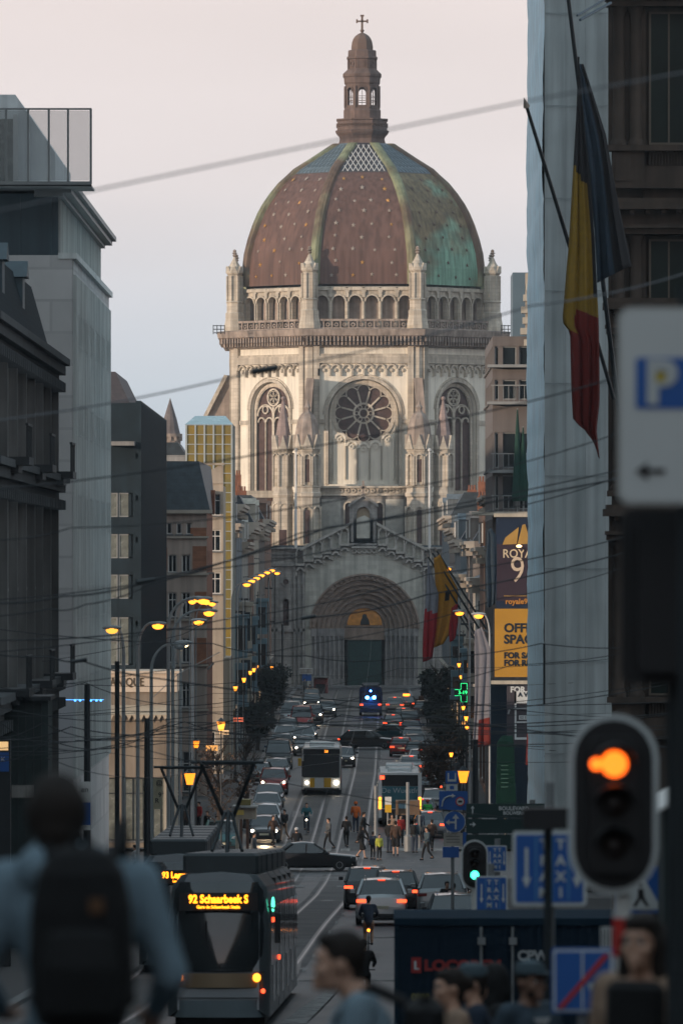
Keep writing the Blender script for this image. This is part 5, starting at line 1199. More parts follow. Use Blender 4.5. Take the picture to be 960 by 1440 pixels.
car('suv','white',0,552,'c','white SUV with bright headlights, second behind the city bus','h',xw=-4.7)
car('hatch','grey',0,640,'c','grey hatchback with headlights beside the dark SUV up the left lane','h',xw=-3.3)
car('estate','dark',0,668,'c','dark estate with headlights below the church steps, left lane','h',xw=-4.9)
car('hatch','silver',0,655,'a','silver hatchback with tail lights next to the police van','t',xw=3.0)
car('sedan','black',0,596,'a','black saloon with tail lights in the right lane under the taxi','t',xw=2.6)
car('hatch','red',0,530,'a','small red hatchback with tail lights in the right lane','t',xw=2.9)
# --- right side, driving away, tail lights on
car('sedan','black',571,660,'a','black taxi with orange roof light and two red tail lights near the church','t',roofbox=L_org)
car('estate','grey',567,615,'a','grey estate with orange lamps and yellow plate below the taxi','t')
car('hatch','dark',594,640,'a','dark hatchback beside the right-hand tree near the taxi','')
car('hatch','white',590,500,'a','white hatchback with orange light, uppermost of the right queue','t')
car('sedan','silver',578,486,'a','silver saloon with red lamp, second down in the right queue','t')
car('sedan','white',563,470,'a','white saloon with glowing lamps directly beyond the rear of the bus','t')
car('suv','grey',574,458,'a','grey SUV partly hidden behind the rear of the bus','t')
car('hatch','black',602,446,'a','black hatchback with bright lamp, near the motor scooter','t')
car('estate','grey',604,392,'a','grey estate with red lamps next to the blue round arrow sign','t')
car('hatch','white',592,410,'a','white hatchback with red lamps beside the bus stop crowd','t')
car('sedan','dark',611,425,'a','dark saloon behind the blue signs at the right kerb','')
for i, (d, c_, kd) in enumerate(((520,'dark','hatch'),(538,'grey','estate'),(556,'silver','hatch'),(578,'blue','sedan'),(600,'black','suv'))):
    car(kd,c_,0,d,'a','%s %s parked along the right kerb, number %s up from the bus' % (c_,{'hatch':'hatchback','estate':'estate','sedan':'saloon','suv':'SUV'}[kd],('one','two','three','four','five')[i]),'',xw=4.0,group='cars parked on the right')
for px_,dd in ((384,447.4),(372,381),(373,397),(440,613)): glow('headlight_beam', None, (X(px_,dd), dd-.2, gz(dd)+.75), (1,.72,.42), 260, .12, radians(70), (radians(78),0,pi))
# --- buses
def decker(name, label, cat, x_, d, face, body_m, lower_m, L=12, W2=1.27, H=3.1, front=True):
    R_ = thing(name, label, cat, (x_, d, gz(d)), 0 if face=='c' else pi, world=False); R_.rotation_euler = (slope(d)*(1 if face=='c' else -1), 0, 0 if face=='c' else pi)
    b = MB(); prof = lambda w, y: [(-w,y,.35),(-w,y,1.0),(-w,y,H-.25),(-w*.9,y,H-.03),(0,y,H+.05),(w*.9,y,H-.03),(w,y,H-.25),(w,y,1.0),(w,y,.35)]
    b.loft([prof(W2*.95,0),prof(W2,.15),prof(W2,L-.15),prof(W2*.96,L)]); b.build('body', body_m, R_, smooth=True, ang=35)
    b = MB(); b.box(-W2-.01,W2+.01,.2,L-.2,.35,.95); b.build('skirt', lower_m, R_)
    for s_ in (-1,1):
        for i in range(7):
            b = MB(); xo = s_*(W2+.012); b.box(min(xo,xo-s_*.01),max(xo,xo-s_*.01),.7+i*1.55,2.1+i*1.55,1.25,2.5); b.build('side_window', car_glass, R_)
        for y in (2.4, L-3.2):
            w = MB(); w.T = lambda p, y=y, s_=s_: (s_*(W2-.14)+p[2]*s_, y+p[0], .48+p[1]); w.lathe([(.28,-.1),(.46,-.1),(.48,-.05),(.48,.1),(.46,.14),(.25,.15)],(0,0),14); w.build('wheel', rubber, R_, smooth=True)
    b = MB(); b.bbox(-.8,.8,2,5,H,H+.28,.05); b.bbox(-.7,.7,7,9.5,H,H+.22,.05); b.build('roof_unit', body_m, R_)
    return R_
bw = mt('bus white', (.72,.74,.74), .35, .06, 1, 0, coat=.4); by = mt('bus yellow', (.62,.36,.02), .4,.05,1,0); bd = mt('bus dark grey', (.03,.032,.035), .4,.1,1,0)
R_ = decker('city_bus', 'white and yellow city bus coming towards the camera in the middle lane', 'bus', X(452,450), 450, 'c', bw, bd)
b = MB(); b.box(-1.16,1.16,-.05,0.0,1.15,2.62); b.build('windscreen', car_glass, R_)
b = MB(); b.box(-1.18,1.18,-.05,0,2.66,2.98); b.build('destination_box', black_p, R_)
b = MB(); b.box(-1.2,1.2,-.06,.0,.45,1.12); b.build('front_panel', bw, R_)
b = MB(); b.box(-.75,-.45,-.075,-.06,.5,1.1); b.box(.15,.62,-.075,-.06,.5,1.1); b.build('yellow_stripe', by, R_)
b = MB(); b.box(-1.28,-1.12,-.07,.02,1.2,2.2); b.box(-1.15,1.15,-.07,0,.34,.45); b.build('front_trim', bd, R_)
for s_ in (-1,1):
    b = MB(); b.sphere((s_*.95,-.07,.80),.10 if s_<0 else .14,8,6); b.build('headlight', L_head, R_)
    b = MB(); b.bbox(min(s_*1.3,s_*1.52),max(s_*1.3,s_*1.52),-.35,-.2,1.9,2.4,.03); b.build('wing_mirror', bd if s_>0 else by, R_)
b = MB(); b.sphere((-.2,1.0,1.6),(.16,.16,.3),8,6); b.sphere((-.2,1.0,2.0),.12,8,6); b.build('driver_seat', bd, R_)
text("58", .24, L_am, R_, (.3,-.06,2.82), ext=.002)
R_ = decker('rear_view_bus', 'city bus seen from behind with teal advertisement in its rear window', 'bus', X(562,415), 415-12, 'c', bw, bd)
R_.rotation_euler = (-slope(415), 0, pi); R_.location = (X(562,405), 405+12, gz(405+12))
yL = 12
b = MB(); b.box(-1.05,1.05,yL,yL+.03,2.35,3.0); b.build('rear_window', car_glass, R_)
b = MB(); b.box(-1.05,1.05,yL,yL+.035,1.05,2.33); b.build('advert_panel', mt('teal advertisement', (.03,.14,.18), .4,.3,1.2,0), R_)
text("De Wuestfr", .44, mt('ad lettering', (.45,.5,.52), .5,.05,1,0), R_, (0,yL+.045,2.08), rot=(pi/2,0,pi), ext=.003)
b = MB(); b.box(-1.22,1.22,yL-.02,yL+.04,.35,1.0); b.build('rear_panel', bd, R_)
b = MB(); b.box(-1.27,1.27,yL-.1,yL+.05,3.0,3.12); b.build('roof_edge', bw, R_)
for s_ in (-1,1):
    b = MB(); b.box(min(s_*1.06,s_*1.26),max(s_*1.06,s_*1.26),yL,yL+.05,.5,3.0); b.build('corner_pillar', bw, R_)
    b = MB(); b.box(min(s_*1.08,s_*1.24),max(s_*1.08,s_*1.24),yL+.05,yL+.075,1.02,1.7); b.build('taillight', L_org, R_)
b = MB(); b.box(.9,1.15,yL+.04,yL+.08,2.75,2.95); b.build('high_brake_light', L_red, R_)
b = MB(); b.box(-.55,-.1,yL+.04,yL+.06,.8,1.3); b.build('yellow_sticker', by, R_)
# --- police van with blue beacons
R_ = decker('police_van', 'police van with bright blue beacons driving up to the church', 'van', X(520,640)-0, 640, 'c', mt('dark blue van', (.015,.03,.05), .4,.1,1,0,coat=.3), bd, L=6.2, W2=1.05, H=2.75)
R_.rotation_euler = (0,0,pi); R_.location = (X(521,640), 646, gz(640))
yL = 6.2
b = MB(); b.box(-.85,.85,yL,yL+.03,1.5,2.3); b.build('rear_window', car_glass, R_)
b = MB(); b.box(-.95,.95,yL,yL+.02,.45,1.3); b.build('rear_panel', mt('pale blue panel', (.07,.10,.13), .4,.1,1,0), R_)
for s_ in (-1,1):
    b = MB(); b.sphere((s_*.32,yL+.05,1.75),.17,8,6); b.build('beacon', L_blue, R_)
    b = MB(); b.box(min(s_*.7,s_*.98),max(s_*.7,s_*.98),yL+.02,yL+.06,1.0,1.15); b.build('taillight', L_red, R_)
b = MB(); b.sphere((0,yL+.02,2.35),.09,8,6); b.build('beacon', L_blue, R_)
glow('beacon_glow', R_, (0,yL+.6,1.6), (.05,.25,1), 30, .2)
# ------------------------------------------------------------------ trams
tgrey = mt('tram silver grey', (.11,.135,.15), .35,.06,1,0,metal=.4,coat=.3); tbei = mt('tram bronze band', (.26,.19,.115), .35,.06,1,0,metal=.4,coat=.3); tdk = mt('tram dark roof', (.035,.045,.05), .5,.15,1,0)
led = emit('orange led text', (1.0,.30,.01), 4.5)
def tram(label, route, cars, x_, d, ang, grp=None):
    R_ = thing('tram', label, 'tram', (x_, d, gz(d)+.02), ang, world=False); R_.rotation_euler = (slope(d)*.9, 0, ang); R_.scale = (1,1,1.07)
    H = 3.2; W2 = 1.14; L = 31
    def ring(y, w, zb, ins, zt=H): return [(-w,y,zb),(-w,y+ins*0,1.2),(-w*.99,y+ins*.3,2.3),(-w*.93,y+ins*.8,zt-.28),(-w*.75,y+ins,zt-.03),(0,y+ins,zt+.03),(w*.75,y+ins,zt-.03),(w*.93,y+ins*.8,zt-.28),(w*.99,y+ins*.3,2.3),(w,y+ins*0,1.2),(w,y,zb)]
    b = MB(); b.loft([ring(-.02,W2*.80,.35,.5), ring(.22,W2*.95,.22,.42), ring(.6,W2,.2,.2), ring(1.3,W2,.2,0)], cap=True)
    seg = [(1.3,9.3),(9.8,14.8),(15.3,20.3),(20.8,25.8),(26.3,31)]
    for a, c in seg: b.loft([ring(a,W2,.2,0), ring(c,W2,.2,0)])
    b.build('body', tgrey, R_, smooth=True, ang=30)
    b = MB()
    for (a, c), (a2, c2) in zip(seg, seg[1:]): b.box(-W2*.93,W2*.93,c,a2,.4,H-.15)
    b.build('bellows', black_p, R_)
    # black windscreen mask, curved
    g = MB(); rows_ = []
    for z_, w_, in_ in ((1.16,.88,-.06),(1.5,.93,-.06),(2.0,.95,.02),(2.5,.94,.12),(2.85,.90,.22),(3.02,.82,.32)):
        rows_.append([(a*w_, y+in_-.035, z_) for a, y in ((-1.12,.36),(-1.02,.14),(-.7,.0),(0,-.04),(.7,.0),(1.02,.14),(1.12,.36))])
    g.loft(rows_, closed=False, cap=False); ws = g.build('windscreen', car_glass, R_, smooth=True, ang=80, fix=False)
    g = MB(); g.path([(.05,-.13,1.22),(-.25,-.10,1.75),(-.28,-.06,2.1)],.014,5); g.tube((-.28,-.075,1.5),(-.27,-.03,2.2),.018,n=5); g.build('wiper', black_p, R_)
    g = MB(); g.box(-1.03,1.03,-.02,.02,1.135,1.155); g.box(-.9,.9,-.09,-.06,.60,.615); g.build('panel_seam', black_p, R_)
    g = MB(); g.box(-.88,.88,-.07,-.05,2.42,2.80); g.build('destination_display', black_p, R_)
    text(route, .235, led, R_, (0,-.10,2.66), rot=(pi/2-.12,0,0), ext=.003, bold=.008, sx=.86); text(cars, .09, led, R_, (0,-.11,2.50), rot=(pi/2-.12,0,0), ext=.003, bold=.003)
    g = MB(); g.loft([[(a*1.0, y-.09, z_) for a, y in ((-1.06,.40),(-.98,.12),(-.7,.0),(0,-.05),(.7,.0),(.98,.12),(1.06,.40))] for z_ in (.82,1.12)], closed=False, cap=False); g.build('bronze_band', tbei, R_, smooth=True, ang=80, fix=False)
    g = MB(); g.loft([[(a*1.0, y-.12, z_) for a, y in ((-1.02,.40),(-.9,.12),(-.7,.0),(0,-.05),(.7,.0),(.9,.12),(1.02,.40))] for z_ in (.20,.26,.5,.56)], closed=False, cap=False); g.build('bumper', mt('light bumper grey', (.14,.18,.20), .5,.1,2,0), R_, smooth=True, ang=80, fix=False)
    for s_ in (-1,1):
        g = MB(); g.sphere((s_*.86,-.06,1.03),(.09,.06,.09),10,6); g.build('headlight', L_org, R_)
        g = MB(); g.tube((s_*1.1,.5,2.5),(s_*1.32,.2,2.45),.02,n=5); g.bbox(min(s_*1.25,s_*1.38),max(s_*1.25,s_*1.38),.12,.22,1.75,2.4,.03); g.build('wing_mirror', black_p, R_)
        for (a, c) in seg:
            n = max(1, int((c-a)/1.7)); st_ = (c-a)/n
            for i in range(n):
                g = MB(); xo = s_*(W2+.008); door = i % 2 == 1
                g.box(min(xo,xo-s_*.01),max(xo,xo-s_*.01),a+st_*i+.12,a+st_*(i+1)-.12,.45 if door else 1.25,2.5); g.build('door' if door else 'side_window', car_glass, R_)
    g = MB(); g.sphere((1.0,-.02,.75),.05,8,6); g.build('marker_light', L_red, R_)
    g = MB(); g.sphere((W2+.06,.8,2.55),(.04,.05,.16),8,6); g.build('signal_lamp', emit('tram green lamp',(.1,1,.6),2.5), R_)
    for k, yy in enumerate((3.0,9.0)): g = MB(); g.box(W2+.01,W2+.04,yy,yy+.1,2.15-.9*k,2.25-.9*k); g.build('side_marker', L_red, R_)
    g = MB()
    for a, c in ((1.6,4.2),(4.8,8.6),(10.2,14.3),(15.8,19.8),(21.2,25.3),(26.8,30)): g.bbox(-.85,.85,a,c,H,H+.42,.06)
    g.build('roof_unit', tdk, R_)
    g = MB(); yp = 6.5; g.path([(-.0,yp,H+.4),(0,yp+.9,H+1.3)], .05)
    for s_ in (-1,1): g.tube((s_*.12,yp+.9,H+1.2),(s_*.62,yp+.2,H+2.35),.045,n=6); g.tube((s_*.35,yp,H+.45),(s_*.08,yp+.9,H+1.28),.04,n=6)
    g.tube((-.85,yp+.2,H+2.38),(.85,yp+.2,H+2.38),.035,n=6); g.tube((-.62,yp+.2,H+2.35),(.62,yp+.2,H+2.35),.03,n=6); g.build('pantograph', steel_d, R_)
    g = MB(); g.box(-1.0,1.0,1.2,30,.02,.3); g.build('bogie_fairing', black_p, R_)
    # seats and driver shape
    g = MB(); g.sphere((-.25,1.2,1.5),(.25,.2,.4),10,8); g.sphere((-.25,1.15,2.0),.13,8,6); g.build('driver_silhouette', black_p, R_) if False else None
    return R_
tram('silver grey tram with orange destination display approaching in the foreground', '92 Schaarbeek S', 'Gare de Schaerbeek Statie', X(307,155), 155, -radians(.6))
tram('second grey tram with orange display, partly behind the first tram', '93 Legrand', 'Legrand', X(250,203), 203, radians(0.5))
# ------------------------------------------------------------------ street lamps
def mast(px, d, hx, hy, label, m=L_am, r=.09, side=None, group=None, col=None, xw=None, hs_=.30):
    x0 = X(px,d) if xw is None else xw; g = gz(d)+.12; zh = Z(hy,d); xh = X(hx,d)
    col = col or mt('pale mast paint',(.36,.37,.37),.5,.12,2,0)
    R_ = thing('street_lamp', label, 'street lamp', (x0,d,g), group=group)
    b = MB(); pts = [(x0,d,g),(x0,d,g+(zh-g)*.5),(x0,d,zh-1.1)]; dx = xh-x0
    if abs(dx) > .25:
        for i in range(1,7): t = pi/2*i/6; pts.append((x0+dx*(1-cos(t))*.85, d, zh-1.1+1.25*sin(t)))
        pts.append((xh, d, zh+.12))
    else: pts.append((x0,d,zh+.1))
    n = len(pts); b.path(pts, [r*(1-.5*i/(n-1)) for i in range(n)], 6); b.lathe([(r*1.8,g-.12),(r*1.8,g+.7),(r,g+.9)],(x0,d),8); b.build('pole', col, R_)
    b = MB(); s_ = 1 if dx >= 0 else -1; b.sphere((xh+s_*.1,d,zh+.10),(.42,.16,.10),10,6); h = b.build('lamp_head', col, R_)
    b = MB(); b.sphere((xh+s_*.1,d,zh),(hs_*.85,.17,.16),10,6); b.build('bulb', m, h); return R_
mast(237,300,283,845,'pale curved mast with amber lamp, first of the pair beside the brick building','amber' and L_am)
mast(243,318,291,862,'pale curved mast with lower amber lamp, second of the pair beside the brick building')
mast(271,345,277,875,'pale straight mast with amber lamp right of the curved pair')
mast(254,330,255,906,'straight mast with whitish conical lamp between the amber ones', L_warm)
mast(174,290,161,886,'grey mast with dim amber lamp bending left before the black block', emit('dim amber lamp',(1,.4,.05),2.0))
mast(194,300,219,880,'grey curved mast with bright amber lamp in front of the black block')
mast(213,315,250,909,'grey curved mast with unlit lamp over the hotel fascia', lens_dull)
for i,(hx,hy,d) in enumerate(((268,846,400),(276,843,385),(288,847,412),(296,849,430))):
    mast(0,d,hx,hy,('amber mast lamp by the brick corner building, leftmost of four','amber mast lamp by the brick corner building, second of four','amber mast lamp by the brick corner building, third of four','amber mast lamp by the brick corner building, rightmost of four')[i],r=.05,xw=X(hx,d)-.9,group='cluster of amber lamps',hs_=.26)
row = [(345,822,468),(352,817,495),(359,813,522),(366,809,550),(374,805,580),(381,802,612),(388,806,640)]
for i,(hx,hy,d) in enumerate(row):
    mast(0,d,hx,hy,'amber lamp number %s from the left in the rising row left of the church'%(('one','two','three','four','five','six','seven')[i]),r=.05,xw=X(hx,d)-.9 if i<6 else X(378,d),group='row of amber lamps left of the church',hs_=.30)
mast(660,400,648,862,'curved mast with warm lamp beside the yellow flag', L_am, r=.06)
mast(688,380,675,866,'curved mast with warm flat lamp before the navy billboard', L_am, r=.06)
mast(0,520,633,800,'small amber lamp on a mast right of the portal', L_am, r=.04, xw=X(645,520), hs_=.16)
def lantern(px, py, d, label, group=None, s=.32, m=None):
    x0 = X(px,d); zc = Z(py,d); g = gz(d)+.12; R_ = thing('lantern_post', label, 'lantern', (x0,d,g), group=group)
    b = MB(); b.tube((x0,d,g),(x0,d,zc-s),.05,.035,6); b.lathe([(.14,g),(.12,g+.6),(.06,g+.8)],(x0,d),8); b.build('pole', steel_d, R_)
    b = MB(); b.lathe([(s*.45,zc-s),(s*.85,zc+s*.7)],(x0,d),6); b.build('lamp_glass', m or L_am2, R_)
    b = MB(); b.lathe([(s*.95,zc+s*.7),(s*.5,zc+s*1.1),(.03,zc+s*1.5)],(x0,d),6); b.build('lamp_cap', steel_d, R_)
lantern(267,1094,330,'yellow glowing lantern on black post, nearest on the left pavement')
lantern(311,1020,352,'bright orange lantern above the left tram', s=.26, m=L_am)
lantern(276,1046,345,'small orange lantern left of the pantograph', s=.2)
lantern(651,1091,300,'yellow glowing lantern behind the blue signs on the right', s=.30)
for i,(px,py,d) in enumerate(((331,968,470),(343,956,500),(352,946,540),(357,942,570),(361,938,600),(382,939,620))): lantern(px,py,d,'%s small amber lantern up the left pavement'%('nearest','second','third','fourth','fifth','sixth')[i],'lanterns up the left pavement',s=.18,m=L_am)
for i,(px,py,d) in enumerate(((645,935,470),(648,952,500),(651,995,440),(655,1010,420),(656,1022,400),(634,1061,430))): lantern(px,py,d,'small amber lantern on the right pavement, %s'%('top one','second from top','third, under the green cross','fourth','fifth','lowest by the bare tree')[i],'lanterns on the right pavement',s=.15,m=L_am)
# dark plain posts for the overhead line
for px,d,top,lab in ((123,215,962,'thick dark tramway post in front of the pale office block'),(165,265,930,'dark tramway post beside the hotel'),(378,690,812,'thin dark post left of the portal'),(397,720,878,'thin dark post by the church pier'),(207,240,1010,'slim dark tramway post behind the second tram'),(668,235,1040,'thin steel tramway post behind the blue signs'),(632,520,985,'thin tramway post at the right-hand dark tree'),(528,372,1105,'grey post at the bus stop'),(573,372,1100,'second grey post at the bus stop, right of the shelter')):
    x0 = X(px,d); R_ = MB(); R_.tube((x0,d,gz(d)),(x0,d,Z(top,d)),.13 if d<260 else .09,.09,8); R_.lathe([(.2,gz(d)),(.2,gz(d)+.8),(.14,gz(d)+.9)],(x0,d),8); o = R_.build('tramway_post', steel_d if 'grey' not in lab else steel_g); tag(o, lab, 'post')
# ------------------------------------------------------------------ overhead wires
def wire(label, pts, r=.012, sag=.15, m=wire_m, ins=None, group=None):
    pts = list(pts); r *= .8
    if 'stay' not in label and 'brick building' not in label:
        if pts[0][0] > 0: (xa,ya,da),(xb,yb,_) = pts[0],pts[1]; pts.insert(0,(-60, ya-(xa+60)*(yb-ya)/(xb-xa)*.6, da))
        if pts[-1][0] < 960: (xa,ya,da),(xb,yb,_) = pts[-1],pts[-2]; pts.append((1020, ya+(1020-xa)*(yb-ya)/(xb-xa)*.6, da))
    P = [W(*p) for p in pts]; b = MB()
    for p, q_ in zip(P, P[1:]):
        n = 10; prev = p
        for i in range(1,n+1):
            t = i/n; c_ = p.lerp(q_, t); c_.z -= sag*4*t*(1-t); b.tube(prev, c_, r, n=5, cap=False); prev = c_
    o = b.build('overhead_wire', m, smooth=True); tag(o, label, 'cable', group)
    if ins:
        for p in ins:
            c_ = W(*p); k = MB(); k.tube(c_-Vector((.12,0,.02)), c_+Vector((.12,0,.02)), .03, n=8); k.build('insulator', steel_d, o)
    return o
grey_w = mt('pale blurred cable', (.16,.17,.185), .5,.1,1,0)
wire('thick pale cable crossing the sky in front of the lantern', [(-120,322,40),(130,268,40),(735,143,40),(1080,80,40)], .0075, 0, grey_w)
wire('faint cable rising across the church front to the sheeting', [(-60,598,62),(365,521,62),(745,430,62),(1000,372,62)], .010, .05, grey_w, [(372,520,62)])
wire('dark cable crossing the rose window towards the right', [(-20,690,75),(380,636,75),(640,588,75),(900,520,75)], .011, .03)
wire('thin cable crossing below the rose window and the red flag', [(100,742,90),(520,694,90),(900,598,90)], .010, .1)
wire('cable over the gable of the porch', [(300,800,110),(640,728,110),(910,655,110)], .011, .1)
wire('cable just above the portal arch', [(330,868,120),(600,808,120),(930,740,120)], .012, .1)
wire('thick dark cable over the golden tympanum', [(240,884,120),(432,868,120),(600,836,120),(930,762,120)], .016, .08, ins=[(434,868,120)])
wire('lower of two cables converging on the sheeting', [(440,905,130),(700,842,130),(935,776,130)], .010, .1)
wire('slack dark cable in front of the church door', [(300,905,150),(430,922,150),(560,925,150),(760,905,150),(950,905,150)], .014, .1)
wire('straight cable above the police van beacons', [(380,1004,160),(520,976,160),(720,935,160),(940,905,160)], .012, .1)
wire('dark cable at the left passing the pale office block', [(-40,846,90),(90,838,90),(215,815,90),(460,742,90)], .016, .05, ins=[(205,817,90)])
wire('second dark cable beneath it with a clamp', [(70,856,100),(120,850,100),(210,822,100),(420,750,100)], .012, .05)
wire('dark cable low at the left with an insulator', [(-40,915,110),(70,923,110),(118,930,110),(230,955,110)], .016, .04, ins=[(112,929,110)])
wire('cable from the brick building to the left mast', [(60,930,200),(254,893,200),(300,866,200)], .012, .05)
wire('pale stay wire slanting up to the lamp masts', [(216,980,200),(250,948,200),(309,917,200)], .014, 0, white_p)
rnd = random.Random(11)
ws_ = [((-20,990,180),(300,1003,180)),((100,1022,170),(330,1012,170)),((60,1016,150),(230,1020,150)),((230,1030,190),(420,1000,190)),((70,1040,165),(240,1015,165)),((150,1058,200),(420,1060,200)),((-20,1000,140),(170,1045,140)),((180,1000,220),(560,990,220)),((260,1015,200),(480,1005,200)),((330,960,260),(640,985,260)),((360,990,300),(600,968,300)),((240,1044,170),(400,1035,170)),((380,1020,280),(640,1004,280)),((300,975,240),(560,940,240)),((420,1032,300),(650,1040,300)),((120,960,200),(330,985,200))]
wl = ['just above the head of the backpack walker','over the tramway post','beneath the blue lights','above the pantograph','sagging left of the masts','across the pale board','descending from the left edge','through the left lamp masts','over the oncoming bus','past the dark left tree','in front of the police van','right of the pantograph','above the black turning car','below the church steps','over the right queue of cars','in front of the hotel']
for (p,q_), s_ in zip(ws_, wl): wire('thin dark overhead wire '+s_, [p,q_], rnd.uniform(.010,.018), rnd.uniform(.1,.5), group='thin overhead wires across the street')
for off,lab in ((0,'contact wire hanging above the right-hand tram track'),(-2.95,'contact wire hanging above the left-hand tram track')):
    b = MB(); ys = list(range(140,780,8))
    for ya,yb in zip(ys,ys[1:]): b.tube((trk(ya)+off,ya,gz(ya)+5.75),(trk(yb)+off,yb,gz(yb)+5.75),.010,n=4,cap=False)
    o = b.build('contact_wire', wire_m); tag(o, lab, 'cable')
for i,d in enumerate((215,265,320,372,430,500,580,660)):
    b = MB(); zz = gz(d)+6.0; b.tube((-8.9,d,zz+.8),(5.6,d,zz+.6),.014,n=4); 
    o = b.build('span_wire', wire_m); tag(o,'cross span wire carrying the tram line, %s up the street'%('first','second','third','fourth','fifth','sixth','seventh','eighth')[i],'cable',group='span wires of the tram line')
b = MB()
# ------------------------------------------------------------------ trees
bark = mat('dark bark', (.05,.038,.03), .9,.3,3,.2); leaf_d = mat('dark evergreen leaves', (.018,.026,.022), .8,.5,1.5,0); leaf_b = mat('brown autumn leaves', (.085,.048,.03), .8,.5,1.5,0)
def tree(px, d, ytop, wpx, label, lm, n=3800, seed=1, xw=None, cyl=False, dens=.16):
    rnd = random.Random(seed); x0 = X(px,d) if xw is None else xw; g = gz(d)+.1; H = Z(ytop,d)-g; w = wpx*d/F/2
    R_ = thing('tree', label, 'tree', (x0,d,g)); b = MB()
    b.tube((x0,d,g),(x0+.1,d,g+H*.35),.17,.13,7); b.tube((x0+.1,d,g+H*.35),(x0,d,g+H*.9),.13,.03,6); tips = []
    for i in range(26):
        t = rnd.uniform(.3,.88); a = rnd.uniform(0,6.28); r = w*rnd.uniform(.55,1.0)*(1-abs(t-.55)*.9); p0 = Vector((x0+.05,d,g+H*t)); p1 = p0+Vector((cos(a)*r,sin(a)*r,H*rnd.uniform(.05,.2)))
        b.tube(p0,p1,.05,.015,5); tips.append(p1)
        for j in range(3):
            p2 = p1+Vector((rnd.uniform(-1,1)*w*.4,rnd.uniform(-1,1)*w*.4,rnd.uniform(-.1,.3)*H*.3)); b.tube(p0.lerp(p1,.6),p2,.02,.006,4); tips.append(p2)
    b.build('trunk', bark, R_)
    c = MB(); clump = [(x0+rnd.gauss(0,w*.42), d+rnd.gauss(0,w*.42), g+H*rnd.uniform(.32,.93), rnd.uniform(.25,.5)*w) for _ in range(22)]
    for i in range(n):
        cx_,cy_,cz_,r = rnd.choice(clump); v = Vector((rnd.gauss(0,1),rnd.gauss(0,1),rnd.gauss(0,1))).normalized()*r*rnd.random()**.4*1.3
        p = Vector((cx_,cy_,cz_))+v; u = Vector((rnd.gauss(0,1),rnd.gauss(0,1),rnd.gauss(0,1))).normalized(); q_ = u.orthogonal().normalized(); s_ = dens*rnd.uniform(.6,1.3)
        c.add([p-u*s_, p+q_*s_*.5, p+u*s_, p-q_*s_*.5], [(0,1,2,3)])
    c.build('crown', lm, R_, fix=False)
tree(382,600,938,56,'dark evergreen tree on the left pavement below the lamps',leaf_d,4500,1)
tree(362,540,985,44,'lower dark evergreen tree on the left, nearer than the tall one',leaf_d,3000,2)
tree(618,560,936,50,'tall dark evergreen tree at the right of the taxi',leaf_d,5200,3)
tree(622,500,1000,52,'second dark evergreen tree on the right below the tall one',leaf_d,4200,4)
tree(614,440,1040,56,'brown leaved tree beside the right queue of cars',leaf_b,2600,5,dens=.12)
tree(306,372,1045,60,'bare brownish tree behind the tram pantograph',leaf_b,700,6,dens=.09)
tree(345,400,1030,40,'bare brownish tree left of the red SUV',leaf_b,500,7,dens=.09)
tree(225,390,1050,60,'dark leaved tree in front of the corner hotel',leaf_d,1600,8,dens=.12)
# ------------------------------------------------------------------ flags
def flagpole(label, a, b_, d0, d1, r, m=None):
    p, q_ = W(a[0],a[1],d0), W(b_[0],b_[1],d1); R_ = thing('flagpole', label, 'flagpole', tuple(q_)); b = MB(); b.tube(p,q_,r*.8,r,8); b.build('pole', m or steel_d, R_)
    b = MB(); u = (p-q_).normalized(); b.tube(p,p+u*r*5,r*1.6,r*.1,8); b.build('finial', stone_d, R_); return R_
def cloth(mats, px_edges, py_rows, d, amp=.06, nx=26, ny=40, seed=0, bands=None, freq=5):
    """hanging cloth: px_edges(t)->(left,right) at height t 0..1, py_rows (top,bottom)"""
    rnd = random.Random(seed); ph = rnd.uniform(0,6); b = MB(); pts = []
    for j in range(ny+1):
        t = j/ny; l, r = px_edges(t)
        for i in range(nx+1):
            s_ = i/nx; py = py_rows(s_, t); px = l+(r-l)*s_; dd = d+amp*(sin(s_*freq*3.1+ph+t*1.3)+.4*sin(s_*freq*7+t*3))*(.3+.7*t)
            pts.append(W(px+1.2*sin(t*5+s_*4+ph), py, d)+Vector((0,dd-d,0)))
    fs, ms = [], []
    for j in range(ny):
        for i in range(nx):
            b.mi = bands(i/nx, (j+.5)/ny) if bands else 0
            b.v = b.v; k = j*(nx+1)+i; b.f.append((k,k+1,k+nx+2,k+nx+1)); b.m.append(b.mi)
    b.v = [tuple(p) for p in pts]; return b
fabk = mt('black flag cloth', (.012,.012,.014), .8,.15,6,.1); fayl = mt('yellow flag cloth', (.20,.125,.012), .8,.1,6,.1); fard2 = mt('vivid red flag cloth',(.42,.02,.03),.8,.1,6,.1); fard = mt('red flag cloth', (.13,.012,.008), .8,.1,6,.1); fabl = mt('dark blue flag cloth', (.018,.035,.055), .8,.15,6,.1); fawh = mt('white flag cloth', (.30,.30,.34), .8,.1,6,.1)
fp = flagpole('long dark pole slanting down to the mansion, carrying the tricolour flag', (798,-6), (872,600), 208, 214, .075)
fp2 = flagpole('shorter slanting pole with spear tip at the left of the tricolour flag', (740,150), (803,355), 206, 209, .065)
b = MB(); b.tube(W(811,22,209),W(852,-2,212),.035,n=6); b.tube(W(815,28,209),W(858,4,212),.045,n=6); b.build('bracket', mt('blue grey bracket',(.05,.09,.12),.5,.1,2,0), fp)
b = MB(); b.tube(W(803,355,209), W(862,560,213), .06, n=8); b.build('pole_stub', steel_d, fp2)
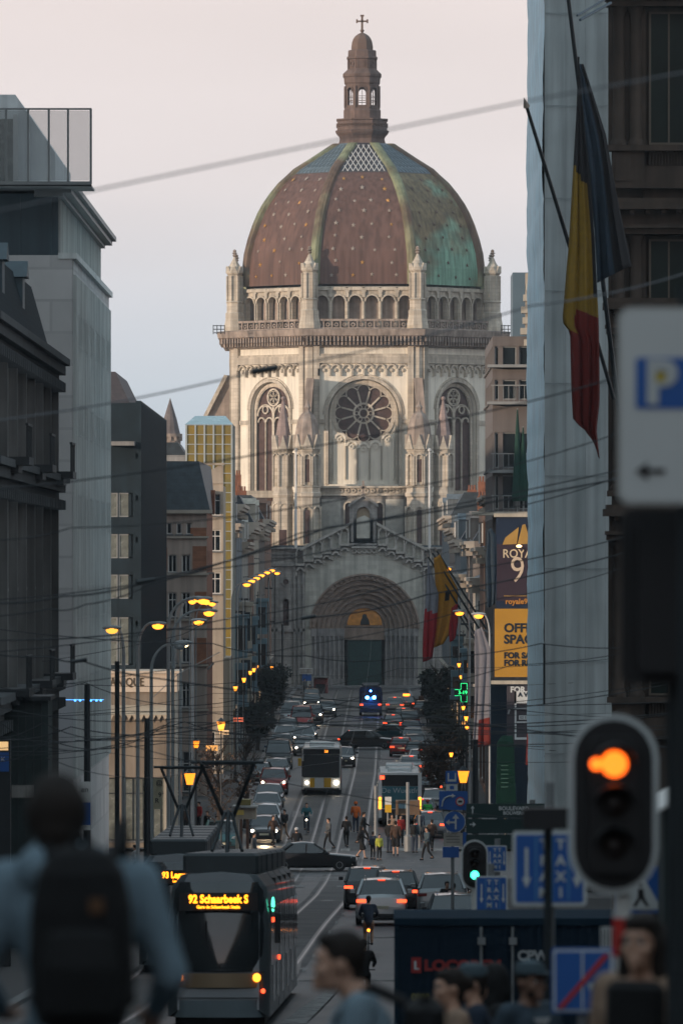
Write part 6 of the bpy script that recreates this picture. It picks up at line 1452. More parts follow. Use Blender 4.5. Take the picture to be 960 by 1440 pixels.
def interp(pts, v):
    for (a,b1),(c,d1) in zip(pts,pts[1:]):
        if a <= v <= c: return b1+(d1-b1)*(v-a)/(c-a)
    return pts[-1][1] if v > pts[-1][0] else pts[0][1]
Lp = [(80,812),(240,806),(350,801),(470,792),(485,803),(560,804),(615,806),(645,842)]; Rp = [(80,814),(240,826),(330,834),(450,840),(560,842),(600,838),(645,843)]
FD = 206.
b = cloth(None, lambda t: (interp(Lp,80+560*t), interp(Rp,80+560*t)), lambda s_,t: 80+t*(535+30*s_), FD, .10, 24, 60, 3, lambda s_,t: (0 if (80+t*560) < 240+12*s_*2 or (s_ > .85 and t < .6) else (1 if (80+t*560) < 445+40*s_ and not (80+t*560 > 440 and s_ > .32) else (1 if s_ < .28 and 80+t*560 < 480 else 2))))
o = b.build('national_flag', [fabk, fayl, fard], smooth=True, ang=80, fix=False); o.modifiers.new('thickness','SOLIDIFY').thickness = .02; tag(o, 'black, yellow and red flag hanging in folds at the upper right', 'flag')
b = cloth(None, lambda t: (interp([(0,813),(.5,830),(1,838)],t), interp([(0,818),(.35,851),(1,887)],t)), lambda s_,t: 90+t*(308-24*s_), FD+1.6, .10, 18, 40, 5, lambda s_,t: 0 if s_ < .55 else 1)
o = b.build('blue_flag', [fabl, fabk], smooth=True, ang=80, fix=False); o.modifiers.new('thickness','SOLIDIFY').thickness = .02; tag(o, 'dark blue flag hanging just behind the tricolour', 'flag')
MF = 424.
for i,(a,b_,lab) in enumerate((((602,783),(688,925),'leftmost'),((608,778),(692,915),'second'),((614,775),(696,905),'third'),((646,866),(690,935),'short lowest'))):
    flagpole('slanting black pole of the far flag group, %s of the four'%lab, a, b_, MF, MF-1-i*.3, .065)
def smallflag(label, L_, R2, y0, y1, mats, bands, d, seed):
    b = cloth(None, lambda t: (interp(L_,t), interp(R2,t)), lambda s_,t: y0+(y1-y0)*t+ (s_-.5)*-6, d, .08, 14, 26, seed, bands, 4); o = b.build('flag', mats, smooth=True, ang=80, fix=False); o.modifiers.new('thickness','SOLIDIFY').thickness = .02; tag(o, label, 'flag', 'flags on the right facade')
smallflag('white and red flag hanging left of the yellow one', [(0,600),(.5,597),(1,595)], [(0,602),(.35,616),(1,608)], 790, 928, [fawh, fard2], lambda s_,t: 0 if t < .46+.1*s_ else 1, MF-.6, 1)
smallflag('yellow flag with small black emblem between the far poles', [(0,610),(.6,612),(1,611)], [(0,618),(.4,645),(.75,640),(1,622)], 782, 908, [mt('bright yellow flag cloth',(.52,.24,.02),.8,.1,6,.1), fabk], lambda s_,t: 1 if (.42 < s_ < .58 and .38 < t < .52 and int(t*60)%2==0) else 0, MF-.3, 2)
smallflag('small red flag just right of the yellow flag', [(0,633),(1,632)], [(0,644),(1,641)], 852, 900, [fard2], lambda s_,t: 0, MF-1.0, 4)
smallflag('long white banner hanging with red foot before the shops', [(0,668),(1,664)], [(0,676),(.2,690),(1,688)], 884, 1050, [mt('dull white banner',(.16,.16,.185),.8,.1,6,.1), fard], lambda s_,t: 1 if (t > .78 and s_ > .35) else 0, 378, 6)
smallflag('dark blue banner hanging left of the navy billboard', [(0,684),(1,684)], [(0,690),(.1,697),(1,697)], 745, 852, [fabl], lambda s_,t: 0, 392, 7)
# ------------------------------------------------------------------ billboards and right-hand signs
navy = mt('navy billboard', (.01,.022,.05), .5,.15,.6,0); plum = mt('plum billboard', (.035,.022,.035), .5,.15,.6,0); yel = mt('ochre billboard', (.46,.24,.03), .5,.08,.8,0); gld = mt('gold print', (.40,.24,.06), .5,.1,2,0); crm = mt('cream print', (.62,.50,.38), .5,.05,2,0); nav_t = mt('navy print', (.01,.018,.03), .5,.1,2,0)
yd = 394.; z = lambda py: Z(py,yd); x = lambda px: X(px,yd)
R_ = thing('navy_billboard', 'navy advertising panel with gold roof emblem and large white figure nine', 'billboard', (x(720),yd,z(855)))
b = MB(); b.box(x(697),x(775),yd,yd+.12,z(855),z(727)); b.build('panel', navy, R_)
b = MB(); b.box(x(698),x(774),yd-.02,yd-.004,z(845),z(765)); b.build('lower_panel', plum, R_)
b = MB(); b.box(x(694),x(778),yd-.15,yd+.25,z(727),z(722)); b.build('top_rail', cream, R_)
b = MB(); b.T = lambda p: (p[0], yd-p[1], p[2]); b.prism([(x(706),z(766)),(x(710),z(756)),(x(729),z(741)),(x(726),z(765))],.02,.06); b.prism([(x(727),z(765)),(x(734),z(738)),(x(738),z(737)),(x(746),z(765))],.02,.06); b.prism([(x(748),z(765)),(x(747),z(745)),(x(768),z(765))],.02,.06); b.build('emblem', gld, R_)
text("ROYALE", .68, mt('pale cream print', (.62,.52,.36), .5,.02,1,0), R_, (x(706),yd-.05,z(779)), align='LEFT', sx=.92, bold=.008); text("9", 2.1, crm, R_, (x(716),yd-.05,z(803)), align='LEFT', sx=.85, bold=-.01)  # plain cream lettering colour
b = MB(); b.box(x(708),x(770),yd-.05,yd-.02,z(838.5),z(837.5)); b.build('underline', gld, R_); text("royale9", .42, mt('orange print',(.5,.22,.04),.5,.1,2,0), R_, (x(710),yd-.05,z(846)), align='LEFT', bold=.012)
b = MB(); [b.tube((x(px),yd-.5,z(py)),(x(px+4),yd-.4,z(py+5)),.03,n=5) for px,py in ((722,768),(734,770))]; b.build('lamp_arm', steel_d, R_)
b = MB(); [b.sphere((x(px),yd-.55,z(py)),(.16,.1,.08),8,5) for px,py in ((729,768),)]; b.build('spot_lamp', emit('soft spot lamp',(1,.6,.25),6), R_)
R_ = thing('yellow_billboard', 'ochre yellow panel offering office space for sale and rent', 'billboard', (x(720),yd,z(955)))
b = MB(); b.box(x(695),x(775),yd-.05,yd+.1,z(952),z(856)); b.build('panel', yel, R_)
for s_,py,sz in (("OFFICE",883.5,.70),("SPACE",899.5,.70),("FOR SALE",922,.46),("FOR RENT",932.5,.46)): text(s_, sz, nav_t, R_, (x(708),yd-.07,z(py)), align='LEFT', bold=.024)
b = MB(); b.box(x(690),x(775),yd-.3,yd+.2,z(962),z(957)); b.build('ledge', cream, R_)
yd = 390.; z = lambda py: Z(py,yd); x = lambda px: X(px,yd)
R_ = thing('for_sale_board', 'dark grey board with white FOR SALE lettering under the yellow billboard', 'billboard', (x(728),yd,z(1048)))
b = MB(); b.box(x(712),x(770),yd,yd+.1,z(1048),z(964)); b.build('panel', mt('aubergine board',(.05,.045,.055),.5,.1,2,0), R_)
text("FOR SALE", .44, sign_white, R_, (x(717),yd-.02,z(970)), align='LEFT', bold=.02)
b = MB(); b.box(x(723),x(770),yd-.10,yd-.04,z(989),z(972)); b.build('white_label', sign_white, R_); text("A VENDRE", .34, nav_t, R_, (x(728),yd-.12,z(977)), align='LEFT', bold=.015)
b = MB(); b.box(x(723),x(725.5),yd-.1,yd-.04,z(1040),z(972)); b.box(x(725.5),x(745),yd-.1,yd-.04,z(1040),z(1037)); b.box(x(726),x(745),yd-.1,yd-.04,z(1016.5),z(1014.5)); b.box(x(729),x(748),yd-.1,yd-.04,z(1012),z(1006)); b.build('white_frame', sign_white, R_); text("02 374", .2, nav_t, R_, (x(730.5),yd-.115,z(1009)), align='LEFT')
b = MB(); b.tube((x(714),yd-.2,z(1004)),(x(716),yd-.2,z(997)),.05); b.tube((x(716),yd-.2,z(997)),(x(748),yd-.2,z(996)),.05); b.build('lamp_bracket', steel_g, R_)
R_ = thing('shop_awning', 'tall dark green shop awning below the sale board', 'awning', (X(712,372),372,gz(372)))
yd=372.; z = lambda py: Z(py,yd); x = lambda px: X(px,yd); b = MB()
b.loft([[(x(697),yd,z(1150)),(x(726),yd,z(1150)),(x(726),yd+1.5,z(1150)),(x(697),yd+1.5,z(1150))],[(x(699),yd,z(1045)),(x(722),yd,z(1045)),(x(722),yd+1.5,z(1045)),(x(699),yd+1.5,z(1045))],[(x(706),yd+.4,z(1035)),(x(720),yd+.4,z(1035)),(x(720),yd+1,z(1035)),(x(706),yd+1,z(1035))]]); b.build('canvas', mt('bottle green canvas',(.005,.022,.017),.9,.2,2,.1,spec=.05), R_)
b = MB(); [b.box(x(704),x(714),yd-.02,yd,z(py+1.2),z(py)) for py in range(1076,1110,6)]; b.build('printed_lines', mt('faint green print',(.04,.10,.08),.7,.1,2,0), R_)
b = MB(); b.tube((x(711),yd+.7,gz(yd)),(x(711),yd+.7,z(1150)),.1); b.build('pole', steel_d, R_)
b = MB(); b.loft([[(x(738),yd-1,z(1075)),(x(746),yd-1,z(1075)),(x(746),yd-.8,z(1075)),(x(738),yd-.8,z(1075))],[(x(740),yd-1,z(1030)),(x(746),yd-1,z(1030)),(x(746),yd-.8,z(1030)),(x(740),yd-.8,z(1030))]]); o = b.build('red_banner', fard); tag(o,'narrow red banner at the edge of the scaffold sheeting','banner')
# pharmacy cross
yd = 470.; c_ = W(652,974,yd); R_ = thing('pharmacy_cross', 'green lit pharmacy cross sticking out over the right pavement', 'sign', tuple(c_))
b = MB(); w_ = .22; b.box(c_.x-w_*1.1,c_.x+w_*1.1,yd,yd+.15,c_.z-w_*3,c_.z+w_*3); b.box(c_.x-w_*3,c_.x-w_*1.1,yd,yd+.15,c_.z-w_,c_.z+w_); b.box(c_.x+w_*1.1,c_.x+w_*3,yd,yd+.15,c_.z-w_,c_.z+w_); b.box(c_.x+.9,c_.x+1.6,yd+.05,yd+.1,c_.z-.05,c_.z+.05); b.build('case', black_p, R_)
b = MB()
for (a0,a1,e0,e1) in ((-1.0,1.0,2.75,2.9),(-1.0,1.0,-2.9,-2.75),(-1.0,-.85,-2.75,-1),(.85,1.0,-2.75,-1),(-1,-.85,1,2.75),(.85,1,1,2.75),(-2.9,-1,.85,1),(1,2.9,.85,1),(-2.9,-1,-1,-.85),(1,2.9,-1,-.85)): b.box(c_.x+a0*w_,c_.x+a1*w_,yd-.03,yd-.001,c_.z+e0*w_,c_.z+e1*w_)
b.build('neon_outline', emit('green neon',(.03,1,.3),1.6), R_); text("3-19h", .34, emit('green neon text',(.03,1,.25),3), R_, (c_.x,yd-.04,c_.z), ext=.002)
# ------------------------------------------------------------------ traffic signs and signals on the right
def plate(R_, x0,x1,z0,z1,y,m,name='panel',th=.02,r=.0):
    b = MB()
    if r:
        pts = []
        for cx_,cz_,a0 in ((x1-r,z0+r,-pi/2),(x1-r,z1-r,0),(x0+r,z1-r,pi/2),(x0+r,z0+r,pi)):
            for i in range(6): t = a0+pi/2*i/5; pts.append((cx_+r*cos(t),cz_+r*sin(t)))
        b.prism(pts, y, y+th)
    else: b.box(x0,x1,y,y+th,z0,z1)
    return b.build(name, m, R_)
def arrow(R_, cx_, z0, z1, y, m, w=.02, hw=.05, hl=.09, name='arrow', dirv='down'):
    b = MB(); zt_, zb2 = max(z0,z1), min(z0,z1)
    if dirv == 'down': b.prism([(cx_-w,zt_),(cx_+w,zt_),(cx_+w,zb2+hl),(cx_-w,zb2+hl)],y,y+.004); b.prism([(cx_-hw,zb2+hl),(cx_+hw,zb2+hl),(cx_,zb2)],y,y+.004)
    else: b.prism([(cx_-w,zb2),(cx_+w,zb2),(cx_+w,zt_-hl),(cx_-w,zt_-hl)],y,y+.004); b.prism([(cx_-hw,zt_-hl),(cx_+hw,zt_-hl),(cx_,zt_)],y,y+.004)
    return b.build(name, m, R_)
def pole(R_, px, d, top, r=.04, m=None, bands=False):
    x0 = X(px,d); b = MB(); b.tube((x0,d,gz(d)),(x0,d,Z(top,d)),r,n=12); b.build('pole', m or steel_g, R_)
    if bands:
        for i in range(8):
            zt_ = Z(1290,d)-i*.28; b = MB(); b.lathe([(r*1.06,zt_-.14),(r*1.06,zt_)],(x0,d),12); b.build('red_band', red_p, R_)
def lane_sign(label, px0,px1,py0,py1,d, polepx, ptop, simple=False):
    R_ = thing('lane_sign', label, 'road sign', (X(polepx,d),d+.1,gz(d))); w = X(px1,d)-X(px0,d); h = Z(py0,d)-Z(py1,d); x0 = X(px0,d); z0 = Z(py1,d); y = d
    plate(R_, x0,x0+w,z0,z0+h,y,sign_white,'border',.02,w*.05); plate(R_, x0+w*.045,x0+w*.955,z0+h*.045,z0+h*.955,y-.004,sign_blue,'panel',.004,w*.03)
    for f in (.31,.53,.75): plate(R_, x0+w*f,x0+w*(f+.015),z0+h*.07,z0+h*.93,y-.008,mt('light blue line',(.10,.30,.50),.4,.05,3,0),'divider',.004)
    arrow(R_, x0+w*.19, z0+h*.78, z0+h*.24, y-.012, sign_white, w*.022, w*.06, h*.14); arrow(R_, x0+w*.87, z0+h*.78, z0+h*.24, y-.012, sign_white, w*.022, w*.06, h*.14)
    for i,ch in enumerate("TRAM"): text(ch, h*.185, sign_white, R_, (x0+w*.43,y-.012,z0+h*(.82-i*.215)), ext=.002, bold=h*.006)
    for i,ch in enumerate("TAXI"): text(ch, h*.185, sign_white, R_, (x0+w*.65,y-.012,z0+h*(.82-i*.215)), ext=.002, bold=h*.006)
    b = MB(); b.tube((X(polepx,d),d+.08,gz(d)),(X(polepx,d),d+.08,Z(ptop,d)),.035 if d < 70 else .05,n=10); b.build('pole', steel_g, R_)
lane_sign('large blurred blue TRAM TAXI lane sign left of the big signal', 720,824,1169,1274,52,773,1100)
lane_sign('small blue TRAM TAXI lane sign beside the green light', 668,713,1232,1282,104,690,1215)
lane_sign('blue TRAM lane sign partly hidden behind the small one', 683,712,1189,1226,120,699,1180)
def signal(label, px0,px1,py0,py1,d, polepx, lit, banded=False, green=False):
    R_ = thing('traffic_light', label, 'traffic light', (X(polepx,d),d+.1,gz(d))); x0,x1,z0,z1 = X(px0,d),X(px1,d),Z(py1,d),Z(py0,d); w = x1-x0
    plate(R_, x0,x1,z0,z1,d,sign_white,'rim',.03,w*.5-.001); plate(R_, x0+w*.06,x1-w*.06,z0+w*.06,z1-w*.06,d-.006,black_p,'backboard',.006,w*.44-.001)
    cx_ = (x0+x1)/2; n = 3
    plate(R_, cx_-w*.27,cx_+w*.27,z0+w*.25,z1-w*.25,d-.10,black_p,'housing',.093,w*.1)
    for i in range(3):
        zc = z1-w*.55-i*(z1-z0-w*1.1)/2; on = lit == i
        b = MB(); b.T = lambda p: (cx_+p[0], d-.10-p[2], zc+p[1]); b.lathe([(w*.145,-.0),(w*.145,.012),(.01,.03)],(0,0),20); lm = b.build('lens', (L_sig if i != 2 else L_green) if on else mt('dark lens',(.02,.012,.01),.2,.1,3,0), R_, smooth=True)
        if on and i == 0: b = MB(); b.T = lambda p: (cx_-w*.20+p[0], d-.115-p[2], zc+p[1]); b.lathe([(w*.07,-.0),(w*.05,.012),(.01,.02)],(0,0),14); b.build('painted_reflection', L_sig, lm, smooth=True)  # glowing disc stands for a reflection beside the lit lens
        b = MB()
        for k in range(14):
            t0, t1 = pi*.0+pi*k/14, pi*(k+1)/14; r_ = w*.235
            b.add([(cx_+r_*cos(t0),d-.1,zc+r_*sin(t0)),(cx_+r_*cos(t1),d-.1,zc+r_*sin(t1)),(cx_+r_*cos(t1),d-.1-w*.5*sin(t1)**.5,zc+r_*sin(t1)*.98),(cx_+r_*cos(t0),d-.1-w*.5*max(0,sin(t0))**.5,zc+r_*sin(t0)*.98)],[(0,1,2,3)])
        b.build('visor', black_p, R_, fix=False)
    b = MB(); b.tube((X(polepx,d),d+.09,gz(d)),(X(polepx,d),d+.09,z1-w*.2),.042 if d < 60 else .05,n=12); po = b.build('pole', white_p, R_)
    if banded:
        for i in range(9): zt_ = Z(1262,d)-.10-i*.36; b = MB(); b.lathe([(.045,zt_-.18),(.045,zt_)],(X(polepx,d),d+.09),12); b.build('red_band', red_p, po)
    return R_
L_sig = emit('orange red signal lamp',(1.0,.13,.01),3.6); L_green = emit('green signal lamp',(.05,1.0,.55),6.0)
signal('big blurred traffic light with white rim and glowing orange lamp', 799,925,1004,1258,32.5,875,0,True)
signal('small distant traffic light with white rim and green lamp', 648,686,1181,1251,106,667,2)
# parking sign
d = 28.; R_ = thing('parking_sign', 'large blurred white parking sign with blue P and small arrow', 'road sign', (X(965,d),d+.12,gz(d)))
plate(R_, X(868,d),X(1030,d),Z(710,d),Z(432,d),d,mt('parking sign border',(.45,.45,.43),.5,.05,2,0),'border',.02,.05); plate(R_, X(873,d),X(1025,d),Z(705,d),Z(437,d),d-.004,mt('parking sign face',(.58,.59,.58),.5,.04,2,0),'panel',.004,.045)
plate(R_, X(893,d),X(972,d),Z(575,d),Z(503,d),d-.008,sign_blue,'blue_square',.004,.012); text("P", .235, mt('letter white',(.5,.52,.52),.5,.05,2,0), R_, (X(928,d),d-.012,Z(540,d)), bold=.012, ext=.002)
plate(R_, X(921,d),X(935,d),Z(537,d),Z(523,d),d-.016,mt('yellow sticker',(.45,.33,.02),.5,.05,2,0),'yellow_sticker',.003,.006)
b = MB(); b.box(X(908,d),X(934,d),d-.01,d-.004,Z(666,d),Z(659,d)); b.T = None; b.prism([(X(892,d),Z(662.5,d)),(X(910,d),Z(675,d)),(X(910,d),Z(650,d))],d-.01,d-.004); b.build('arrow', black_p, R_)
b = MB(); b.tube((X(968,d),d+.1,gz(d)),(X(968,d),d+.1,Z(400,d)),.04,n=12); b.build('pole', steel_d, R_)
d = 29.; R_ = thing('signal_back', 'black back of a traffic signal directly beneath the parking sign', 'traffic light', (X(968,d),d,gz(d)))
plate(R_, X(873,d),X(1000,d),Z(962,d),Z(716,d),d,black_p,'housing',.06,.05)
plate(R_, X(895,d),X(985,d),Z(945,d),Z(735,d),d-.10,black_p,'rear_case',.10,.03); b = MB(); b.tube((X(948,d),d+.12,gz(d)),(X(948,d),d+.12,Z(720,d)),.03,n=10); b.build('pole', steel_d, R_)
# end of lanes sign
d = 44.; R_ = thing('end_of_lanes_sign', 'blue square sign with white centre line and red diagonal bar', 'road sign', (X(818,d),d+.1,gz(d)))
plate(R_, X(775,d),X(862,d),Z(1425,d),Z(1333,d),d,sign_blue,'back_plate',.02,.02); plate(R_, X(777.5,d),X(859.5,d),Z(1422.5,d),Z(1335.5,d),d-.004,sign_white,'border',.004,.018); plate(R_, X(780.5,d),X(856.5,d),Z(1419.5,d),Z(1338.5,d),d-.008,sign_blue,'panel',.004,.014)
plate(R_, X(817,d),X(819.5,d),Z(1419,d),Z(1339,d),d-.012,sign_white,'centre_line',.004)
b = MB(); b.prism([(X(783,d),Z(1417,d)),(X(790,d),Z(1418,d)),(X(856,d),Z(1343,d)),(X(849,d),Z(1341,d))],d-.018,d-.013); b.build('red_bar', red_p, R_)
for px,py in ((829,1387),(845,1388)): b = MB(); b.prism([(X(px-5,d),Z(py-5,d)),(X(px+5,d),Z(py-5,d)),(X(px,d),Z(py+7,d))],d-.012,d-.009); b.build('faded_arrow', mt('faded white',(.35,.42,.5),.5,.05,2,0), R_)
b = MB(); b.tube((X(818,d),d+.08,gz(d)),(X(818,d),d+.08,Z(1338,d)),.03,n=10); b.build('pole', steel_g, R_)
# pedestrian crossing sign
d = 60.; R_ = thing('crossing_sign', 'blue pedestrian crossing sign with walking figure behind the big signal', 'road sign', (X(915,d),d+.1,gz(d)))
plate(R_, X(862,d),X(936,d),Z(1284,d),Z(1218,d),d,sign_blue,'panel',.02,.02); b = MB(); b.prism([(X(868,d),Z(1279,d)),(X(930,d),Z(1279,d)),(X(899,d),Z(1224,d))],d-.006,d-.002); b.build('white_triangle', sign_white, R_)
b = MB(); c_ = lambda px,py: (X(px,d),Z(py,d)); b.prism([c_(896,1250),c_(904,1250),c_(905,1261),c_(912,1274),c_(908,1275),c_(900,1264),c_(893,1276),c_(889,1274),c_(896,1262)],d-.01,d-.007); b.prism([(X(900,d)+.02*cos(t*pi/4),Z(1245,d)+.022*sin(t*pi/4)) for t in range(8)],d-.01,d-.007); b.build('walking_figure', black_p, R_)
b = MB(); b.tube((X(922,d),d+.08,gz(d)),(X(922,d),d+.08,Z(1225,d)),.03,n=10); b.build('pole', steel_d, R_)
d = 50.; R_ = thing('striped_plate', 'small black and white striped plate near the banded signal pole', 'plate', (X(854,d),d,gz(d)))
plate(R_, X(844,d),X(863,d),Z(1336,d),Z(1304,d),d,sign_white,'panel',.02)
for i in range(4): plate(R_, X(846+i*4.6,d),X(848+i*4.6,d),Z(1335,d),Z(1305,d),d-.004,black_p,'stripe',.003)
b = MB(); b.tube((X(852,d),d+.05,gz(d)),(X(852,d),d+.05,Z(1304,d)),.02,n=8); b.build('pole', steel_d, R_)
# sign cluster further back
d = 190.; R_ = thing('sign_post', 'post stacked with small blue signs and a round arrow sign', 'road sign', (X(636,d),d+.1,gz(d)))
x = lambda px: X(px,d); z = lambda py: Z(py,d)
plate(R_, x(626),x(644),z(1102),z(1084),d,sign_blue,'small_blue_sign',.02,.04); plate(R_, x(629),x(641),z(1099),z(1096),d-.01,sign_white,'mark',.008); plate(R_, x(629),x(631),z(1096),z(1087),d-.01,sign_white,'mark',.008); plate(R_, x(639),x(641),z(1096),z(1087),d-.01,sign_white,'mark',.008)
plate(R_, x(627),x(643),z(1112),z(1103),d,sign_white,'small_white_plate',.02,.02); plate(R_, x(632),x(638),z(1110),z(1105),d-.01,sign_blue,'mark',.008)
plate(R_, x(617),x(657),z(1139),z(1112.5),d-.03,sign_blue,'turn_restriction_sign',.02,.03)
b = MB(); P = [(621,1134),(622,1127),(625,1122),(630,1119.5),(636,1119)]
for p,q_ in zip(P,P[1:]): b.tube((x(p[0]),d-.05,z(p[1])),(x(q_[0]),d-.05,z(q_[1])),.022,n=5)
b.prism([(x(635),z(1122)),(x(635),z(1116)),(x(640),z(1119))],d-.06,d-.04); b.build('curved_arrow', sign_white, R_)
b = MB(); b.T = lambda p: (x(646.5)+p[0], d-.06-p[2], z(1127)+p[1]); b.lathe([(.125,0),(.125,.012)],(0,0),20); o = b.build('red_ring', red_p, R_); b = MB(); b.T = lambda p: (x(646.5)+p[0], d-.075-p[2], z(1127)+p[1]); b.lathe([(.095,0),(.095,.004)],(0,0),20); b.build('white_disc', sign_white, R_)
b = MB(); b.box(x(643.5),x(649.5),d-.09,d-.082,z(1128.5),z(1125.5)); b.build('vehicle_symbol', black_p, R_)
b = MB(); b.T = lambda p: (x(638.5)+p[0], d-.05-p[2], z(1155.5)+p[1]); b.lathe([(.30,0),(.30,.012)],(0,0),28); b.build('disc_rim', sign_white, R_); b = MB(); b.T = lambda p: (x(638.5)+p[0], d-.066-p[2], z(1155.5)+p[1]); b.lathe([(.285,0),(.285,.006)],(0,0),28); b.build('round_sign', sign_blue, R_)
b = MB(); yy = d-.09; b.box(x(639),x(641.5),yy,yy+.01,z(1166),z(1150)); b.prism([(x(635.5),z(1151)),(x(645),z(1151)),(x(640.2),z(1144.5))],yy,yy+.01); b.box(x(630),x(639),yy,yy+.01,z(1157.5),z(1155)); b.prism([(x(631.5),z(1160.5)),(x(631.5),z(1152)),(x(626),z(1156.2))],yy,yy+.01); b.build('arrows', sign_white, R_)
plate(R_, x(623),x(650),z(1190),z(1171.5),d,mt('worn cream plate',(.38,.36,.32),.6,.2,4,0),'cream_plate',.02,.02)
for i in range(3): plate(R_, x(627),x(646),z(1177+i*4),z(1175.5+i*4),d-.01,mt('faded print',(.2,.19,.18),.6,.2,4,0),'print_line',.008)
plate(R_, x(650.5),x(657),z(1190),z(1170),d,sign_blue,'narrow_blue_sign',.02); plate(R_, x(622),x(645),z(1206),z(1191),d,sign_blue,'lower_blue_sign',.02)
b = MB(); b.tube((x(636),d+.08,gz(d)),(x(636),d+.08,z(1084)),.045,n=8); b.build('pole', steel_g, R_)
# green direction boards
d = 150.; x = lambda px: X(px,d); z = lambda py: Z(py,d); gb = mt('dark green direction sheeting',(.006,.03,.03),.5,.1,2,0)
R_ = thing('direction_board', 'dark green direction boards with small white arrows above the green light', 'road sign', (x(700),d+.1,gz(d)))
for i,(ya,yb) in enumerate(((1130,1150),(1151.5,1172),(1173.5,1194))): plate(R_, x(655),x(765),z(yb),z(ya),d,gb,'board',.03)
arrow(R_, x(664), z(1145), z(1133), d-.01, sign_white, .012,.04,.06,dirv='up'); b = MB(); b.box(x(660),x(665),d-.01,d-.002,z(1160),z(1158.6)); b.prism([(x(664.5),z(1163)),(x(664.5),z(1155.5)),(x(668.5),z(1159.3))],d-.01,d-.002); b.build('arrow', sign_white, R_)
text("BOULEVARD", .115, sign_white, R_, (x(722),d-.012,z(1137)), bold=.003); text("BOLWERK", .10, sign_white, R_, (x(722),d-.012,z(1143.5)), bold=.003)
b = MB(); b.box(x(677),x(698),d-.01,d-.002,z(1151.6),z(1150.6)); b.box(x(686),x(700),d-.01,d-.002,z(1173.2),z(1172.2)); b.build('reflective_edge', sign_white, R_)
b = MB(); b.tube((x(748),d+.1,gz(d)),(x(748),d+.1,z(1125)),.06,n=8); b.tube((x(690),d+.1,gz(d)),(x(690),d+.1,z(1130)),.05,n=8); b.build('pole', steel_g, R_)
# dark sign rear and white canopy at the right
d = 48.; R_ = thing('dark_signal_box', 'dark blurred signal box above the large lane sign', 'signal box', (X(790,d),d,gz(d))); plate(R_, X(738,d),X(812,d),Z(1172,d),Z(1142,d),d+.8,black_p,'case',.15,.03); b = MB(); b.tube((X(775,d),d+.95,gz(d)),(X(775,d),d+.95,Z(1150,d)),.03); b.build('pole', steel_d, R_)
d = 58.; R_ = thing('white_canopy', 'corner of a white canopy with dark kiosk beneath at the right edge', 'kiosk', (X(960,d),d+1,gz(d))); b = MB(); b.add([(X(922,d),d,Z(1140,d)),(X(1010,d),d,Z(1085,d)),(X(1010,d),d+1.6,Z(1075,d)),(X(926,d),d+1.6,Z(1130,d)),(X(922,d),d,Z(1145,d)),(X(1010,d),d,Z(1095,d))],[(0,1,2,3),(0,4,5,1)]); b.build('canopy', white_p, R_)
b = MB(); b.box(X(936,d),X(1020,d),d+.4,d+1.6,gz(d),Z(1130,d)); b.build('kiosk_wall', mt('dark green kiosk',(.02,.035,.035),.6,.2,2,0), R_)
# container
d = 98.; x = lambda px: X(px,d); z = lambda py: Z(py,d); cm = mt('navy container steel',(.010,.022,.038),.8,.2,1,.05,spec=.1)
R_ = thing('navy_container', 'dark navy steel container with faded red lettering behind the walkers', 'container', (x(740),d,gz(d)))
b = MB(); b.box(x(557),x(972),d,d+2.4,gz(d)+.1,z(1298)); b.build('body', cm, R_)
b = MB(); b.box(x(554),x(975),d-.06,d+2.45,z(1301),z(1291)); b.box(x(554),x(560),d-.06,d,gz(d)+.1,z(1300)); b.box(x(554),x(975),d-.06,d,gz(d)+.1,gz(d)+.25); b.build('frame', mt('container frame',(.012,.027,.043),.9,.2,1,.05,spec=.05), R_)
b = MB()
for i in range(34):
    px = 563+i*12; b.prism([],0,0) if False else b.box(x(px),x(px+5),d-.035,d,gz(d)+.25,z(1302))
b.build('corrugation', cm, R_)
for px in (676,720,880): b = MB(); b.tube((x(px),d-.10,gz(d)+.3),(x(px),d-.10,z(1303)),.022,n=6); b.box(x(px-5),x(px+6),d-.14,d-.06,z(1328),z(1318)); b.build('locking_bar', steel_g, R_)
plate(R_, x(578),x(592),z(1368),z(1346),d-.06,mt('dull red plate',(.30,.02,.02),.5,.1,3,0),'logo_square',.01); plate(R_, x(582),x(585),z(1363),z(1351),d-.075,sign_white,'logo_mark',.006); plate(R_, x(585),x(589),z(1363),z(1361),d-.075,sign_white,'logo_mark',.006)
text("LOCOREM", .20, mt('dull red lettering',(.26,.02,.02),.5,.1,3,0), R_, (x(596),d-.055,z(1358)), align='LEFT', bold=.012, sx=1.15); text("0800 - 93 00", .13, mt('dull olive lettering',(.14,.13,.03),.5,.1,3,0), R_, (x(578),d-.055,z(1402)), align='LEFT', bold=.008); text("CPWIJ 1", .19, mt('pale lettering',(.35,.37,.38),.5,.1,3,0), R_, (x(727),d-.055,z(1344)), align='LEFT', bold=.01)
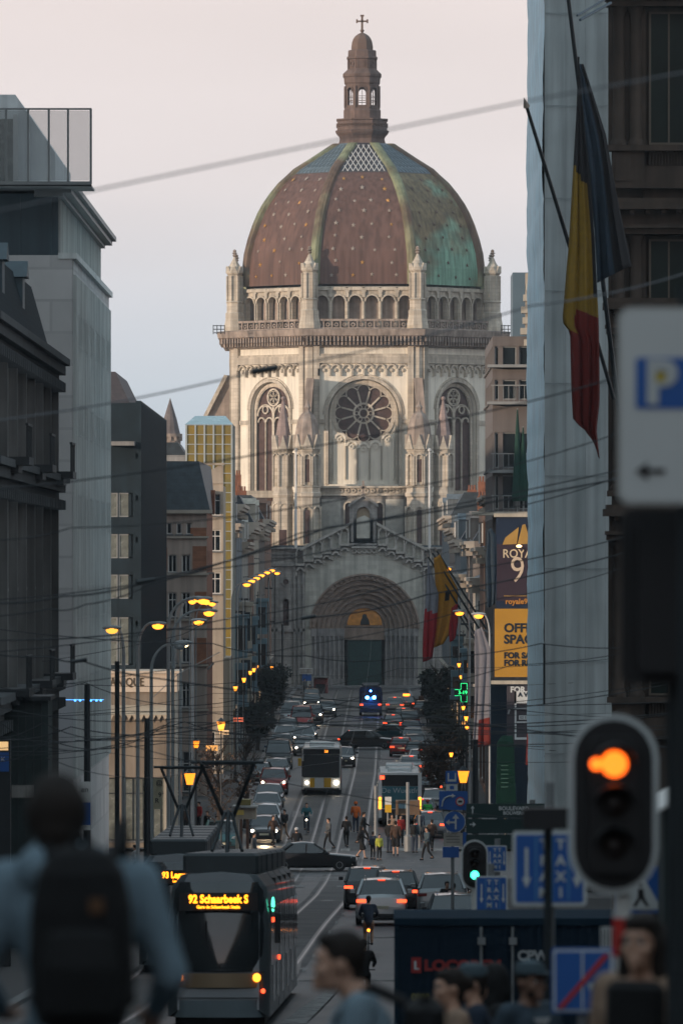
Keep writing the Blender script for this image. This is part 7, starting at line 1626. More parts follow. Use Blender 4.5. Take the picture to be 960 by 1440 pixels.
# ------------------------------------------------------------------ left pavement furniture
d = 345.; x = lambda px: X(px,d); z = lambda py: Z(py,d)
R_ = thing('ticket_kiosk', 'beige ticket kiosk with brown pillars and yellow plate by the tram stop', 'kiosk', (x(345),d,gz(d)))
b = MB(); b.box(x(329),x(360),d,d+2,z(1152),z(1136)); b.box(x(331),x(335),d,d+2,gz(d)+.1,z(1152)); b.build('box', beige, R_); b = MB(); b.box(x(337),x(341),d,d+.3,gz(d)+.1,z(1152)); b.box(x(346),x(350),d,d+.3,gz(d)+.1,z(1152)); b.build('pillars', mt('brown post',(.12,.06,.04),.7,.2,2,0), R_)
b = MB(); b.box(x(327),x(362),d-.2,d+2.2,z(1136),z(1133.5)); b.build('roof', stone_g, R_); b = MB(); b.box(x(331),x(343),d-.02,d,z(1146),z(1139)); b.build('yellow_plate', mt('plain yellow plate',(.6,.45,.12),.5,.05,2,0), R_); b = MB(); b.box(x(336),x(352),d+.5,d+1.9,z(1133),z(1125)); b.build('roof_box', mt('olive box',(.16,.13,.04),.7,.2,2,0), R_)  # plate in plain yellow
d = 318.; x = lambda px: X(px,d); z = lambda py: Z(py,d)
R_ = thing('notice_board', 'pale yellow notice board with black symbols on a post at the left', 'sign', (x(215),d,gz(d))); plate(R_, x(202),x(228),z(1138),z(1095),d,mt('pale yellow board',(.50,.44,.30),.6,.15,3,0),'panel',.05)
for ch,px,py in (('@',224,1101),('D',204,1109),('9',225,1118),('R',221,1126)): text(ch, .30, black_p, R_, (x(px),d-.02,z(py)), bold=.004)
b = MB(); b.tube((x(214),d+.1,gz(d)),(x(214),d+.1,z(1095)),.06); b.build('pole', steel_g, R_)
d = 205.; x = lambda px: X(px,d); z = lambda py: Z(py,d)
R_ = thing('poster_column', 'lit yellow and blue poster case at the very left edge', 'advertising case', (x(5),d,gz(d)))
b = MB(); b.box(x(-30),x(15),d,d+.4,gz(d),z(1040)); b.build('case', steel_d, R_); b = MB(); b.box(x(-28),x(12),d-.03,d-.002,z(1055),z(1043)); b.build('lit_header', emit('soft yellow poster light',(1,.62,.28),.8,(.4,.3,.15)), R_); b = MB(); b.box(x(-28),x(13),d-.03,d-.002,z(1085),z(1058)); b.build('poster', sign_blue, R_); text("K", .2, sign_white, R_, (x(5),d-.05,z(1068)))
d = 222.; x = lambda px: X(px,d); z = lambda py: Z(py,d)
R_ = thing('street_kiosk', 'dark green closed street kiosk behind the backpack walker', 'kiosk', (x(35),d,gz(d)))
b = MB(); b.box(x(-10),x(68),d,d+3,gz(d),z(985)); b.build('wall', mt('dark green kiosk',(.02,.035,.035),.6,.2,2,0), R_); b = MB(); b.box(x(-14),x(72),d-.3,d+3.3,z(985),z(979)); b.build('roof', steel_d, R_)
b = MB(); b.box(x(17),x(48),d-.05,d-.002,z(1122),z(1104)); b.build('grey_plate', stone_g, R_)
for i in range(7): b = MB(); b.box(x(-8+i*11),x(-7+i*11),d-.04,d-.002,gz(d),z(985)); b.build('shutter_rib', steel_d, R_)
d = 214.; R_ = thing('info_panel', 'white and blue information panel on the dark tramway post', 'sign', (X(121,d),d,gz(d))); plate(R_, X(112,d),X(128,d),Z(1128,d),Z(1099,d),d-.2,white_p,'panel',.05); plate(R_, X(112,d),X(128,d),Z(1160,d),Z(1128,d),d-.2,sign_blue,'blue_panel',.05); plate(R_, X(112,d),X(128,d),Z(1167,d),Z(1160,d),d-.2,white_p,'foot_panel',.05); text("en", .24, black_p, R_, (X(120,d),d-.22,Z(1110,d)))
# string of small blue lights at the left
b = MB()
for px in (84,106,113,128,136,142): c_ = W(px,985,290); b.sphere(c_,(.05,.05,.05),6,4)
b.tube(W(80,984,290),W(146,984,290),.012,n=4); o = b.build('light_string', emit('small blue lights',(.08,.35,1),4)); tag(o,'string of small blue lights on the pale office block','light string')
# red stall and info board by the church
d = 745.; x = lambda px: X(px,d); z = lambda py: Z(py,d); R_ = thing('red_stall', 'dull red stall standing at the left of the church steps', 'stall', (x(450),d,gz(d)))
b = MB(); b.bbox(x(441),x(461),d,d+2,gz(d),z(953),.1); b.build('body', mt('dull red stall paint',(.16,.035,.03),.6,.25,1,.05), R_); b = MB(); b.box(x(444),x(457),d-.05,d,z(975),z(962)); b.build('window', glass_d, R_); b = MB(); b.box(x(440),x(462),d-.4,d+2.2,z(953),z(951)); b.build('roof', stone_g, R_)
R_ = thing('information_board', 'white information board with blue lower panel near the church', 'sign', (x(431),d,gz(d))); plate(R_, x(421),x(440),z(947),z(939),d-2,white_p,'panel',.1)
for i in range(2): plate(R_, x(422),x(439),z(942.3+i*3),z(941+i*3),d-2.03,stone_d,'print_line',.02)
plate(R_, x(425),x(438),z(957),z(948),d-2,sign_blue,'blue_panel',.1); b = MB(); b.tube((x(431),d-1.9,gz(d)),(x(431),d-1.9,z(940)),.06); b.build('pole', steel_d, R_)
# bus shelter on the right
d = 376.; x = lambda px: X(px,d); z = lambda py: Z(py,d); R_ = thing('bus_shelter', 'brown roofed bus shelter crowded with people at the right kerb', 'bus shelter', (x(570),d,gz(d)))
b = MB(); b.box(x(556),x(590),d,d+1.6,z(1146),z(1126)); b.build('roof_box', mt('brown shelter fascia',(.13,.085,.055),.7,.2,2,0), R_)
for px in (557,589): b = MB(); b.box(x(px)-.05,x(px)+.05,d,d+.1,gz(d),z(1146)); b.build('post', steel_g, R_)
b = MB(); b.box(x(560),x(572),d-.03,d-.002,z(1137),z(1130)); b.build('pale_plate', bluepaint, R_)
R_ = thing('stop_sign_plate', 'yellow and white stop plate on the grey post beside the shelter', 'sign', (x(545),d,gz(d))); plate(R_, x(541),x(550),z(1131),z(1120),d-.6,white_p,'white_plate',.04); plate(R_, x(541),x(550),z(1142),z(1131),d-.6,by,'yellow_plate',.04); b = MB(); b.tube((x(545),d-.5,gz(d)),(x(545),d-.5,z(1120)),.05); b.build('pole', steel_g, R_)
# bollards
for i in range(10):
    dd = 384+i*6; b = MB(); xx = KR(dd)+.4; b.lathe([(.07,gz(dd)+.1),(.07,gz(dd)+.95),(.09,gz(dd)+1.0),(.03,gz(dd)+1.1)],(xx,dd),8); o = b.build('bollard', steel_d); tag(o,'dark steel bollard on the right pavement, %s counted up from the bus stop'%('first','second','third','fourth','fifth','sixth','seventh','eighth','ninth','tenth')[i],'bollard','bollards along the right pavement')

# small glowing boxes added for extra glow along the shop fronts
for i,(px,py,d,w,h,col,lab) in enumerate(((303,1052,430,.9,.35,(1,.45,.12),'small orange glow box added low on the left row, nearest'),(322,1030,470,.8,.3,(1,.6,.3),'small warm added glow box on the left, second'),(338,1012,520,1.0,.3,(1,.2,.1),'small red added glow box on the left, below the dark tree'),(350,996,570,.8,.3,(1,.7,.4),'small pale added glow box far up the left row'),(664,1035,430,1.0,.8,(1,.40,.12),'warm added glow box beside the white banner'),(657,1005,500,.9,1.4,(1,.42,.10),'tall warm added glow box under the green cross'),(648,975,560,.6,.5,(1,.5,.2),'tiny warm added glow box on the right near the dark tree'),(672,1068,405,.7,.5,(.6,.7,1),'small bluish added glow box right of the yellow lantern'))):
    c_ = W(px,py,d); sd = -1 if px < 500 else 1; c_.x = (-9.7 if sd < 0 else 7.85); b = MB(); b.box(c_.x-w*.8 if sd>0 else c_.x, c_.x if sd>0 else c_.x+w*.8, d, d+.15, c_.z-h/2, c_.z+h/2); o = b.build('added_glow_box', emit('added glow %d'%i, col, 1.1)); tag(o, lab, 'sign')
# ------------------------------------------------------------------ people
skin = mat('skin', (.46,.27,.19), .55, .08, 8, .03); skin2 = mat('darker skin', (.20,.11,.075), .55, .08, 8, .03)
def clothm(n, c): return mt('cloth '+n, c, .85, .18, 9, .15)
CL = dict(black=(.007,.007,.008), navy=(.015,.025,.045), grey=(.08,.085,.09), blue=(.10,.16,.20), beige=(.28,.19,.135), red=(.30,.02,.015), orange=(.55,.12,.02), green=(.03,.38,.05), bluegrey=(.17,.235,.28), hi=(.40,.42,.06), denim=(.035,.055,.075), white=(.45,.45,.45), pink=(.42,.30,.29), brown=(.06,.035,.025), sage=(.20,.24,.20), teal=(.02,.10,.12), hair=(.014,.009,.007), slate=(.05,.075,.09), paleblue=(.17,.24,.29))
def soft(o, vox, it=6):
    m = o.modifiers.new('union','REMESH'); m.mode = 'VOXEL'; m.voxel_size = vox; m.use_smooth_shade = True
    s = o.modifiers.new('smooth','SMOOTH'); s.factor = .5; s.iterations = it
V3 = Vector
def joints(pose, h=1.75, lean=0., turn=0., stride=.25, ah=0):
    """facing -Y"""
    k = h/1.75; J = dict(pel=V3((0,0,.96)), waist=V3((0,0,1.10)), chest=V3((0,-.01,1.30)), neck=V3((0,0,1.47)), head=V3((0,-.025,1.62)))
    for s, n in ((-1,'L'),(1,'R')):
        J['sh'+n] = V3((s*.18,0,1.42)); J['el'+n] = V3((s*.24,.02,1.14)); J['wr'+n] = V3((s*.23,-.06,.90)); J['hip'+n] = V3((s*.09,0,.92)); J['kn'+n] = V3((s*.10,-.02,.50)); J['an'+n] = V3((s*.10,.02,.09))
    if pose == 'walk':
        J['knL'] += V3((0,-stride*.55,.02)); J['anL'] += V3((0,-stride,.0)); J['knR'] += V3((0,stride*.15,0)); J['anR'] += V3((0,stride*1.1,.07))
        J['elL'] += V3((0,.10,0)); J['wrL'] += V3((0,.20,.06)); J['elR'] += V3((0,-.08,.02)); J['wrR'] += V3((0,-.24,.10))
    if pose == 'bike':      # seated on a saddle, hands on the bars ahead
        for n, s in (('L',-1),('R',1)):
            J['kn'+n] = V3((s*.11,-.36,.72 if n=='L' else .60)); J['an'+n] = V3((s*.10,-.20,.30 if n=='L' else .14)); J['el'+n] = V3((s*.27,-.22,1.20)); J['wr'+n] = V3((s*.24,-.46,1.10))
        for n in ('chest','neck','head','shL','shR'): J[n] += V3((0,-.12,.0))
    if pose == 'phone':
        J['elR'] = V3((.24,-.05,1.14)); J['wrR'] = V3((.12,-.25,1.28))
    if pose == 'sidehand':
        J['elL'] = V3((-.27,.0,1.13)); J['wrL'] = V3((-.25,-.26,1.02)); J['elR'] = V3((.27,.0,1.13)); J['wrR'] = V3((.24,-.26,1.02)); J['head'].x += .05; J['neck'].x += .03
    if pose == 'crouch': pass
    if lean:
        R3 = Matrix.Rotation(lean, 3, 'X'); c = J['pel'].copy()
        for n in ('waist','chest','neck','head','shL','shR','elL','elR','wrL','wrR'): J[n] = c + R3 @ (J[n]-c)
    return {n: v*k for n, v in J.items()}, k
def person(label, loc, rz, pose='stand', h=1.75, top='navy', legs='black', hair='hair', sk=None, hairstyle='short', vox=.03, lean=0., stride=.25, detail=False, group=None, head_turn=0., scale=1., bag=None, hat=None, zoff=0., skirt=False, head_fwd=0., shoulders=1.0):
    J, k = joints(pose, h, lean, 0, stride); sk = sk or skin
    if head_fwd: J['head'] += V3((0,-head_fwd,-head_fwd*.4)); 
    for n in ('shL','shR','elL','elR'): J[n].x *= shoulders
    b = MB(); hx = J['head']; hr = .105*k
    b.sphere(hx+V3((0,.01,.02))*k, (.077*k,.097*k,.105*k), 16, 12); b.sphere(hx+V3((0,-.035,-.06))*k, (.056*k,.062*k,.062*k), 12, 8); b.cap(J['neck'], hx+V3((0,.015,-.06))*k, .058*k, .054*k)
    if detail:
        Rm = Matrix.Rotation(head_turn, 3, 'Z')
        f = lambda v: hx + V3(v)*k
        b.loft([[f((-.008,-.088,.025)),f((.008,-.088,.025)),f((0,-.082,.04))],[f((-.017,-.112,-.022)),f((.017,-.112,-.022)),f((0,-.09,-.01))],[f((-.016,-.09,-.034)),f((.016,-.09,-.034)),f((0,-.085,-.03))]])   # nose
        b.sphere(f((0,-.098,-.062)), (.024*k,.014*k,.008*k), 8, 6); b.sphere(f((0,-.096,-.074)), (.021*k,.014*k,.007*k), 8, 6); b.sphere(f((0,-.088,-.10)), (.026*k,.022*k,.02*k), 8, 6)
        b.cap(f((-.05,-.083,.032)), f((.05,-.083,.032)), .014*k)   # brow
        for s in (-1,1): b.sphere(f((s*.079,.015,-.005)), (.012*k,.022*k,.034*k), 8, 6); b.sphere(f((s*.045,-.065,-.03)), (.028*k,.028*k,.028*k), 8, 6)
    b.cap(J['chest'], J['waist'], .12*k, .105*k); b.cap(J['waist'], J['pel'], .105*k, .12*k)
    for n, s in (('L',-1),('R',1)):
        b.cap(J['neck']+V3((0,0,-.03)), J['sh'+n], .06*k, .055*k); b.cap(J['sh'+n], J['el'+n], .048*k, .038*k); b.cap(J['el'+n], J['wr'+n], .037*k, .025*k)
        d = (J['wr'+n]-J['el'+n]).normalized(); w = J['wr'+n]; side = V3((0,1,0)) if abs(d.z) > .6 else V3((s,0,0)); side = (side-d*side.dot(d)).normalized(); nrm = d.cross(side)
        b.cap(w, w+d*.075*k, .026*k, .03*k)
        if detail or vox <= .02:
            for i in range(4):
                L_ = (.075,.085,.08,.062)[i]*k; p = w+d*.085*k+side*(i-1.5)*.020*k; m = p+d*L_*.5+nrm*.006; b.cap(p-d*.02, m, .0095*k, .009*k, 6); b.cap(m, m+d*L_*.45+nrm*.022*k, .009*k, .0075*k, 6)
            p = w+d*.035*k-side*.026*k; b.cap(p, p+(d*.6-side*.75)*.045*k, .012*k, .010*k, 6); q_ = p+(d*.6-side*.75)*.045*k; b.cap(q_, q_+d*.03*k, .010*k, .008*k, 6)
        b.cap(J['hip'+n], J['kn'+n], .075*k, .052*k); b.cap(J['kn'+n], J['an'+n], .05*k, .036*k); b.cap(J['an'+n]+V3((0,.03,-.03)), J['an'+n]+V3((0,-.12,-.045)), .04*k, .034*k)
    o = b.build('person', sk); o.location = loc; o.rotation_euler = (0,0,rz); o.scale = (scale,)*3
    tag(o, label, 'person', group); soft(o, vox*.6 if detail else max(.022, vox*.8), 2 if detail else 3)
    # trousers / skirt
    b = MB(); b.cap(J['waist']+V3((0,0,-.03)), J['pel'], .12*k, .138*k)
    for n in 'LR':
        if skirt: b.cap(J['hip'+n], J['kn'+n]+V3((0,0,.05)), .12*k, .13*k)
        else: b.cap(J['hip'+n], J['kn'+n], .092*k, .066*k); b.cap(J['kn'+n], J['an'+n]+V3((0,0,.02)), .066*k, .052*k)
    t = b.build('trousers' if not skirt else 'skirt', clothm(legs, CL[legs]), o); soft(t, vox, 3)
    # jacket
    b = MB(); b.cap(J['chest']+V3((-.05,0,.02)), J['waist'], .145*k, .135*k); b.cap(J['chest']+V3((.05,0,.02)), J['waist'], .145*k, .135*k); b.cap(J['waist'], J['pel']+V3((0,0,.0)), .14*k, .152*k)
    b.cap(J['neck']+V3((0,.015,-.05)), J['chest'], .082*k, .15*k)
    for n, s in (('L',-1),('R',1)):
        b.cap(J['neck']+V3((0,.01,-.05)), J['sh'+n], .07*k, .075*k); b.cap(J['sh'+n], J['el'+n], .075*k, .058*k); b.cap(J['el'+n], J['wr'+n], .058*k, .042*k)
        b.cap(J['chest']+V3((s*.10,.0,-.03)), J['sh'+n]+V3((-s*.04,0,-.05)), .09*k, .075*k)
    t = b.build('jacket', clothm(top, CL[top]), o); soft(t, vox, 4)
    # shoes
    for n in 'LR':
        b = MB(); b.cap(J['an'+n]+V3((0,.035,-.045)), J['an'+n]+V3((0,-.13,-.055)), .045*k, .038*k); t = b.build('shoe', clothm('black', CL['black']), o, smooth=True)
    # hair
    if hat != 'hood':
        b = MB(); b.sphere(hx+V3((0,.026,.042))*k, (.088*k,.100*k,.098*k), 16, 12)
        if hairstyle == 'short': b.sphere(hx+V3((0,-.03,.095))*k, (.07*k,.06*k,.035*k), 12, 8); b.cap(hx+V3((0,.05,.0))*k, hx+V3((0,.06,-.06))*k, .06*k, .045*k)
        if hairstyle == 'long': b.sphere(hx+V3((0,-.02,.085))*k, (.08*k,.075*k,.045*k), 12, 8); [b.cap(hx+V3((s*.07,.03,.0))*k, hx+V3((s*.10,.03,-.30))*k, .055*k, .05*k) for s in (-1,1)]; b.cap(hx+V3((0,.07,.0))*k, hx+V3((0,.10,-.34))*k, .08*k, .07*k)
        if hairstyle == 'bun': b.sphere(hx+V3((0,-.02,.085))*k, (.075*k,.07*k,.04*k), 12, 8); b.sphere(hx+V3((0,.13,.03))*k, .052*k, 10, 8); b.cap(hx+V3((0,.05,.0))*k, hx+V3((0,.06,-.07))*k, .065*k, .05*k)
        t = b.build('hair', clothm(hair, CL[hair]), o); soft(t, max(.012, vox*.6), 3)
    if hat == 'hood': b = MB(); b.sphere(hx+V3((0,.035,.03))*k, (.115*k,.115*k,.13*k), 14, 10); b.cap(J['neck'], hx+V3((0,.06,-.05))*k, .10*k, .11*k); t = b.build('hood', clothm(top, CL[top]), o); soft(t, vox, 3)
    if hat == 'cap': b = MB(); b.lathe([(.098*k,hx.z+.055*k),(.098*k,hx.z+.085*k),(.08*k,hx.z+.125*k),(.03*k,hx.z+.142*k)],(hx.x,hx.y+.01*k),16,sy=1.1); b.loft([[V3((x_*k,hx.y+y_*k,hx.z+.056*k)) for x_,y_ in ((-.08,-.06),(-.06,-.15),(0,-.175),(.06,-.15),(.08,-.06))],[V3((x_*k,hx.y+y_*k,hx.z+.066*k)) for x_,y_ in ((-.08,-.06),(-.06,-.15),(0,-.175),(.06,-.15),(.08,-.06))]]); b.build('cap', clothm('slate', CL['slate']), o, smooth=True)
    if hat in ('helmet_o','helmet_r','helmet_w'): b = MB(); b.sphere(hx+V3((0,.01,.06))*k, (.11*k,.13*k,.10*k), 14, 10); b.build('helmet', clothm({'o':'orange','r':'red','w':'white'}[hat[-1]], CL[{'o':'orange','r':'red','w':'white'}[hat[-1]]]), o, smooth=True)
    if detail:
        for s in (-1,1):
            b = MB(); b.sphere(hx+V3((s*.031,-.083,.008))*k, (.0125*k,.010*k,.009*k), 10, 6); b.build('eye', white_p, o, smooth=True)
            b = MB(); b.sphere(hx+V3((s*.031,-.091,.008))*k, (.006*k,.004*k,.006*k), 8, 6); b.build('pupil', black_p, o, smooth=True)
            b = MB(); b.tube(hx+V3((s*.017,-.097,.03))*k, hx+V3((s*.047,-.088,.033))*k, .004*k, n=5); b.build('eyebrow', clothm(hair, CL[hair]), o)
    if bag:
        c = J['chest']; b = MB(); b.bbox(-.16*k,.16*k,.13*k,.30*k,c.z-.33*k,c.z+.16*k,.05); b.bbox(-.13*k,.13*k,.28*k,.36*k,c.z-.30*k,c.z-.06*k,.03); t = b.build('backpack', clothm(bag, CL[bag]), o)
        bv = t.modifiers.new('round','BEVEL'); bv.width = .03; bv.segments = 2
        for s in (-1,1): b = MB(); b.path([V3((s*.11,.14,c.z+.14)),V3((s*.13,-.02,c.z+.21)),V3((s*.12,-.15,c.z+.08)),V3((s*.13,-.13,c.z-.14)),V3((s*.14,.12,c.z-.28))], .018, 6); b.build('strap', clothm(bag, CL[bag]), t)
    return o
def bike(label, loc, rz, light=None, group=None):
    R_ = thing('bicycle', label, 'bicycle', loc, rz, group=group, world=False)
    for y in (-.55,.50):
        b = MB(); b.T = lambda p, y=y: (p[2], y+p[0], .34+p[1])
        for i in range(24):
            a0, a1 = 2*pi*i/24, 2*pi*(i+1)/24; b.tube((.33*cos(a0),.33*sin(a0),0),(.33*cos(a1),.33*sin(a1),0),.017,n=5,cap=False)
        w = b.build('wheel', rubber, R_); b = MB(); b.T = lambda p, y=y: (p[2], y+p[0], .34+p[1])
        for i in range(12): a = 2*pi*i/12; b.tube((0,0,0),(.31*cos(a),.31*sin(a),0),.002,n=3,cap=False)
        b.build('spokes', steel_g, w)
    b = MB(); A_,B_,C_,D_,E_ = (0,.48,.34),(0,.06,.30),(0,.14,.80),(0,-.38,.82),(0,-.55,.34)
    for p,q_ in ((A_,B_),(A_,C_),(B_,C_),(B_,D_),(C_,D_),(D_,E_),(D_,(0,-.34,.98))): b.tube(p,q_,.018,n=6)
    b.build('frame', steel_d, R_); b = MB(); b.path([(-.28,-.30,1.02),(-.1,-.36,1.02),(.1,-.36,1.02),(.28,-.30,1.02)],.014,6); b.build('handlebar', steel_d, R_)
    b = MB(); b.sphere((0,.17,.88),(.07,.13,.035),10,6); b.tube((0,.14,.80),(0,.16,.87),.014,n=6); b.build('saddle', black_p, R_)
    b = MB(); b.box(-.10,.10,.0,.03,.24,.27); b.tube((-.12,.06,.22),(.12,.06,.38),.012,n=5); b.build('pedals', black_p, R_)
    if light:
        m, y = (L_head, -.62) if light == 'front' else (L_org, .62); b = MB(); b.sphere((0,y,.82 if light=='front' else .72),.05,8,6); b.build('lamp', m, R_)
    return R_
def at(px, d): return (X(px,d), d, gz(d)+.01)
# --- foreground
lx, ly, lz = X(113,22), 22.0, 0
zh = Z(1085,22); hh = 1.80
A_ = person('large blurred person seen from behind in pale blue hoodie with black backpack', (X(103,22), 22, zh-hh*1.005), pi, 'sidehand', 1.80, 'paleblue', 'navy', 'hair', detail=True, vox=.02, shoulders=1.12, hairstyle='long0')
b = MB(); b.cap(V3((-.07,.06,1.50)), V3((.10,.06,1.50)), .085, .085); b.cap(V3((.02,.02,1.47)), V3((.05,.0,1.56)), .10, .085); t = b.build('hood', clothm('paleblue', CL['paleblue']), A_); soft(t,.02,4)
b = MB(); b.sphere(V3((.05,.01,1.68)), (.105,.12,.115), 16, 10); b.cap(V3((.05,.06,1.62)), V3((.05,.065,1.57)), .075,.06); t = b.build('thick_hair', clothm('hair', CL['hair']), A_); soft(t,.014,3)
# his backpack as an own thing, on his back
c_ = Vector((X(119,22), 22-.245, zh-.50)); R_ = thing('backpack', 'black backpack with small brown badge worn by the large blurred person', 'backpack', tuple(c_))
b = MB()
def sup(w, dp, z_, oy=0): return [V3((c_.x+w*(abs(cos(t))**.5)*(1 if cos(t)>0 else -1), c_.y+oy+dp*(abs(sin(t))**.5)*(1 if sin(t)>0 else -1), z_)) for t in [2*pi*i/20+.01 for i in range(20)]]
b.loft([sup(w,dp,c_.z+z_) for w,dp,z_ in ((.09,.07,-.30),(.135,.10,-.285),(.155,.12,-.22),(.165,.125,-.08),(.158,.12,.08),(.135,.11,.19),(.10,.08,.25),(.05,.05,.275))])
b.loft([sup(w,dp,c_.z+z_,-.10) for w,dp,z_ in ((.08,.03,-.26),(.12,.07,-.24),(.125,.085,-.10),(.11,.06,.0),(.07,.02,.02))])
b.tube((c_.x-.03,c_.y,c_.z+.27),(c_.x,c_.y,c_.z+.31),.012); b.tube((c_.x+.03,c_.y,c_.z+.27),(c_.x,c_.y,c_.z+.31),.012)
o = b.build('bag', clothm('black', CL['black']), R_); pass
b = MB(); b.box(c_.x+.03,c_.x+.075,c_.y-.129,c_.y-.12,c_.z+.07,c_.z+.115); b.build('badge', clothm('brown patch',(.10,.05,.025)), R_)
for s in (-1,1): b = MB(); b.path([c_+V3((s*.10,.1,.24)),c_+V3((s*.12,.24,.34)),c_+V3((s*.12,.42,.20)),c_+V3((s*.13,.40,-.05)),c_+V3((s*.15,.12,-.22))],.02,6); b.build('strap', clothm('black', CL['black']), R_)
def fg(label, px, headpy, d, rz, **k):
    h = k.get('h',1.72); zt_ = Z(headpy,d); z0 = zt_-h*1.0; return person(label, (X(px,d), d, z0), rz, detail=True, vox=k.pop('vox',.02), **k)
fg('young man in blue grey jacket walking left with dark swept hair', 524, 1302, 29.5, -pi/2, pose='walk', h=1.80, top='bluegrey', legs='navy', lean=.12, bag='black', hairstyle='short', head_fwd=.04)
fg('woman with dark bun and beige top facing left', 636, 1362, 44, -pi/2+.25, pose='walk', h=1.66, top='beige', legs='navy', hairstyle='bun', stride=.15)
fg('person in dark cap and navy coat in profile behind the woman with the bun', 667, 1356, 46.5, -pi/2+.1, pose='walk', h=1.74, top='navy', legs='black', hat='cap', stride=.12)
fg('person in a black hood walking between the capped profile and the denim man', 693, 1358, 49, -pi/2+.3, pose='walk', h=1.70, top='black', legs='black', hat='hood', stride=.15)
m_ = fg('bearded man in cap, denim jacket and white T-shirt with red print', 742, 1352, 45, .75, pose='walk', h=1.76, top='denim', legs='navy', hat='cap', sk=skin2, stride=.15)
b = MB(); b.loft([[V3((x_,-.150+abs(x_)*.25,z_)) for x_ in (-.075,-.03,.03,.075)] for z_ in (1.02,1.2,1.40)], closed=False, cap=False); o = b.build('tshirt', clothm('white', CL['white']), m_, fix=False); o.modifiers.new('t','SOLIDIFY').thickness=.02
b = MB(); [b.box(-.05+i*.028,-.032+i*.028,-.172,-.158,1.24,1.27+.01*(i%2)) for i in range(4)]; b.build('print', clothm('red', CL['red']), o)
b = MB(); b.sphere((0,-.062,1.56),(.058,.055,.045),10,8); b.build('beard', clothm('hair', CL['hair']), m_, smooth=True)
w_ = fg('woman with long dark hair and beige coat at the right edge', 906, 1284, 29.5, -.5, pose='stand', h=1.70, top='beige', legs='black', hairstyle='long')
b = MB(); b.bbox(-.10,.16,-.20,-.10,1.0,1.42,.03); b.build('black_vest', clothm('black', CL['black']), w_)
fg('dark clothed person at the right edge beside the long haired woman', 948, 1300, 31, -.2, pose='stand', h=1.78, top='slate', legs='black', hairstyle='short')
# --- people further up the street
def far(label, px, d, rz, **k):
    k.setdefault('vox', .03); return person(label, at(px,d), rz, **k)
def rider(label, px, d, away=True, light=None, **k):
    rz = pi if away else 0; p = at(px,d); bike('bicycle of the '+label, p, rz, light); k.setdefault('vox', .03)
    o = person(label, (p[0],p[1],p[2]+.0), rz, 'bike', **k); return o
def rider2(label, px, d, away=True, light=None, **k):
    rz = pi if away else 0; p = at(px,d); sgn = -1 if away else 1
    bike('bicycle ridden by the '+label, (p[0], p[1], p[2]), rz, light)
    k.setdefault('vox', .03); return person(label, (p[0]+0, p[1]+sgn*.17, p[2]), rz, 'bike', **k)
rider2('dark jacketed cyclist behind the white SUV', 518, 222, True, 'rear', top='navy', legs='beige', h=1.8)
rider2('second cyclist in black close below the first', 511, 168, True, None, top='black', legs='black', h=1.78)
rider2('oncoming cyclist in teal top with white lamp', 431, 395, False, 'front', top='teal', legs='navy', h=1.78)
rider2('hunched cyclist beside the rear of the tram', 417, 358, True, 'rear', top='black', legs='grey', h=1.75, hat='helmet_w')
far('worker in orange vest standing in the street', 500, 396, pi, top='orange', legs='navy', h=1.80, hat='helmet_o', pose='walk', stride=.15)
far('person in dark suit striding to the right', 511, 381, pi/2, top='black', legs='black', h=1.8, pose='walk', stride=.34)
far('person in a flaring black coat crossing the junction', 508, 362, pi/2-.3, top='black', legs='black', pose='walk', h=1.72, hat='hood', skirt=True)
far('child in yellow green vest near the black coat', 533, 360, .4, top='hi', legs='black', h=1.35)
far('dark clothed person beside the child in the vest', 524, 361, 2.6, top='navy', legs='black', h=1.45)
far('pale trousered walker stepping off the left kerb', 400, 386, -.6, top='black', legs='beige', pose='walk', h=1.76)
far('person in grey coat behind the ticket kiosk', 357, 352, 1.2, top='grey', legs='black', h=1.7)
far('tall person in long red brown coat at the bus shelter', 556, 366, pi, top='brown', legs='black', h=1.84, skirt=True)
far('person in black jacket left of the brown coat', 547, 370, 2.5, top='black', legs='navy', h=1.74)
far('person in maroon top waiting in the bus shelter', 563, 380, .3, top='red', legs='black', h=1.68)
far('person in grey with backpack right of the shelter', 583, 370, pi-.4, top='slate', legs='navy', h=1.78, bag='black')
far('person in beige coat inside the shelter', 551, 382, 0, top='beige', legs='black', h=1.65, hairstyle='long')
far('person in navy walking right of the second stop post', 590, 384, pi, top='navy', legs='grey', pose='walk', h=1.75)
far('person in pale pink shirt standing at the right kerb', 637, 240, -.8, top='pink', legs='black', h=1.76)
far('person in sage shirt leaning next to the pink shirt', 655, 241, pi/2+.4, top='sage', legs='grey', h=1.66, lean=.2)
far('person with black top left of the pink shirt', 628, 245, .2, top='black', legs='black', h=1.7)
far('person in dark red coat walking by the first stall on the right', 592, 655, pi, top='brown', legs='black', h=1.78)
for i,(px,d,t_) in enumerate(((410,640,'black'),(436,700,'navy'),(428,735,'grey'),(600,600,'black'),(641,470,'grey'),(646,450,'navy'),(636,410,'brown'),(642,430,'black'),(650,385,'slate'))):
    far('tiny pedestrian in %s, %s'%(t_, ('on the left pavement below the church','by the church corner at the left','beside the information board','on the right near the tall dark tree','under the green cross','two steps from the shop door','by the brown leaved tree','between the right-hand posts','near the yellow lantern')[i]), px, d, random.uniform(0,6), top=t_, legs='black', h=1.7, vox=.04)
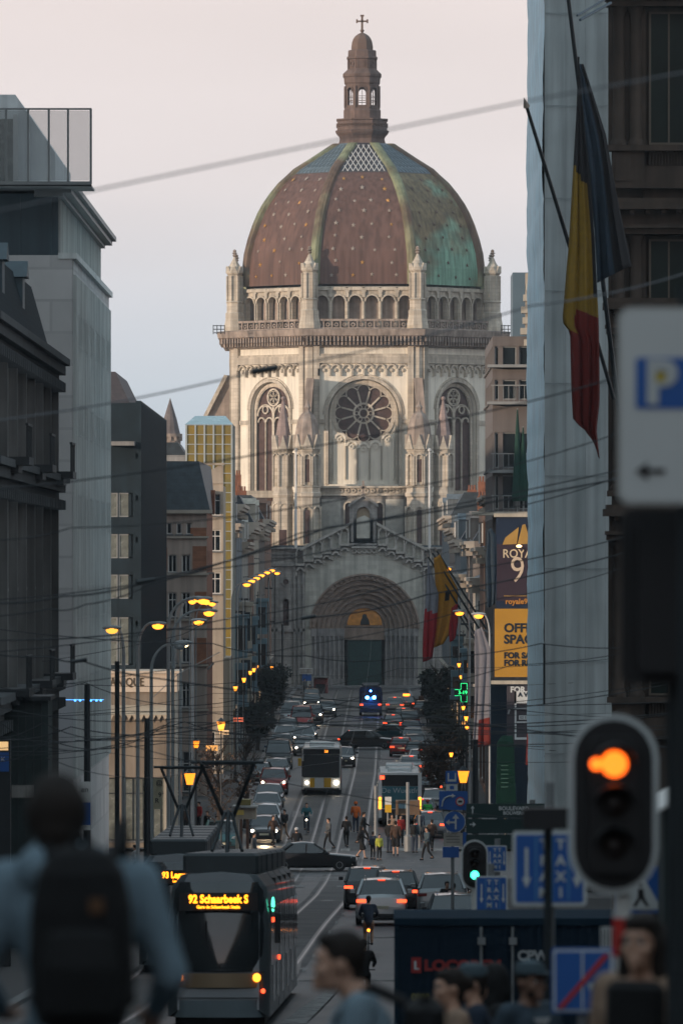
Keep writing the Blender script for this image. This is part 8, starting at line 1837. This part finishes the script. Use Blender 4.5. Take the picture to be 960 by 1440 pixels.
for i,(px,d,t_) in enumerate(((292,385,'black'),(262,392,'brown'),(280,398,'red'),(310,394,'navy'),(190,330,'white'),(150,300,'black'),(85,226,'red'),(60,228,'black'),(172,318,'orange'))):
    far('pedestrian in %s on the left pavement, %s'%(t_, ('behind the tram roof','below the yellow lantern','between two dark walkers','right of the lantern post','left of the notice board','before the pale office block','beside the street kiosk','half hidden by the backpack walker','near the hotel windows')[i]), px, d, random.uniform(0,6), top=t_, legs='black', h=1.72, vox=.035)
# scooter rider in green jacket and red helmet
d = 400.; R_ = thing('motor_scooter', 'dark motor scooter ridden by the person in the bright green jacket', 'scooter', at(601,d), pi, world=False)
for y in (-.6,.55):
    b = MB(); b.T = lambda p, y=y: (p[2], y+p[0], .24+p[1]); b.lathe([(.12,-.05),(.23,-.05),(.24,0),(.23,.05),(.12,.05)],(0,0),14); b.build('wheel', rubber, R_, smooth=True)
b = MB(); b.bbox(-.16,.16,-.05,.75,.30,.78,.06); b.bbox(-.16,.16,-.45,.0,.25,.33,.03); b.bbox(-.2,.2,-.58,-.45,.3,1.0,.04); b.build('body', bd, R_); b = MB(); b.path([(-.32,-.42,1.08),(0,-.5,1.05),(.32,-.42,1.08)],.02,6); b.build('handlebar', steel_d, R_); b = MB(); b.box(-.08,.08,.75,.79,.6,.68); b.build('taillight', L_red, R_); b = MB(); b.bbox(-.13,.13,.0,.6,.78,.86,.03); b.build('saddle', black_p, R_)
person('scooter rider in bright green jacket and red helmet', (X(601,d), d-.0, gz(d)-.02), pi, 'bike', 1.78, 'green', 'black', hat='helmet_r', vox=.03)
# ------------------------------------------------------------------ manholes, patches and worn asphalt repairs
rnd = random.Random(5)
b = MB()
for i in range(26):
    y0 = rnd.uniform(150,720); x_ = rnd.uniform(-7,4); w = rnd.uniform(.4,2.0); L_ = rnd.uniform(2,14)
    b.add([(x_,y0,gz(y0)+.007),(x_+w,y0,gz(y0)+.007),(x_+w,y0+L_,gz(y0+L_)+.007),(x_,y0+L_,gz(y0+L_)+.007)],[(0,1,2,3)])
o = b.build('asphalt_patches', mt('fresh asphalt patch',(.022,.023,.026),.5,.3,1,.2), fix=False); o['kind'] = 'structure'
b = MB()
for i in range(14):
    y0 = rnd.uniform(160,600); x_ = rnd.uniform(-6,4); b.lathe([(.32,gz(y0)+.011),(.30,gz(y0)+.014)],(x_,y0),14)
o = b.build('manhole_covers', steel_d); o['kind'] = 'structure'
# paving bed of the tram tracks
for off in (0,-2.95):
    b = MB(); ys = list(range(60,780,6))
    for ya,yb in zip(ys,ys[1:]): b.add([(trk(ya)+off-1.05,ya,gz(ya)+.004),(trk(ya)+off+1.05,ya,gz(ya)+.004),(trk(yb)+off+1.05,yb,gz(yb)+.004),(trk(yb)+off-1.05,yb,gz(yb)+.004)],[(0,1,2,3)])
    o = b.build('track_bed', mt('concrete track bed',(.075,.073,.072),.7,.3,.9,.2,second=((.045,.045,.047),.3,.42,.58),brick=(1.2,.6,(.7,.7,.7))), fix=False); o['kind'] = 'structure'

hz = MB(); hz.box(-260,260,-140,1000,gz(300)-3,75); o = hz.build('haze', []); o['kind'] = 'stuff'
m = bpy.data.materials.new('evening haze'); m.use_nodes = True; m.node_tree.nodes.clear(); mo = m.node_tree.nodes.new('ShaderNodeOutputMaterial'); pv = m.node_tree.nodes.new('ShaderNodeVolumePrincipled')
pv.inputs['Color'].default_value = (.80,.90,1,1); pv.inputs['Density'].default_value = .00011; pv.inputs['Anisotropy'].default_value = .2; m.node_tree.links.new(pv.outputs[0], mo.inputs['Volume']); o.data.materials.append(m)

for i,(px,d,t_,lab) in enumerate(((462,374,'grey','person in grey crossing between the tram rails beyond the black saloon'),(487,377,'black','dark pedestrian midway over the junction left of the suited man'),(607,372,'brown','person in brown right of the bus stop posts'),(600,360,'slate','slate coated person stepping off the right kerb'),(384,378,'brown','person in brown at the front of the left car queue'))):
    far(lab, px, d, random.uniform(0,6), top=t_, legs='black', h=1.72, vox=.035, pose='walk')
